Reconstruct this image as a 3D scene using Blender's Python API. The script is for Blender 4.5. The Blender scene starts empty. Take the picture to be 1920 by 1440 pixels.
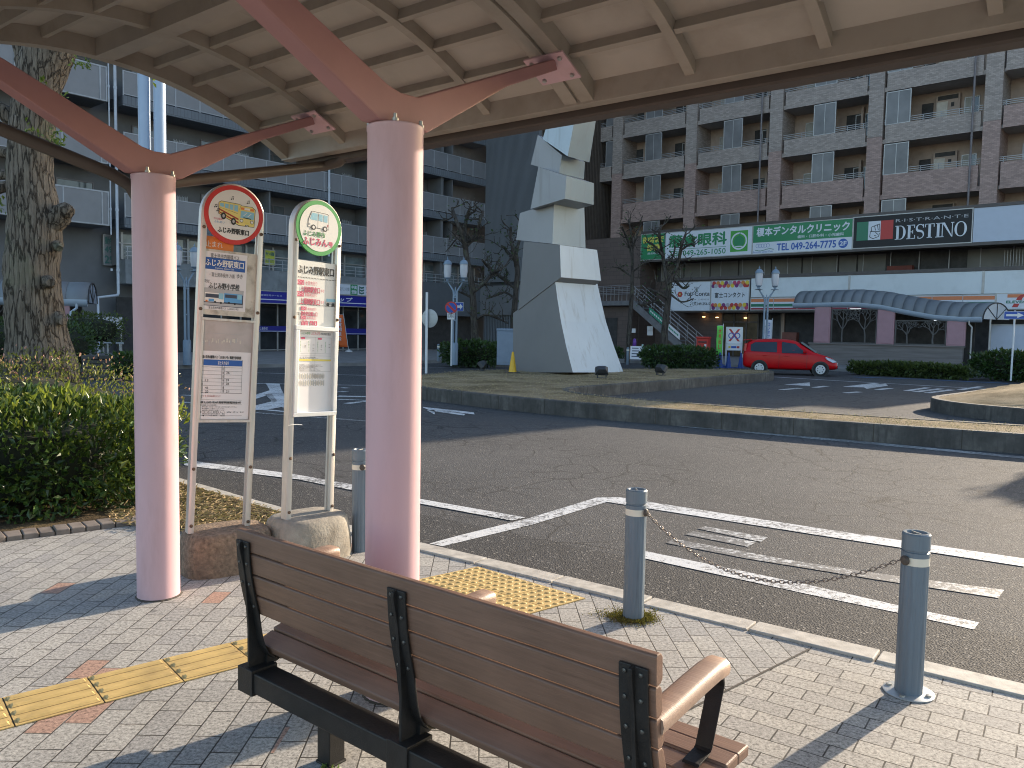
import bpy, bmesh, math, random
import numpy as np
from mathutils import Vector, Matrix
random.seed(7); np.random.seed(7)
C = bpy.context.scene.collection
SC = bpy.context.scene
PI = math.pi

# ---------------------------------------------------------------- camera
EYE = 1.62; FPX = 1498.0
_p = math.radians(3.9); _r = math.radians(1.0)
_fwd = Vector((0, math.cos(_p), -math.sin(_p)))
_rt0 = Vector((1, 0, 0)); _up0 = _rt0.cross(_fwd)
_rt = math.cos(_r)*_rt0 + math.sin(_r)*_up0
_up = _rt.cross(_fwd)
cam = bpy.data.cameras.new('camera'); camo = bpy.data.objects.new('camera', cam); C.objects.link(camo)
camo.matrix_world = Matrix(((_rt.x, _up.x, -_fwd.x, 0), (_rt.y, _up.y, -_fwd.y, 0), (_rt.z, _up.z, -_fwd.z, EYE), (0, 0, 0, 1)))
cam.sensor_width = 36; cam.lens = FPX/1920*36; cam.clip_start = .05; cam.clip_end = 3000
SC.camera = camo
# ---------------------------------------------------------------- daylight: low winter sun ahead on the right
SUN_EL = math.radians(16.5); SUN_AZ = math.atan2(.753, .658)
w = bpy.data.worlds.new('World'); SC.world = w; w.use_nodes = True
_nt = w.node_tree
_sky = _nt.nodes.new('ShaderNodeTexSky'); _sky.sky_type = 'NISHITA'; _sky.sun_disc = False
_sky.sun_elevation = SUN_EL; _sky.sun_rotation = SUN_AZ; _sky.air_density = 1.0; _sky.dust_density = 1.2; _sky.ozone_density = 1.2
_nt.links.new(_sky.outputs[0], _nt.nodes['Background'].inputs[0]); _nt.nodes['Background'].inputs[1].default_value = .15
sl = bpy.data.lights.new('sun', 'SUN'); sl.energy = 4.2; sl.angle = math.radians(.6); sl.color = (1, .84, .65)
so = bpy.data.objects.new('sun', sl); C.objects.link(so)
_sd = Vector((math.sin(SUN_AZ)*math.cos(SUN_EL), math.cos(SUN_AZ)*math.cos(SUN_EL), math.sin(SUN_EL)))
so.rotation_euler = (-_sd).to_track_quat('-Z', 'Y').to_euler(); so.location = (30, 26, 30)
SC.view_settings.view_transform = 'Standard'; SC.view_settings.look = 'None'; SC.view_settings.gamma = 1
SC.view_settings.exposure = 1.3
SC.render.engine = 'CYCLES'; SC.cycles.max_bounces = 6; SC.cycles.diffuse_bounces = 3; SC.cycles.glossy_bounces = 3
SC.cycles.transparent_max_bounces = 6; SC.cycles.use_denoising = True; SC.cycles.filter_width = 1.05; SC.cycles.sample_clamp_indirect = 4

# ---------------------------------------------------------------- measured pixels (1920x1440) to points in the place
def ray(x, y):
    return _rt*((x-960)/FPX) - _up*((y-720)/FPX) + _fwd
def gnd(x, y, z=0.0):
    d = ray(x, y); return Vector((0, 0, EYE)) + d*((z-EYE)/d.z)
def at(x, y, Y):
    d = ray(x, y); return Vector((0, 0, EYE)) + d*(Y/d.y)
class Frame:
    """upright local frame: x along a facade, y into it, z up"""
    def __init__(s, ox, oy, deg, z=0):
        s.o = Vector((ox, oy, z)); s.a = math.radians(deg)
        s.d = Vector((math.cos(s.a), math.sin(s.a), 0)); s.n = Vector((-s.d.y, s.d.x, 0))
    def pl(s, px, py, y0=0.0):
        d = ray(px, py); o = Vector((0, 0, EYE)); P0 = s.o + s.n*y0
        P = o + d*(s.n.dot(P0-o)/s.n.dot(d))
        return (P-s.o).dot(s.d), P.z-s.o.z
    def box(s, x0, y0, x1, y1, yy):                # pixel box -> local x0,x1,z0,z1
        a = s.pl(x0, (y0+y1)/2, yy)[0]; b = s.pl(x1, (y0+y1)/2, yy)[0]
        return a, b, s.pl((x0+x1)/2, y1, yy)[1], s.pl((x0+x1)/2, y0, yy)[1]
    tilt = 0
    def tpl(s, px, py, y0=0.0):                    # the same for a leaning frame
        x, z = s.pl(px, py, y0); c, q = math.cos(s.tilt), math.sin(s.tilt); return x*c-z*q, x*q+z*c
    def world(s, x, y, z=0): return s.o + s.d*x + s.n*y + Vector((0, 0, z))

# ---------------------------------------------------------------- mesh helpers
class MB:
    def __init__(s): s.bm = bmesh.new(); s.m = 0
    def mesh(s, vs, fs):
        bv = [s.bm.verts.new(v) for v in vs]
        for f in fs:
            try:
                q = s.bm.faces.new([bv[i] for i in f]); q.material_index = s.m
            except ValueError: pass
        return s
    def box(s, x0, x1, y0, y1, z0, z1, M=None):
        vs = [Vector((x, y, z)) for z in (z0, z1) for y in (y0, y1) for x in (x0, x1)]
        if M: vs = [M @ v for v in vs]
        return s.mesh(vs, [(0, 2, 3, 1), (4, 5, 7, 6), (0, 1, 5, 4), (1, 3, 7, 5), (3, 2, 6, 7), (2, 0, 4, 6)])
    def poly(s, pts): return s.mesh(pts, [tuple(range(len(pts)))])
    def prism(s, poly, f, d0, d1):                 # poly 2D, f(u,v,w)->point
        n = len(poly)
        vs = [f(u, v, d0) for u, v in poly] + [f(u, v, d1) for u, v in poly]
        return s.mesh(vs, [tuple(range(n))[::-1], tuple(range(n, 2*n))] + [(i, (i+1) % n, n+(i+1) % n, n+i) for i in range(n)])
    def rings(s, rings, cap=True, closed=True):
        n = len(rings[0]); vs = [p for r in rings for p in r]; fs = []
        for k in range(len(rings)-1):
            for i in range(n if closed else n-1):
                j = (i+1) % n
                fs.append((k*n+i, k*n+j, (k+1)*n+j, (k+1)*n+i))
        if cap and closed:
            fs.append(tuple(range(n))[::-1]); fs.append(tuple((len(rings)-1)*n+i for i in range(n)))
        return s.mesh(vs, fs)
    def tube(s, pts, r, n=10, cap=True, wob=0):
        pts = [Vector(p) for p in pts]
        rs = r if isinstance(r, (list, tuple)) else [r]*len(pts)
        t0 = (pts[1]-pts[0]).normalized()
        ref = Vector((0, 0, 1)) if abs(t0.z) < .9 else Vector((1, 0, 0))
        a = t0.cross(ref).normalized(); out = []
        for i, p in enumerate(pts):
            t = ((pts[min(i+1, len(pts)-1)]-p).normalized() + (p-pts[max(i-1, 0)]).normalized())
            if t.length < 1e-6: t = t0
            t.normalize(); a = (a - t*a.dot(t)).normalized(); b = t.cross(a)
            out.append([p + (a*math.cos(2*PI*k/n) + b*math.sin(2*PI*k/n))*rs[i]*(1+(random.uniform(-wob, wob) if wob else 0)) for k in range(n)])
        return s.rings(out, cap)
    def lathe(s, prof, n=24, o=(0, 0, 0), M=None):
        o = Vector(o); rr = []
        for r, z in prof:
            rr.append([o + Vector((r*math.cos(2*PI*k/n), r*math.sin(2*PI*k/n), z)) for k in range(n)])
        if M: rr = [[M @ p for p in q] for q in rr]
        return s.rings(rr)
    def disc(s, cx, cz, r, y, n=32, r0=0, rz=None):             # flat disc or ring in the xz plane facing -y
        rz = rz or r
        o = [Vector((cx+r*math.cos(2*PI*k/n), y, cz+rz*math.sin(2*PI*k/n))) for k in range(n)]
        if r0 == 0: return s.poly(o)
        i_ = [Vector((cx+r0*math.cos(2*PI*k/n), y, cz+r0*math.sin(2*PI*k/n))) for k in range(n)]
        return s.mesh(o+i_, [(k, (k+1) % n, n+(k+1) % n, n+k) for k in range(n)])
    def rect(s, x0, x1, z0, z1, y): return s.poly([(x0, y, z0), (x1, y, z0), (x1, y, z1), (x0, y, z1)])
    def frame(s, x0, x1, z0, z1, y0, y1, t):
        s.box(x0, x1, y0, y1, z0, z0+t); s.box(x0, x1, y0, y1, z1-t, z1)
        s.box(x0, x0+t, y0, y1, z0+t, z1-t); return s.box(x1-t, x1, y0, y1, z0+t, z1-t)
    def text(s, txt, box, y, mi, bold=0):
        """lettering fitted to box (x0,x1,z0,z1) on a face looking along -y"""
        me = text_mesh(txt)
        xs = [v.co.x for v in me.vertices]; ys = [v.co.y for v in me.vertices]
        if not xs: return s
        ax, bx, ay, by = min(xs), max(xs), min(ys), max(ys)
        sx = (box[1]-box[0])/max(bx-ax, 1e-6); sz = (box[3]-box[2])/max(by-ay, 1e-6)
        fs = [tuple(p.vertices) for p in me.polygons]; om = s.m; s.m = mi
        offs = [(0, 0)] if not bold else [(-bold, 0), (bold, 0), (0, bold), (0, -bold)]
        for k, (dx, dz) in enumerate(offs):
            s.mesh([(box[0]+(v.co.x-ax)*sx+dx, y-.0003*k, box[2]+(v.co.y-ay)*sz+dz) for v in me.vertices], fs)
        s.m = om; return s
    def build(s, name, mats, parent=None, smooth=None, bevel=0, loc=None):
        me = bpy.data.meshes.new(name)
        bmesh.ops.recalc_face_normals(s.bm, faces=s.bm.faces[:])
        s.bm.to_mesh(me); s.bm.free()
        for m in (mats if isinstance(mats, (list, tuple)) else [mats]): me.materials.append(m)
        if smooth is not None:
            me.polygons.foreach_set('use_smooth', [True]*len(me.polygons))
            me.set_sharp_from_angle(angle=math.radians(smooth))
        o = bpy.data.objects.new(name, me); C.objects.link(o)
        if parent is not None: o.parent = parent
        if loc is not None: o.location = loc
        if bevel:
            b = o.modifiers.new('bevel', 'BEVEL'); b.width = bevel; b.segments = 2; b.limit_method = 'ANGLE'
        return o
_tc = {}
def text_mesh(txt):
    if txt in _tc: return _tc[txt]
    cu = bpy.data.curves.new('lettering', 'FONT'); cu.body = txt; cu.size = 1; cu.resolution_u = 2
    o = bpy.data.objects.new('lettering', cu); C.objects.link(o)
    dg = bpy.context.evaluated_depsgraph_get()
    me = bpy.data.meshes.new_from_object(o.evaluated_get(dg))
    bpy.data.objects.remove(o); bpy.data.curves.remove(cu); _tc[txt] = me
    return me
def tag(o, label, cat, group=None, kind=None):
    o['label'] = label; o['category'] = cat
    if group: o['group'] = group
    if kind: o['kind'] = kind
    return o
def struct(o): o['kind'] = 'structure'; return o
def thing(name, label, cat, loc=(0, 0, 0), deg=0, group=None):
    o = bpy.data.objects.new(name, None); C.objects.link(o); o.empty_display_size = .2
    o.location = loc; o.rotation_euler = (0, 0, math.radians(deg)); return tag(o, label, cat, group)
def dup(root, loc, deg=None, label=None):
    r = root.copy(); C.objects.link(r); r.location = loc
    if deg is not None: r.rotation_euler = (0, 0, math.radians(deg))
    if label: r['label'] = label
    for ch in list(root.children):
        c = ch.copy(); C.objects.link(c); c.parent = r
        for g in ch.children:
            d = g.copy(); C.objects.link(d); d.parent = c
    return r

# ---------------------------------------------------------------- materials
def _new(name):
    m = bpy.data.materials.new(name); m.use_nodes = True
    return m, m.node_tree, m.node_tree.nodes['Principled BSDF']
def N(nt, t, **kw):
    n = nt.nodes.new(t)
    for k, v in kw.items(): setattr(n, k, v)
    return n
def L(nt, a, b): nt.links.new(a, b)
def noise(nt, vec, scale, detail=4, rough=.55):
    n = N(nt, 'ShaderNodeTexNoise'); n.inputs['Scale'].default_value = scale; n.inputs['Detail'].default_value = detail
    n.inputs['Roughness'].default_value = rough; L(nt, vec, n.inputs['Vector']); return n
def ramp(nt, fac, stops):
    r = N(nt, 'ShaderNodeValToRGB'); e = r.color_ramp.elements
    while len(e) < len(stops): e.new(.5)
    for i, (p, c) in enumerate(stops):
        e[i].position = p; e[i].color = (c, c, c, 1) if not isinstance(c, (tuple, list)) else (*c[:3], 1)
    L(nt, fac, r.inputs[0]); return r
def mix(nt, fac, a, b, mode='MIX'):
    m = N(nt, 'ShaderNodeMix', data_type='RGBA', blend_type=mode)
    for s_, v in ((m.inputs[0], fac), (m.inputs[6], a), (m.inputs[7], b)):
        if isinstance(v, (int, float)): s_.default_value = v
        elif isinstance(v, (tuple, list)): s_.default_value = (*v[:3], 1)
        else: L(nt, v, s_)
    return m.outputs[2]
def bump(nt, h, bs, strength=.3, dist=.01):
    b = N(nt, 'ShaderNodeBump'); b.inputs['Strength'].default_value = strength; b.inputs['Distance'].default_value = dist
    L(nt, h, b.inputs['Height']); L(nt, b.outputs[0], bs.inputs['Normal']); return b
def coords(nt, kind='Object', scale=(1, 1, 1), rot=(0, 0, 0), loc=(0, 0, 0)):
    t = N(nt, 'ShaderNodeTexCoord'); mp = N(nt, 'ShaderNodeMapping')
    mp.inputs['Scale'].default_value = scale; mp.inputs['Rotation'].default_value = rot; mp.inputs['Location'].default_value = loc
    L(nt, t.outputs[kind], mp.inputs[0]); return mp.outputs[0]
def mat(name, col, rough=.55, metal=0, var=.15, vs=3, bmp=0, bs_=60, spec=.5, stretch=(1, 1, 1), stain=None, stain_s=2.0, stain_amt=.5, dist=.004, coat=0):
    m, nt, b = _new(name)
    v = coords(nt, scale=stretch)
    n = noise(nt, v, vs, 6)
    c = mix(nt, ramp(nt, n.outputs[0], [(.3, 0.0), (.7, 1.0)]).outputs[0], tuple(x*(1-var) for x in col), tuple(min(1, x*(1+var)) for x in col))
    if stain:
        n2 = noise(nt, v, stain_s, 8, .65)
        f = N(nt, 'ShaderNodeMath', operation='MULTIPLY'); L(nt, ramp(nt, n2.outputs[0], [(.5, 0.0), (.68, 1.0)]).outputs[0], f.inputs[0]); f.inputs[1].default_value = stain_amt
        c = mix(nt, f.outputs[0], c, stain)
    L(nt, c, b.inputs['Base Color'])
    b.inputs['Roughness'].default_value = rough; b.inputs['Metallic'].default_value = metal
    b.inputs['Specular IOR Level'].default_value = spec; b.inputs['Coat Weight'].default_value = coat
    if bmp:
        n3 = noise(nt, v, bs_, 4); bump(nt, n3.outputs[0], b, bmp, dist)
    return m
def flat(name, col, rough=.5, emit=0):
    m, nt, b = _new(name)
    v = coords(nt); n = noise(nt, v, 7, 3)
    L(nt, mix(nt, n.outputs[0], tuple(x*.9 for x in col), tuple(min(1, x*1.08) for x in col)), b.inputs['Base Color'])
    b.inputs['Roughness'].default_value = rough
    if emit: b.inputs['Emission Color'].default_value = (*col, 1); b.inputs['Emission Strength'].default_value = emit
    return m
def leafmat(name, c1, c2, trans=.25, rough=.4):
    m, nt, b = _new(name)
    g = N(nt, 'ShaderNodeNewGeometry')
    r = ramp(nt, g.outputs['Random Per Island'], [(0, c1), (.75, c2), (1, tuple(min(1, x*1.5) for x in c2))])
    L(nt, r.outputs[0], b.inputs['Base Color']); b.inputs['Roughness'].default_value = rough
    t = N(nt, 'ShaderNodeBsdfTranslucent'); L(nt, mix(nt, .5, r.outputs[0], (.35, .45, .05)), t.inputs[0])
    ms = N(nt, 'ShaderNodeMixShader'); ms.inputs[0].default_value = trans
    L(nt, b.outputs[0], ms.inputs[1]); L(nt, t.outputs[0], ms.inputs[2])
    L(nt, ms.outputs[0], nt.nodes['Material Output'].inputs[0]); return m
def glass(name, col, rough=.08, var=.3):
    m = mat(name, col, rough, 0, var, 1.2, spec=.6); return m
def leaves(name, cs, ds, ln, wd, m, parent=None, curl=.25):
    """many small folded leaf blades: cs centres, ds directions"""
    cs = np.asarray(cs); ds = np.asarray(ds, float); n = len(cs)
    ds /= np.linalg.norm(ds, axis=1)[:, None]+1e-9
    r = np.random.normal(size=(n, 3)); s = np.cross(ds, r); s /= np.linalg.norm(s, axis=1)[:, None]+1e-9
    nn = np.cross(s, ds); k = np.random.uniform(.65, 1.25, (n, 1))
    l_ = ln*k; w_ = wd*k
    mid = cs + ds*l_*.5 + nn*w_*curl
    V = np.stack([cs, mid+s*w_*.5, cs+ds*l_ - nn*w_*curl*.6, mid-s*w_*.5], 1).reshape(-1, 3)
    F = []
    for i in range(n): F += [(4*i, 4*i+1, 4*i+2), (4*i, 4*i+2, 4*i+3)]
    me = bpy.data.meshes.new(name); me.from_pydata(V.tolist(), [], F); me.materials.append(m)
    o = bpy.data.objects.new(name, me); C.objects.link(o)
    if parent is not None: o.parent = parent
    return o
# ================================================================ ground materials
def asphalt(name, dark=1.0, patch=.3):
    m, nt, b = _new(name)
    v = coords(nt)
    big = noise(nt, v, .35, 5); fine = noise(nt, v, 95, 2, .7); grit = N(nt, 'ShaderNodeTexVoronoi'); grit.inputs['Scale'].default_value = 75; L(nt, v, grit.inputs['Vector'])
    base = mix(nt, ramp(nt, big.outputs[0], [(.35, 0.0), (.65, 1.0)]).outputs[0], tuple(x*dark for x in (.076, .076, .077)), tuple(x*dark for x in (.113, .112, .112)))
    c = mix(nt, ramp(nt, fine.outputs[0], [(.38, 0.0), (.62, 1.0)]).outputs[0], tuple(x*dark for x in (.045, .043, .042)), base)
    sp = N(nt, 'ShaderNodeMath', operation='MULTIPLY'); L(nt, ramp(nt, grit.outputs['Color'], [(.80, 0.0), (.9, 1.0)]).outputs[0], sp.inputs[0]); sp.inputs[1].default_value = .55
    c = mix(nt, sp.outputs[0], c, (.30, .28, .25))
    # cracking in worn bands
    dv = noise(nt, v, 2.2, 4); dvv = N(nt, 'ShaderNodeMixRGB'); dvv.inputs[0].default_value = .12; L(nt, v, dvv.inputs[1]); L(nt, dv.outputs['Color'], dvv.inputs[2])
    vo = N(nt, 'ShaderNodeTexVoronoi', feature='DISTANCE_TO_EDGE'); vo.inputs['Scale'].default_value = 2.1; L(nt, dvv.outputs[0], vo.inputs['Vector'])
    cr = ramp(nt, vo.outputs['Distance'], [(0, 1.0), (.032, 0.0)])
    mask = ramp(nt, noise(nt, v, .28, 3).outputs[0], [(.43, 0.0), (.52, 1.0)])
    f = N(nt, 'ShaderNodeMath', operation='MULTIPLY'); L(nt, cr.outputs[0], f.inputs[0]); L(nt, mask.outputs[0], f.inputs[1])
    f2 = N(nt, 'ShaderNodeMath', operation='MULTIPLY'); L(nt, f.outputs[0], f2.inputs[0]); f2.inputs[1].default_value = .8*patch/.3
    c = mix(nt, f2.outputs[0], c, (.018, .017, .016))
    L(nt, c, b.inputs['Base Color']); b.inputs['Roughness'].default_value = .85; b.inputs['Specular IOR Level'].default_value = .28
    h = mix(nt, .5, fine.outputs[0], grit.outputs['Distance']); bump(nt, h, b, .8, .012)
    return m
def pavers(name, rot, c1=(.375, .36, .335), red=True, bw=.203, bh=.112):
    m, nt, b = _new(name)
    v = coords(nt, rot=(0, 0, rot))
    def brick(ca, cb, mo, ms):
        n = N(nt, 'ShaderNodeTexBrick'); n.inputs['Scale'].default_value = 1; n.inputs['Brick Width'].default_value = bw; n.inputs['Row Height'].default_value = bh
        n.inputs['Mortar Size'].default_value = ms; n.inputs['Mortar Smooth'].default_value = .3; n.offset = .42; n.inputs['Bias'].default_value = 0
        n.inputs['Color1'].default_value = (ca, ca, ca, 1); n.inputs['Color2'].default_value = (cb, cb, cb, 1); n.inputs['Mortar'].default_value = (mo, mo, mo, 1)
        L(nt, v, n.inputs['Vector']); return n
    bk = brick(0, 1, .5, .0036)
    t = noise(nt, coords(nt), 62, 3, .85)
    gr = ramp(nt, t.outputs[0], [(.36, tuple(x*.42 for x in c1)), (.47, tuple(x*.86 for x in c1)), (.54, c1), (.66, tuple(min(1, x*1.38) for x in c1))])
    tone = mix(nt, bk.outputs['Color'], (.86, .86, .87), (1.1, 1.09, 1.06))
    c = mix(nt, 1.0, gr.outputs[0], tone, 'MULTIPLY')
    if red:
        rd = ramp(nt, bk.outputs['Color'], [(.955, 0.0), (.962, 1.0)])
        c = mix(nt, rd.outputs[0], c, mix(nt, 1.0, c, (.98, .66, .56), 'MULTIPLY'))
    dirt = noise(nt, coords(nt), 1.1, 6, .6)
    c = mix(nt, ramp(nt, dirt.outputs[0], [(.45, 0.0), (.75, .5)]).outputs[0], c, mix(nt, 1.0, c, (.72, .70, .66), 'MULTIPLY'))
    sp = N(nt, 'ShaderNodeTexVoronoi'); sp.inputs['Scale'].default_value = 1.7; L(nt, coords(nt), sp.inputs['Vector'])
    c = mix(nt, ramp(nt, sp.outputs['Distance'], [(.028, .55), (.036, 0.0)]).outputs[0], c, (.10, .095, .09))
    wob = N(nt, 'ShaderNodeMath', operation='MULTIPLY'); L(nt, bk.outputs['Fac'], wob.inputs[0]); L(nt, ramp(nt, noise(nt, coords(nt), 6, 3).outputs[0], [(.35, .75), (.6, 1.0)]).outputs[0], wob.inputs[1])
    c = mix(nt, wob.outputs[0], c, (.035, .030, .025))
    L(nt, c, b.inputs['Base Color']); b.inputs['Roughness'].default_value = .8; b.inputs['Specular IOR Level'].default_value = .3
    inv = N(nt, 'ShaderNodeMath', operation='SUBTRACT'); inv.inputs[0].default_value = 1; L(nt, bk.outputs['Fac'], inv.inputs[1])
    h = mix(nt, .12, inv.outputs[0], t.outputs[0]); bump(nt, h, b, .55, .006)
    return m
M_asph = asphalt('asphalt'); M_asph2 = asphalt('asphalt_gutter', .72, .12); M_far = mat('far_paving', (.20, .19, .18), .8, var=.25, vs=2, bmp=.2)
M_kerb = mat('kerb_granite', (.43, .40, .35), .75, var=.22, vs=14, bmp=.35, bs_=160, stain=(.22, .20, .17), stain_s=5, stain_amt=.5)
M_joint = mat('joint_dirt', (.06, .05, .04), .9)
def kerbconc(name):
    m, nt, b = _new(name); v = coords(nt)
    n = noise(nt, v, 1.6, 8, .7); n2 = noise(nt, coords(nt, scale=(7, 7, 1.2)), 1.5, 6, .65)
    c = ramp(nt, n.outputs[0], [(.32, (.04, .037, .034)), (.52, (.085, .078, .070)), (.72, (.165, .152, .132))]).outputs[0]
    c = mix(nt, ramp(nt, n2.outputs[0], [(.48, 0.0), (.66, .8)]).outputs[0], c, (.045, .042, .038))
    L(nt, c, b.inputs['Base Color']); b.inputs['Roughness'].default_value = .85; bump(nt, noise(nt, v, 40, 4).outputs[0], b, .5, .01); return m
M_kerbd = kerbconc('weathered_kerb_concrete')
def paint(name, col=(.60, .60, .59), wear=.52):
    m, nt, b = _new(name); v = coords(nt)
    n = noise(nt, v, 26, 6, .75); n2 = noise(nt, v, 1.3, 3)
    s = N(nt, 'ShaderNodeMath', operation='ADD'); L(nt, n.outputs[0], s.inputs[0])
    k = N(nt, 'ShaderNodeMath', operation='MULTIPLY'); L(nt, n2.outputs[0], k.inputs[0]); k.inputs[1].default_value = .35; L(nt, k.outputs[0], s.inputs[1])
    f = ramp(nt, s.outputs[0], [(wear+.12, 0.0), (wear+.2, 1.0)])
    c = mix(nt, f.outputs[0], col, (.13, .125, .12)); L(nt, c, b.inputs['Base Color']); b.inputs['Roughness'].default_value = .6
    bump(nt, noise(nt, v, 120, 2).outputs[0], b, .5, .006); return m
M_paint = paint('road_paint', wear=.565); M_paint2 = paint('worn_road_paint', (.55, .55, .53), .47); M_blue = paint('blue_road_paint', (.06, .16, .34), .62)
def grassy(name, c1, c2, c3):
    m, nt, b = _new(name); v = coords(nt)
    n = noise(nt, v, .9, 6, .65); f = noise(nt, v, 45, 3, .7)
    c = ramp(nt, n.outputs[0], [(.36, c1), (.5, c2), (.64, c3)]).outputs[0]
    c = mix(nt, ramp(nt, f.outputs[0], [(.35, 0.0), (.65, 1.0)]).outputs[0], mix(nt, 1.0, c, (.5, .48, .45), 'MULTIPLY'), c)
    L(nt, c, b.inputs['Base Color']); b.inputs['Roughness'].default_value = .95; b.inputs['Specular IOR Level'].default_value = .1
    bump(nt, f.outputs[0], b, .8, .03); return m
M_dry = grassy('dry_turf', (.20, .155, .09), (.33, .26, .16), (.42, .34, .225))
M_soil = grassy('planter_soil', (.06, .045, .03), (.13, .095, .055), (.20, .15, .08))
M_tact = mat('tactile_tile', (.55, .385, .145), .6, var=.16, vs=9, bmp=.25, bs_=120, stain=(.24, .17, .08), stain_s=4, stain_amt=.45)

RZ = -.10     # the carriageway lies below the pavement
# ground to the horizon, road sheet
g = MB(); g.poly([(-900, -200, -.16), (900, -200, -.16), (900, 1500, -.16), (-900, 1500, -.16)]); struct(g.build('ground', M_far))
g = MB(); g.poly([(-60, -12, RZ), (70, -12, RZ), (70, 75, RZ), (-60, 75, RZ)]); struct(g.build('road', M_asph))
kout = [Vector(p) for p in ((-9.5, 13.7), (-6.2, 10.8), (-4.38, 9.14), (-3.33, 8.15), (-2.34, 7.28), (-1.5, 6.56), (-.68, 5.93), (.10, 5.36), (1.13, 4.585), (2.43, 3.63), (6.0, 1.0), (14, -4.9))]
def offset(pl, d):
    out = []
    for i, p in enumerate(pl):
        t = (pl[min(i+1, len(pl)-1)]-pl[max(i-1, 0)]).normalized()
        out.append(p + Vector((t.y, -t.x))*d)
    return out
kin = offset(kout, .155)
g = MB()     # gutter strip of darker, smoother asphalt along the kerb
go = offset(kout, -1.0)
for i in range(len(kout)-1): g.poly([(*kout[i], RZ+.002), (*kout[i+1], RZ+.002), (*go[i+1], RZ+.002), (*go[i], RZ+.002)])
struct(g.build('road_edge', M_asph2))
def along(pl, step, first=0):
    """split a polyline in pieces of equal length"""
    pts = [p.copy() for p in pl]; out = []; seg = 0; d = first; acc = 0
    ls = [(pts[i+1]-pts[i]).length for i in range(len(pts)-1)]; tot = sum(ls)
    def P(s_):
        for i, l in enumerate(ls):
            if s_ <= l or i == len(ls)-1: return pts[i].lerp(pts[i+1], min(1, s_/l))
            s_ -= l
    s_ = first
    while s_ < tot: out.append(P(s_)); s_ += step
    return out
g = MB(); ks = along(kout, .645, .16); ki = offset(ks, .155)
for i in range(len(ks)-1):
    t = (ks[i+1]-ks[i]).normalized()*.006
    a, b_, c_, d_ = ks[i]+t, ks[i+1]-t, ki[i+1]-t, ki[i]+t
    z = .012+random.uniform(-.002, .002)
    g.mesh([(*p, zz) for zz in (-.14, z) for p in (a, b_, c_, d_)], [(0, 1, 2, 3), (4, 5, 6, 7), (0, 1, 5, 4), (1, 2, 6, 5), (2, 3, 7, 6), (3, 0, 4, 7)])
struct(g.build('kerb', M_kerb, bevel=.006))
g = MB()
for i in range(len(kout)-1): g.poly([(*(kout[i]+(kin[i]-kout[i])*.05), -.004), (*(kout[i+1]+(kin[i+1]-kout[i+1])*.05), -.004), (*kin[i+1], -.004), (*kin[i], -.004)])
struct(g.build('kerb_bed', M_joint))
# pavement: three fields of pavers laid in different directions
D0 = Vector((1.077, 3.595)); D1 = Vector((1.54, 4.005)); dd = (D1-D0).normalized()
Da = D0 - dd*.78; Db = D1 + dd*.03
k2 = Vector((1.57, 4.03))
T0 = kin[6].copy(); T1 = Vector((-2.3, 3.35))
T1 = T0 + Vector((-.77, -.64)).normalized()*0 + Vector((-.05, -3.2))
g = MB()
lft = [(-30, -20, 0), (-2.5, -20, 0), (*T1, 0), (*T0, 0), (*kin[5], 0), (*kin[4], 0), (*kin[3], 0), (*kin[2], 0), (*kin[1], 0), (*kin[0], 0), (-30, 20, 0)]
lft[2] = (-.9, 2.4, 0)
g.poly(lft); struct(g.build('pavement', pavers('pavers_west', PI/2)))
g = MB(); g.poly([(-2.5, -20, 0), (Da.x, -20, 0), (*Da, 0), (*Db, 0), (*kin[8], 0), (*kin[7], 0), (*kin[6], 0), (*T0, 0), (-.9, 2.4, 0)])
struct(g.build('pavement', pavers('pavers_mid', math.radians(90-2), red=False)))
g = MB(); g.poly([(*Da, 0), (Da.x, -20, 0), (20, -20, 0), (*kin[11], 0), (*kin[10], 0), (*kin[9], 0), (*kin[8], 0), (*Db, 0)])
struct(g.build('pavement', pavers('pavers_east', math.radians(34.8), (.395, .372, .335), red=False)))
g = MB(); q = Vector((dd.y, -dd.x))*.006
g.poly([(*(Da-q), .003), (*(Da+q), .003), (*(Db+q), .003), (*(Db-q), .003)]); struct(g.build('pavement_joint', M_joint))
# tactile guide strip and warning pad
ga = math.radians(40.4); tu = Vector((math.cos(ga), math.sin(ga))); tn = Vector((-tu.y, tu.x)); tp = Vector((-2.166, 3.33))
g = MB()
for k in range(-14, 7):
    o = tp + tu*(.329*k); F_ = lambda a, b_, z: (*(o+tu*a-tn*b_), z)
    e = .003
    g.mesh([F_(e, e, 0.002), F_(.329-e, e, .002), F_(.329-e, .315, .002), F_(e, .315, .002)] + [F_(e, e, .006), F_(.329-e, e, .006), F_(.329-e, .315, .006), F_(e, .315, .006)], [(4, 5, 6, 7), (0, 1, 5, 4), (1, 2, 6, 5), (2, 3, 7, 6), (3, 0, 4, 7)])
    for j in range(4):
        c0 = .035+j*.08; h = .008
        g.mesh([F_(.014, c0-.02, .006), F_(.315, c0-.02, .006), F_(.315, c0+.02, .006), F_(.014, c0+.02, .006), F_(.022, c0-.011, .006+h), F_(.307, c0-.011, .006+h), F_(.307, c0+.011, .006+h), F_(.022, c0+.011, .006+h)], [(4, 5, 6, 7), (0, 1, 5, 4), (1, 2, 6, 5), (2, 3, 7, 6), (3, 0, 4, 7)])
gd = MB()
for k in range(-14, 7):
    o = tp + tu*(.329*k)
    for j in range(4):
        for e in (-.0225, .0225): gd.poly([(*(o+tu*a-tn*(.035+j*.08+e+q_)), .0066) for a, q_ in ((.012, -.0028), (.317, -.0028), (.317, .0028), (.012, .0028))])
struct(gd.build('tactile_dirt_lines', mat('tactile_dirt', (.20, .135, .05), .9, var=.4, vs=14)))
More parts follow.
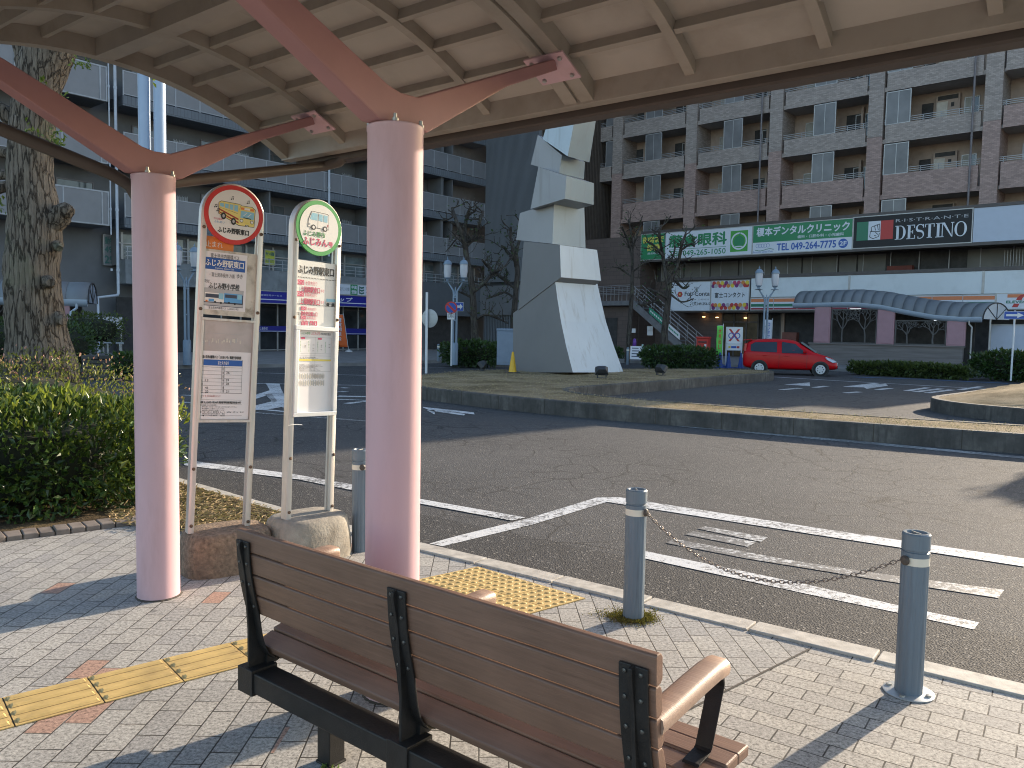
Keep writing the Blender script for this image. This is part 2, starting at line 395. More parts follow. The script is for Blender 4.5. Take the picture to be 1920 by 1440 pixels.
struct(g.build('tactile_guide_paving', M_tact))
g = MB()
for k in range(-14, 8):
    o = tp + tu*(.329*k); g.poly([(*(o+tu*a-tn*b_), .0025) for a, b_ in ((-.008, 0), (.008, 0), (.008, .315), (-.008, .315))])
struct(g.build('tactile_joint', M_joint))
g = MB(); A = Vector((-.21, 5.35)); pu = (Vector((.47, 4.74))-A).normalized(); pn = Vector((pu.y, -pu.x))
pn = (Vector((.15, 4.48))-Vector((.47, 4.74))).normalized(); ts = .305
for i in range(3):
    for j in range(2):
        o = A + pu*ts*i + pn*ts*j; e = .003; G_ = lambda a, b_, z: (*(o+pu*a+pn*b_), z)
        g.mesh([G_(e, e, .001), G_(ts-e, e, .001), G_(ts-e, ts-e, .001), G_(e, ts-e, .001), G_(e, e, .006), G_(ts-e, e, .006), G_(ts-e, ts-e, .006), G_(e, ts-e, .006)], [(4, 5, 6, 7), (0, 1, 5, 4), (1, 2, 6, 5), (2, 3, 7, 6), (3, 0, 4, 7)])
        for p in range(5):
            for q_ in range(5):
                cx, cy = .035+p*.0588, .035+q_*.0588; rr = []
                for r_, z_ in ((.016, .006), (.0135, .0095), (.008, .0115)):
                    rr.append([G_(cx+r_*math.cos(a*PI/5), cy+r_*math.sin(a*PI/5), z_) for a in range(10)])
                g.rings(rr)
struct(g.build('tactile_warning_paving', M_tact, smooth=40))

# road markings, each a thin sheet on the asphalt
def strip(a, b_, wd, name='road_marking', m=None, z=.0045):
    a = Vector(a); b_ = Vector(b_); t = (b_-a).normalized(); n = Vector((-t.y, t.x))*wd/2; k = max(1, int((b_-a).length/1.5)); g = MB()
    g.poly([(*(a+n), RZ+z), (*(a-n), RZ+z), (*(b_-n), RZ+z), (*(b_+n), RZ+z)]); return struct(g.build(name, m or M_paint))
def rd(x, y): p = gnd(x, y, RZ); return Vector((p.x, p.y))
def pxpoly(pts, name='road_marking', m=None, z=.005):
    g = MB(); g.poly([gnd(x, y, RZ+z) for x, y in pts]); return struct(g.build(name, m or M_paint))
def pxline(pts, wd, m=None, z=.005):
    for a, b_ in zip(pts, pts[1:]): strip(rd(*a), rd(*b_), wd, m=m, z=z)
pxpoly([(805, 1019), (830, 1024), (1000, 983), (1138, 941), (1118, 933), (990, 972), (860, 1004)])                   # bay corner
pxpoly([(1118, 933), (1138, 941), (1540, 1004), (1920, 1062), (1920, 1047), (1540, 991), (1160, 932)], z=.0062)          # bay outer line
pxpoly([(345, 862), (345, 872), (560, 899), (760, 939), (960, 976), (985, 970), (780, 934), (660, 908), (540, 887)], z=.0074)
pxpoly([(1205, 1032), (1205, 1046), (1520, 1115), (1680, 1148), (1826, 1180), (1836, 1167), (1680, 1134), (1500, 1093)])   # inner dashed edge
pxpoly([(1308, 991), (1427, 1016), (1440, 1007), (1322, 987)], m=M_paint2); pxpoly([(1284, 1002), (1402, 1025), (1419, 1016), (1300, 996)], m=M_paint2)
pxpoly([(1262, 1010), (1249, 1018), (1400, 1047), (1530, 1068), (1640, 1086), (1872, 1121), (1883, 1106), (1640, 1074), (1480, 1050), (1330, 1022)], m=M_paint2)
pxpoly([(795, 744), (908, 755), (1007, 765), (1140, 778), (1280, 796), (1613, 827), (1920, 856), (1920, 860), (1613, 831), (1280, 800), (1140, 782), (1007, 769), (908, 758), (795, 747)], m=M_paint2)
# arrow and zebra lettering beyond the bus stop
pxpoly([(498, 718), (524, 719), (527, 729), (534, 742), (548, 756), (556, 765), (530, 764), (520, 756), (509, 742), (505, 730)]); pxpoly([(470, 743), (508, 731), (510, 738), (470, 751)], z=.008); pxpoly([(468, 763), (520, 750), (534, 762), (500, 768), (468, 769)], z=.010); pxpoly([(497, 739), (509, 738), (520, 752), (512, 755)], m=M_paint2, z=.012)
pxline([(340, 754), (545, 773)], .14); pxline([(340, 741), (470, 745)], .13); pxline([(478, 774), (690, 790)], .12, M_paint2)
pxline([(468, 719), (690, 723)], .12); pxline([(470, 699), (690, 704)], .12); pxline([(700, 694), (800, 690)], .12); pxline([(805, 690), (962, 688)], .12)
pxline([(634, 743), (688, 744)], .28); pxline([(634, 749), (690, 751)], .16); pxline([(650, 757), (690, 752)], .2); pxline([(636, 734), (650, 735)], .2); pxline([(640, 727), (652, 728)], .2)
pxpoly([(793, 764), (815, 773), (815, 777), (800, 769), (870, 779), (872, 776), (815, 768), (890, 777), (888, 773), (793, 763)], z=.007)
# far lane
pxline([(1452, 707), (1570, 714), (1860, 730)], .15); pxline([(1600, 707), (1720, 711), (1890, 719)], .25, M_blue)
pxpoly([(1470, 721), (1518, 717), (1519, 724)]); pxpoly([(1580, 725), (1640, 718), (1660, 722), (1640, 727)]); pxpoly([(1618, 725), (1660, 719), (1665, 723), (1625, 729)], z=.009)
for a, b_ in (((1465, 731), (1500, 728)), ((1527, 727), (1550, 724)), ((1585, 737), (1612, 735)), ((1645, 731), (1670, 728)), ((1700, 733), (1740, 727)), ((1716, 735), (1765, 729)), ((1738, 737), (1785, 731)), ((1800, 731), (1840, 725))): pxline([a, b_], .22)
# traffic islands: a raised kerb round dry turf
def island(px, name, mound=0, zt=.2):
    pts = [gnd(x, y, zt) for x, y in px]; pts = [Vector((p.x, p.y)) for p in pts]
    # round the corners
    for _ in range(2):
        q = []
        for i in range(len(pts)):
            a, b_ = pts[i], pts[(i+1) % len(pts)]; q += [a.lerp(b_, .25), a.lerp(b_, .75)] if (b_-a).length < 9 else [a.lerp(b_, .06), a.lerp(b_, .94)]
        pts = q
    cx = sum((p.x for p in pts))/len(pts); area = sum(pts[i].x*pts[(i+1) % len(pts)].y-pts[(i+1) % len(pts)].x*pts[i].y for i in range(len(pts)))
    if area < 0: pts.reverse()
    n = len(pts); inn = []
    for i in range(n):
        t = (pts[(i+1) % n]-pts[i-1]).normalized(); inn.append(pts[i]+Vector((-t.y, t.x))*.17)
    g = MB(); rr = [[(*p, RZ-.05) for p in pts], [(*p, zt-.02) for p in pts], [(*(p.lerp(q, .1)), zt) for p, q in zip(pts, inn)], [(*p, zt) for p in inn], [(*p, zt-.05) for p in inn]]
    g.rings(rr, cap=False); struct(g.build(name+'_kerb', M_kerbd))
    from mathutils.geometry import tessellate_polygon
    P3 = [Vector((*p, zt-.01)) for p in inn]; g = MB(); g.mesh(P3, tessellate_polygon([P3]))
    if mound:
        bmesh.ops.subdivide_edges(g.bm, edges=g.bm.edges[:], cuts=4, use_grid_fill=True)
        for v in g.bm.verts:
            dmin = min((Vector((v.co.x, v.co.y))-p).length for p in pts); v.co.z += mound*(1-math.exp(-max(0, dmin-.2)/2.2))
    struct(g.build(name+'_turf', M_dry, smooth=60)); return pts
ISL = island([(745, 714), (793, 727), (840, 731), (907, 739), (1007, 748), (1140, 759), (1280, 769), (1613, 793), (1920, 814), (2300, 840), (2300, 820), (1920, 796), (1613, 778), (1280, 754), (1110, 740), (1062, 731), (1075, 726), (1100, 724), (1280, 711), (1385, 703), (1452, 699), (1450, 695), (1397, 692), (1280, 691), (1170, 691), (953, 692), (873, 694), (793, 701), (750, 707)], 'traffic_island')
island([(1740, 744), (1760, 750), (1813, 757), (1920, 766), (2200, 790), (2300, 740), (2000, 712), (1900, 721), (1813, 734), (1763, 740)], 'right_traffic_island', .5)
# the far side: pavement edge with kerb
def farpave(px, name, z=.02):
    g = MB(); pts = [gnd(x, y, z) for x, y in px]
    a = sum(pts[i].x*pts[(i+1) % len(pts)].y-pts[(i+1) % len(pts)].x*pts[i].y for i in range(len(pts)))
    if a < 0: pts.reverse()
    g.rings([[Vector((p.x, p.y, RZ-.02)) for p in pts], pts], cap=False); g.poly(pts); return struct(g.build(name, M_far))
g = MB()
fk = [gnd(*p, RZ) for p in ((-400, 690), (150, 694), (470, 690), (690, 686), (840, 680), (1000, 678), (1190, 681), (1400, 690), (1590, 697), (1890, 712), (2300, 735))]
far = [Vector((120, 20, .05)), Vector((120, 120, .05)), Vector((-120, 120, .05)), Vector((-120, 30, .05))]
top = [Vector((p.x, p.y, .05)) for p in fk] + far
g.poly(top); g.rings([[Vector((p.x, p.y, RZ-.03)) for p in fk], [Vector((p.x, p.y, .05)) for p in fk]], cap=False, closed=False)
struct(g.build('far_pavement', M_far))
# planted bed behind the kerb on the left, brick edging
ed = [gnd(*p) for p in ((-260, 1060), (-100, 1035), (0, 1017), (130, 1001), (250, 985), (300, 990), (350, 1000), (430, 1002), (505, 990))] + [Vector((-1.62, 6.20, 0)), Vector((-1.60, 6.42, 0))]
g = MB(); kk = [Vector((p.x, p.y, .03)) for p in (kin[5], kin[4], kin[3], kin[2], kin[1], kin[0])]
g.poly([Vector((p.x, p.y, .03)) for p in ed] + kk + [Vector((-30, 20, .03)), Vector((-30, 1, .03))]); struct(g.build('planter_soil', M_soil))
g = MB(); e2 = along([Vector((p.x, p.y)) for p in ed[:6]], .105, 0); e3 = offset(e2, -.19)
for i in range(len(e2)-1):
    t = (e2[i+1]-e2[i])*.03; a, b_, c_, d_ = e2[i]+t, e2[i+1]-t, e3[i+1]-t, e3[i]+t; z = .04+random.uniform(-.006, .006)
    g.mesh([(*p, zz) for zz in (0, z) for p in (a, b_, c_, d_)], [(4, 5, 6, 7), (0, 1, 5, 4), (1, 2, 6, 5), (2, 3, 7, 6), (3, 0, 4, 7)])
struct(g.build('planter_edging', mat('edging_brick', (.17, .14, .12), .85, var=.3, vs=9, bmp=.4), bevel=.008))

# dry litter on the planter soil
def litter(name, label, poly, z, n, m, ln, up):
    xs = [p[0] for p in poly]; ys = [p[1] for p in poly]; cs, ds = [], []
    def inside(x, y):
        r = False
        for (a, b_), (c_, d_) in zip(poly, poly[1:]+poly[:1]):
            if (b_ > y) != (d_ > y) and x < (c_-a)*(y-b_)/(d_-b_)+a: r = not r
        return r
    k = 0
    while len(cs) < n and k < n*30:
        k += 1; x, y = random.uniform(min(xs), max(xs)), random.uniform(min(ys), max(ys))
        if inside(x, y): cs.append((x, y, z+random.uniform(0, .012))); ds.append((random.gauss(0, 1), random.gauss(0, 1), random.uniform(0, up)))
    o = leaves(name, cs, ds, ln, ln*.16, m); o['kind'] = 'stuff'; return tag(o, label, 'dry grass')
M_straw = leafmat('straw', (.16, .105, .05), (.36, .26, .13), .1, .8)
litter('dry_grass', 'straw and dead leaves lying on the planter soil behind the bus stops', [(-4.4, 8.6), (-3.3, 7.9), (-2.3, 7.05), (-1.7, 6.5), (-1.7, 6.1), (-2.5, 6.0), (-3.2, 6.3), (-3.6, 7.0)], .03, 5200, M_straw, .06, .25)
litter('dry_grass', 'withered turf blades along the kerbs of the traffic islands', [(p.x, p.y) for p in ISL], .19, 14000, leafmat('withered_turf', (.24, .185, .10), (.42, .33, .19), .1, .9), .05, 1.2)
# ================================================================ bus shelter
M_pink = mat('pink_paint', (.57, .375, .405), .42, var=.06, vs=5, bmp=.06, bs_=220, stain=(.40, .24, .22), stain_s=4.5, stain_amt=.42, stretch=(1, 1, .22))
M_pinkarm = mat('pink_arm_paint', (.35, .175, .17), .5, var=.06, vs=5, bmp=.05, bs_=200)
M_cream = mat('cream_steel', (.335, .29, .24), .5, var=.07, vs=4, bmp=.06, bs_=150, stain=(.19, .15, .105), stain_s=3, stain_amt=.4)
M_roof = mat('cream_sheet', (.41, .365, .315), .6, var=.06, vs=3, stain=(.245, .20, .155), stain_s=1.3, stain_amt=.4)
M_gut = mat('brown_gutter', (.075, .057, .046), .55, var=.12, vs=6)
M_bolt = mat('bolt_steel', (.42, .42, .40), .4, .8, var=.2, vs=60)
SHA = -37.8; SHO = Vector((-2.088, 4.674, 0)); COLS = (0.0, 1.994)
shel = thing('bus_shelter', 'bus shelter with pink columns, forked pink arms and cream ribbed vault roof', 'bus shelter', SHO, SHA)
RA = 2.68; AP = 3.257; NC = .03           # vault underside: radius, apex height, centre line
def vz(n, up=0): return AP + up - RA + math.sqrt(max(0, RA**2-(n-NC)**2))
HN = 1.37
ns = [NC - HN + 2*HN*i/28 for i in range(29)]
def arch(s0, s1, lo, up, name='roof_rib', mt=None):
    g = MB(); rr = []
    for n in ns: rr.append([Vector((s0, n, vz(n, lo))), Vector((s1, n, vz(n, lo))), Vector((s1, n, vz(n, up))), Vector((s0, n, vz(n, up)))])
    g.rings(rr); return g.build(name, mt or M_cream, shel)
S0, S1 = -.673, 6.05
g = MB(); rr = []
for n in [NC-HN-.06+2*(HN+.06)*i/30 for i in range(31)]: rr.append([Vector((S0+.02, n, vz(n, .105))), Vector((S1-.02, n, vz(n, .105))), Vector((S1-.02, n, vz(n, .125))), Vector((S0+.02, n, vz(n, .125)))])
g.rings(rr); g.build('roof_sheet', M_roof, shel)
arch(S0-.03, S0+.05, 0, .16)
for k in range(0, 10):
    s = .667*k
    if k in (3, 9): arch(s-.095, s-.012, -.0, .104); arch(s+.012, s+.095, -.0, .104); arch(s-.011, s+.011, .018, .104)
    elif k == 0: arch(s-.03, s+.03, .03, .104)
    else: arch(s-.027, s+.027, .035, .104)
pn_ = [-1.13, -.87, -.60, -.32, .36, .63, .90, 1.155]
for n in pn_:
    sl_ = -math.asin((n-NC)/RA); M_ = Matrix.Translation((0, n, vz(n, .055))) @ Matrix.Rotation(sl_, 4, 'X')
    for k in range(-1, 9):
        a = max(S0+.05, .667*k+.03); b_ = .667*(k+1)-.03
        if k+1 in (3, 9): b_ -= .066
        if k in (3, ): a += .066
        MB().box(a, b_, -.016, .016, -.012, .05, M_).build('purlin', M_cream, shel)
for a, b_ in ((S0+.05, 1.90), (2.09, 5.9)):
    MB().box(a, b_, -.055+NC, .055+NC, vz(NC, 0)-.004, vz(NC, .104)).build('ridge_beam', M_cream, shel)
for sg in (1, -1):
    z0 = 2.875; n0 = NC+sg*1.36
    g = MB(); pr = [(0, z0), (.085, z0), (.085, z0+.03), (.10, z0+.03), (.10, z0+.19), (.0, z0+.16)]
    g.prism([(n0+sg*a, z) for a, z in pr], lambda u, v, w_: Vector((w_, u, v)), S0-.03, S1).build('eave_beam', M_cream, shel, bevel=.003)
    g = MB(); pr = [(0.105, z0-.075), (.225, z0-.075), (.235, z0+.06), (.24, z0+.06), (.24, z0-.08), (.10, z0-.08), (.10, z0+.05), (.105, z0+.05)]
    g.box(S0+.0, S1, *sorted((n0+sg*.104, n0+sg*.224)), z0-.040, z0+.065); g.build('gutter', M_gut, shel, bevel=.012)
# rain pipes from both gutters down to the first column
for sg in (1, -1):
    n0 = NC+sg*1.50; cx = -.155
    g = MB(); pts = [(S0+.52, n0, 2.86), (S0+.48, n0-sg*.01, 2.83), (S0+.40, n0-sg*.08, 2.80), (cx, sg*.17, 2.47), (cx, sg*.06, 2.42), (cx, .0, 2.33), (cx, 0, 1.2 if sg > 0 else 2.0)]
    g.tube(pts, .037, 12); g.build('rain_pipe', M_gut, shel, 40)
for s in COLS:
    g = MB(); g.lathe([(.0, 0), (.1205, 0), (.119, .02), (.118, 2.44), (.121, 2.445), (.121, 2.462), (.118, 2.466), (0, 2.466)], 48, (s, 0, 0)); g.build('column', M_pink, shel, 35)
    th = .052
    g = MB(); ra = random.Random(int(s*10)); g.rings([[Vector((s+(.119+ra.uniform(.004, .016)*(z == 0))*math.cos(k*PI/24), (.119+ra.uniform(.004, .016)*(z == 0))*math.sin(k*PI/24), z)) for k in range(48)] for z in (0, .009)], cap=False); g.build('foot_sealant', M_joint, shel)
    # forked arm: tapered box girders in the plane across the roof
    out = [(-1.13, 3.02), (-.78, 2.905), (-.09, 2.612), (-.02, 2.598), (.082, 2.602), (1.09, 3.035), (1.115, 2.985), (.70, 2.80), (.145, 2.467), (-.145, 2.467), (-.78, 2.785), (-1.13, 2.965)]
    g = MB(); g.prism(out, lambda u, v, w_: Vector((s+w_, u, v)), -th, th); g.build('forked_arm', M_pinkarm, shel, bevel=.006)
    for sg in (1, -1):
        n_ = sg*1.14; sl_ = -math.asin((n_-NC)/RA); Mx = Matrix.Translation((s, n_, vz(n_)-.004)) @ Matrix.Rotation(sl_, 4, 'X')
        g = MB(); g.box(-.125, .125, -.10, .10, -.010, .0, Mx); bk = g.build('bracket', M_pink, shel)
        for a in (-.09, .09):
            for b_ in (-.065, .065): MB().lathe([(0, -.022), (.011, -.022), (.013, -.012), (.013, -.010), (0, -.010)], 8, (a, b_, 0), Mx).build('bolt', M_bolt, bk)
    for a, b_ in ((-.075, -.075), (.075, -.075), (.075, .075), (-.075, .075)): MB().lathe([(0, 2.466), (.014, 2.466), (.014, 2.478), (.008, 2.48), (.008, 2.497), (.0, 2.5)], 8, (s+a, b_, 0)).build('bolt', M_bolt, shel)

# ================================================================ bench
def woodmat(name, c1, c2):
    m, nt, b = _new(name)
    v = coords(nt, scale=(1.2, 26, 26)); n = noise(nt, v, 3.2, 7, .7); n2 = noise(nt, coords(nt), 2.5, 4)
    c = ramp(nt, n.outputs[0], [(.3, c1), (.7, c2)]).outputs[0]
    c = mix(nt, ramp(nt, n2.outputs[0], [(.4, 0.0), (.7, .45)]).outputs[0], c, tuple(x*1.35 for x in c2))
    w_ = noise(nt, coords(nt, scale=(.7, 9, 9)), 2.1, 6, .7)
    c = mix(nt, ramp(nt, w_.outputs[0], [(.60, 0.0), (.72, .55)]).outputs[0], c, tuple(x*.42 for x in c1))
    L(nt, c, b.inputs['Base Color']); b.inputs['Roughness'].default_value = .48; b.inputs['Specular IOR Level'].default_value = .45
    bump(nt, noise(nt, coords(nt, scale=(1.5, 60, 60)), 4, 3).outputs[0], b, .3, .003); return m
M_wood = woodmat('brown_composite_wood', (.125, .069, .045), (.192, .108, .073)); M_woodarm = woodmat('worn_armrest_wood', (.20, .125, .09), (.34, .23, .17))
M_iron = mat('black_cast_iron', (.016, .0145, .0135), .5, .0, var=.3, vs=20, bmp=.3, bs_=170, spec=.35)
M_screw = mat('dark_screw', (.09, .088, .085), .35, .7, var=.2, vs=60)
bench = thing('park_bench', 'brown slatted bench with black iron frame seen from behind under the shelter', 'bench', (-1.108, 3.156, 0), -39)
BL = 1.9
def backn(z): t = max(0, min(1, (.80-z)/.35)); return .012+.050*t-.012*math.sin(PI*t)
g = None
zt = .803
for k in range(4):
    h = .0835; z1 = zt; z0 = zt-h; zt = z0-.0045
    n0, n1 = backn(z0), backn(z1); th = .036
    prof = [(n0, z0+.004), (n1, z1-.004), (n1+.006, z1+.0), (n1+th-.010, z1), (n1+th, z1-.012), (n0+th, z0+.012), (n0+th-.010, z0), (n0+.005, z0)]
    g = MB(); e0 = random.uniform(-.003, .003)
    g.prism(prof, lambda u, v, w_: Vector((w_, u, v)), e0, BL+e0); g.build('back_slat', M_wood, bench, bevel=.003)
seat = [(.140, .326, .084, .36), (.222, .358, .084, .24), (.307, .380, .085, .13), (.390, .391, .082, .02), (.470, .389, .080, -.04)]
for n_, z_, wd, tl in seat:
    M_ = Matrix.Translation((0, n_, z_)) @ Matrix.Rotation(tl, 4, 'X')
    MB().box(-.0, BL+.055, -wd/2, wd/2, -.036, 0, M_).build('seat_slat', M_wood, bench, bevel=.007)
g = MB(); g.box(.0, BL+.0, .018, .122, .148, .232); g.build('frame_beam', M_iron, bench, bevel=.006)
for s in (.53, 1.37):
    g = MB(); g.box(s-.036, s+.036, .036, .108, 0, .15); g.box(s-.041, s+.041, .031, .113, 0, .010); g.build('leg', M_iron, bench, bevel=.004)
for s in (.06, .95, 1.84):
    p = thing('post', None, None) if False else None
    fl = [(backn(z)-.004, z) for z in [.765-.03*i for i in range(12)]] + [(.063, .40), (.070, .36), (.082, .32), (.10, .288), (.125, .264), (.16, .25)]
    # flange curving forward at its foot
    g = MB(); rr = [[Vector((s-.043, n_, z)), Vector((s+.043, n_, z)), Vector((s+.043, n_-.008, z-.001)), Vector((s-.043, n_-.008, z-.001))] for n_, z in fl]
    g.rings(rr)
    rib = [(n_-.006, z) for n_, z in fl] + [(.16, .236), (.026, .236), (.026, .40), (.018, .52), (.006, .64), (-.014, .74), (-.014, .76)]
    g.prism(rib, lambda u, v, w_: Vector((s+w_, u, v)), -.006, .006)
    g.box(s-.05, s+.05, .010, .130, .138, .242)
    arm = [(.10, .285), (.15, .29), (.30, .342), (.46, .350), (.46, .330), (.30, .30), (.15, .236), (.10, .236)]
    g.prism(arm, lambda u, v, w_: Vector((s+w_, u, v)), -.02, .02)
    po = g.build('back_post', M_iron, bench, bevel=.0025)
    for z in (.745, .675, .59, .495):
        for a in (-.024, .024): MB().lathe([(0, 0), (.0075, 0), (.006, .004), (0, .006)], 8, M=Matrix.Translation((s+a, backn(z)-.012, z)) @ Matrix.Rotation(PI/2, 4, 'X')).build('screw', M_screw, po, 40)
    # armrest: rounded timber on a flat iron strap
    a0 = .045 if s < .1 else (.95 if s < 1 else 1.868)
    g = MB(); rr = []
    for n_, z in ((.052, .604), (.16, .612), (.30, .624), (.40, .630), (.462, .628), (.478, .622)):
        k = .8 if n_ > .47 else 1
        rr.append([Vector((a0+x*k, n_, z+y)) for x, y in ((-.036, -.022), (.036, -.022), (.040, -.004), (.036, .014), (.022, .022), (-.022, .022), (-.036, .014), (-.040, -.004))])
    g.rings(rr); g.build('armrest', M_woodarm, bench, 50)
    g = MB(); st = [(.05, .578), (.43, .604), (.452, .598), (.458, .575), (.395, .43), (.385, .408), (.37, .398), (.30, .392)]
    rr = []
    for i, (n_, z) in enumerate(st):
        rr.append([Vector((a0-.026, n_, z)), Vector((a0+.026, n_, z)), Vector((a0+.026, n_-.007, z-.006)), Vector((a0-.026, n_-.007, z-.006))])
    g.rings(rr); g.build('armrest_strap', M_iron, bench, bevel=.002)

# ================================================================ bus stop signs
M_alu = mat('champagne_aluminium', (.60, .57, .53), .38, .45, var=.10, vs=3, stretch=(6, 6, .6), stain=(.40, .28, .18), stain_s=3.5, stain_amt=.45)
M_alu2 = mat('silver_aluminium', (.68, .69, .70), .35, .5, var=.06, vs=6)
M_white = mat('sign_white', (.74, .73, .69), .38, var=.03, vs=2); M_paper = mat('paper_white', (.72, .70, .70), .5, var=.04, vs=3)
M_grey = mat('faded_backing', (.46, .42, .40), .6, var=.10, vs=5, stain=(.33, .29, .25), stain_s=7, stain_amt=.5); M_tape = mat('old_adhesive', (.58, .55, .47), .7, var=.12, vs=14, stain=(.20, .16, .11), stain_s=9, stain_amt=.9)
M_red = flat('sign_red', (.56, .035, .03)); M_green = flat('sign_green', (.05, .33, .07)); M_black = flat('print_black', (.02, .02, .02)); M_blueb = flat('print_blue', (.02, .10, .36)); M_pinkt = flat('print_pink', (.60, .09, .17))
M_yel = flat('print_yellow', (.74, .62, .20)); M_sky = flat('print_sky', (.25, .50, .62)); M_dred = flat('print_dark_red', (.38, .05, .03)); M_org = flat('print_orange', (.72, .22, .04)); M_lite = flat('print_grey', (.42, .42, .42)); M_dgreen = flat('print_green_text', (.06, .28, .09)); M_yband = flat('print_yellow_band', (.72, .60, .12)); M_navy = flat('photo_dark', (.05, .06, .09)); M_tcyan = flat('photo_blue', (.10, .32, .60))
SM = [M_white, M_red, M_green, M_black, M_blueb, M_pinkt, M_yel, M_sky, M_dred, M_org, M_lite, M_dgreen, M_yband, M_navy, M_tcyan, M_paper, M_grey, M_tape]
WH, RED, GRN, BLK, BLU, PNK, YEL, SKY, DRD, ORG, LGR, DGN, YBD, NVY, CYA, PAP, GRY, TAP = range(18)
M_stone = mat('exposed_aggregate', (.22, .155, .105), .9, var=.45, vs=42, bmp=.9, bs_=70, dist=.012, stain=(.10, .085, .07), stain_s=4, stain_amt=.5)
M_conc = mat('rough_concrete', (.29, .26, .215), .9, var=.25, vs=9, bmp=.35, bs_=50, dist=.012, stain=(.12, .10, .075), stain_s=3.5, stain_amt=.7)
def sign_frame(px_l, px_r, zb):
    a = gnd(*px_l, zb); b_ = gnd(*px_r, zb); d = b_-a
    return Frame(a.x, a.y, math.degrees(math.atan2(d.y, d.x))), math.hypot(d.x, d.y)
def sign_body(F, W, root, zb, zc):
    """inverted U channel with rounded top"""
    g = MB(); path = [(0, zb), (0, zc)] + [(W/2-W/2*math.cos(a*PI/18), zc+W/2*math.sin(a*PI/18)) for a in range(1, 18)] + [(W, zc), (W, zb)]
    prof = [(-.018, -.012), (-.006, -.020), (.018, -.020), (.018, -.006), (.008, -.004), (.008, .028), (.018, .030), (.018, .046), (-.018, .046)]
    rr = []
    for i, (x, z) in enumerate(path):
        t = Vector((path[min(i+1, len(path)-1)][0]-path[max(i-1, 0)][0], 0, path[min(i+1, len(path)-1)][1]-path[max(i-1, 0)][1])).normalized()
        nx, nz = t.z, -t.x          # inward
        rr.append([Vector((x+nx*u, v, z+nz*u)) for u, v in prof])
    g.rings(rr); fr = g.build('frame', M_alu, root, 40)
    mr = mat('rusty_rivet', (.14, .09, .06), .7, .3, var=.4, vs=80)
    for x in (0, W):
        for z in (zb+.05, zb+.42, zc-.1, zc-.62): MB().lathe([(0, 0), (.011, 0), (.011, .006), (0, .009)], 10, M=Matrix.Translation((x, -.0195, z)) @ Matrix.Rotation(PI/2, 4, 'X')).build('rivet', mr, fr)
    return fr
def stone(root, c, hx, hy, h, m, lean):
    g = MB(); rr = []; R_ = random.Random(lean)
    for k, (sc, z) in enumerate(((1.03, 0), (1.04, h*.12), (1.01, h*.5), (.97, h*.80), (.93, h*.92), (.86, h*.985), (.78, h), (.3, h+.003))):
        ring = []
        for i in range(28):
            a = 2*PI*i/28; q = 3.2; cx_ = abs(math.cos(a))**(2/q)*math.copysign(1, math.cos(a)); sy_ = abs(math.sin(a))**(2/q)*math.copysign(1, math.sin(a))
            f = sc*(1+R_.uniform(-.005, .005)); ring.append(Vector((c[0]+hx*cx_*f, c[1]+hy*sy_*f, z+R_.uniform(-.0015, .0015)*(k > 0))))
        rr.append(ring)
    g.rings(rr); o = g.build('stone_base', m, root, 60); o.rotation_euler = (0, -root.rotation_euler.y, 0); return o
# ---- first stop: red ring
zb1 = .27
F1, W1 = sign_frame((352, 1000), (459, 986), zb1)
F1.tilt = math.radians(2.9)
s1 = thing('bus_stop_sign', 'bus stop sign with red ringed disc and paper timetable on a brown stone block', 'bus stop sign', F1.o, math.degrees(F1.a))
s1.rotation_euler.y = F1.tilt; zc1 = F1.tpl(430, 403, 0)[1]
sign_body(F1, W1, s1, zb1, zc1)
stone(s1, (W1/2+.07, .03), .285, .215, zb1, M_stone, 3)
P1 = lambda x, y: F1.tpl(x, y, -.02)
def B1(x0, y0, x1, y1): a = P1(x0, (y0+y1)/2)[0]; b_ = P1(x1, (y0+y1)/2)[0]; return (a, b_, P1((x0+x1)/2, y1)[1], P1((x0+x1)/2, y0)[1])
R1 = W1/2+.006
g = MB(); g.lathe([(0, -.008), (R1, -.008), (R1, .008), (0, .008)], 48, M=Matrix.Translation((W1/2, .0, zc1)) @ Matrix.Rotation(PI/2, 4, 'X'))
dk = g.build('disc', M_red, s1, 40); dk.location.y = -.0155
g = MB(); g.m = WH; g.disc(W1/2, zc1, R1*.85, -.0095, 48)
cx, cz = W1/2, zc1; q = R1/.865
# bus picture without riders
def ptd(u, v): return Vector((cx+u*R1, -.0105, cz+v*R1))
def pd(m_, pts, k=0): g.m = m_; g.poly([ptd(*p)-Vector((0, .0006*k, 0)) for p in pts])
pd(BLK, [(-.535, .225), (-.53, -.02), (.16, -.34), (.70, -.335), (.72, .28), (.60, .36), (.20, .36), (.10, .10)])
pd(YEL, [(-.52, .21), (-.515, -.01), (.165, -.32), (.685, -.32), (.70, .27), (.59, .345), (.215, .345), (.12, .085)], 1)
pd(BLK, [(-.535, .36), (-.535, .2), (.11, .06), (.23, .38), (.12, .40), (-.45, .42)], 1); pd(YEL, [(-.52, .35), (-.52, .2), (.115, .075), (.215, .37), (.11, .385), (-.45, .405)], 2)
for k_ in range(4): u0 = -.49+k_*.16; pd(SKY, [(u0, .34-.0*k_), (u0, .235-.030*k_), (u0+.125, .21-.030*k_), (u0+.125, .34)], 3)
pd(DRD, [(-.515, .16), (-.515, .11), (.15, -.16), (.15, -.10)], 2); pd(DRD, [(-.515, .06), (-.515, .02), (.155, -.27), (.155, -.21)], 2)
pd(SKY, [(.21, -.06), (.22, .18), (.68, .17), (.67, -.08)], 2); pd(ORG, [(.21, .22), (.22, .30), (.66, .29), (.66, .21)], 2); pd(WH, [(.33, .225), (.34, .295), (.53, .29), (.53, .222)], 3)
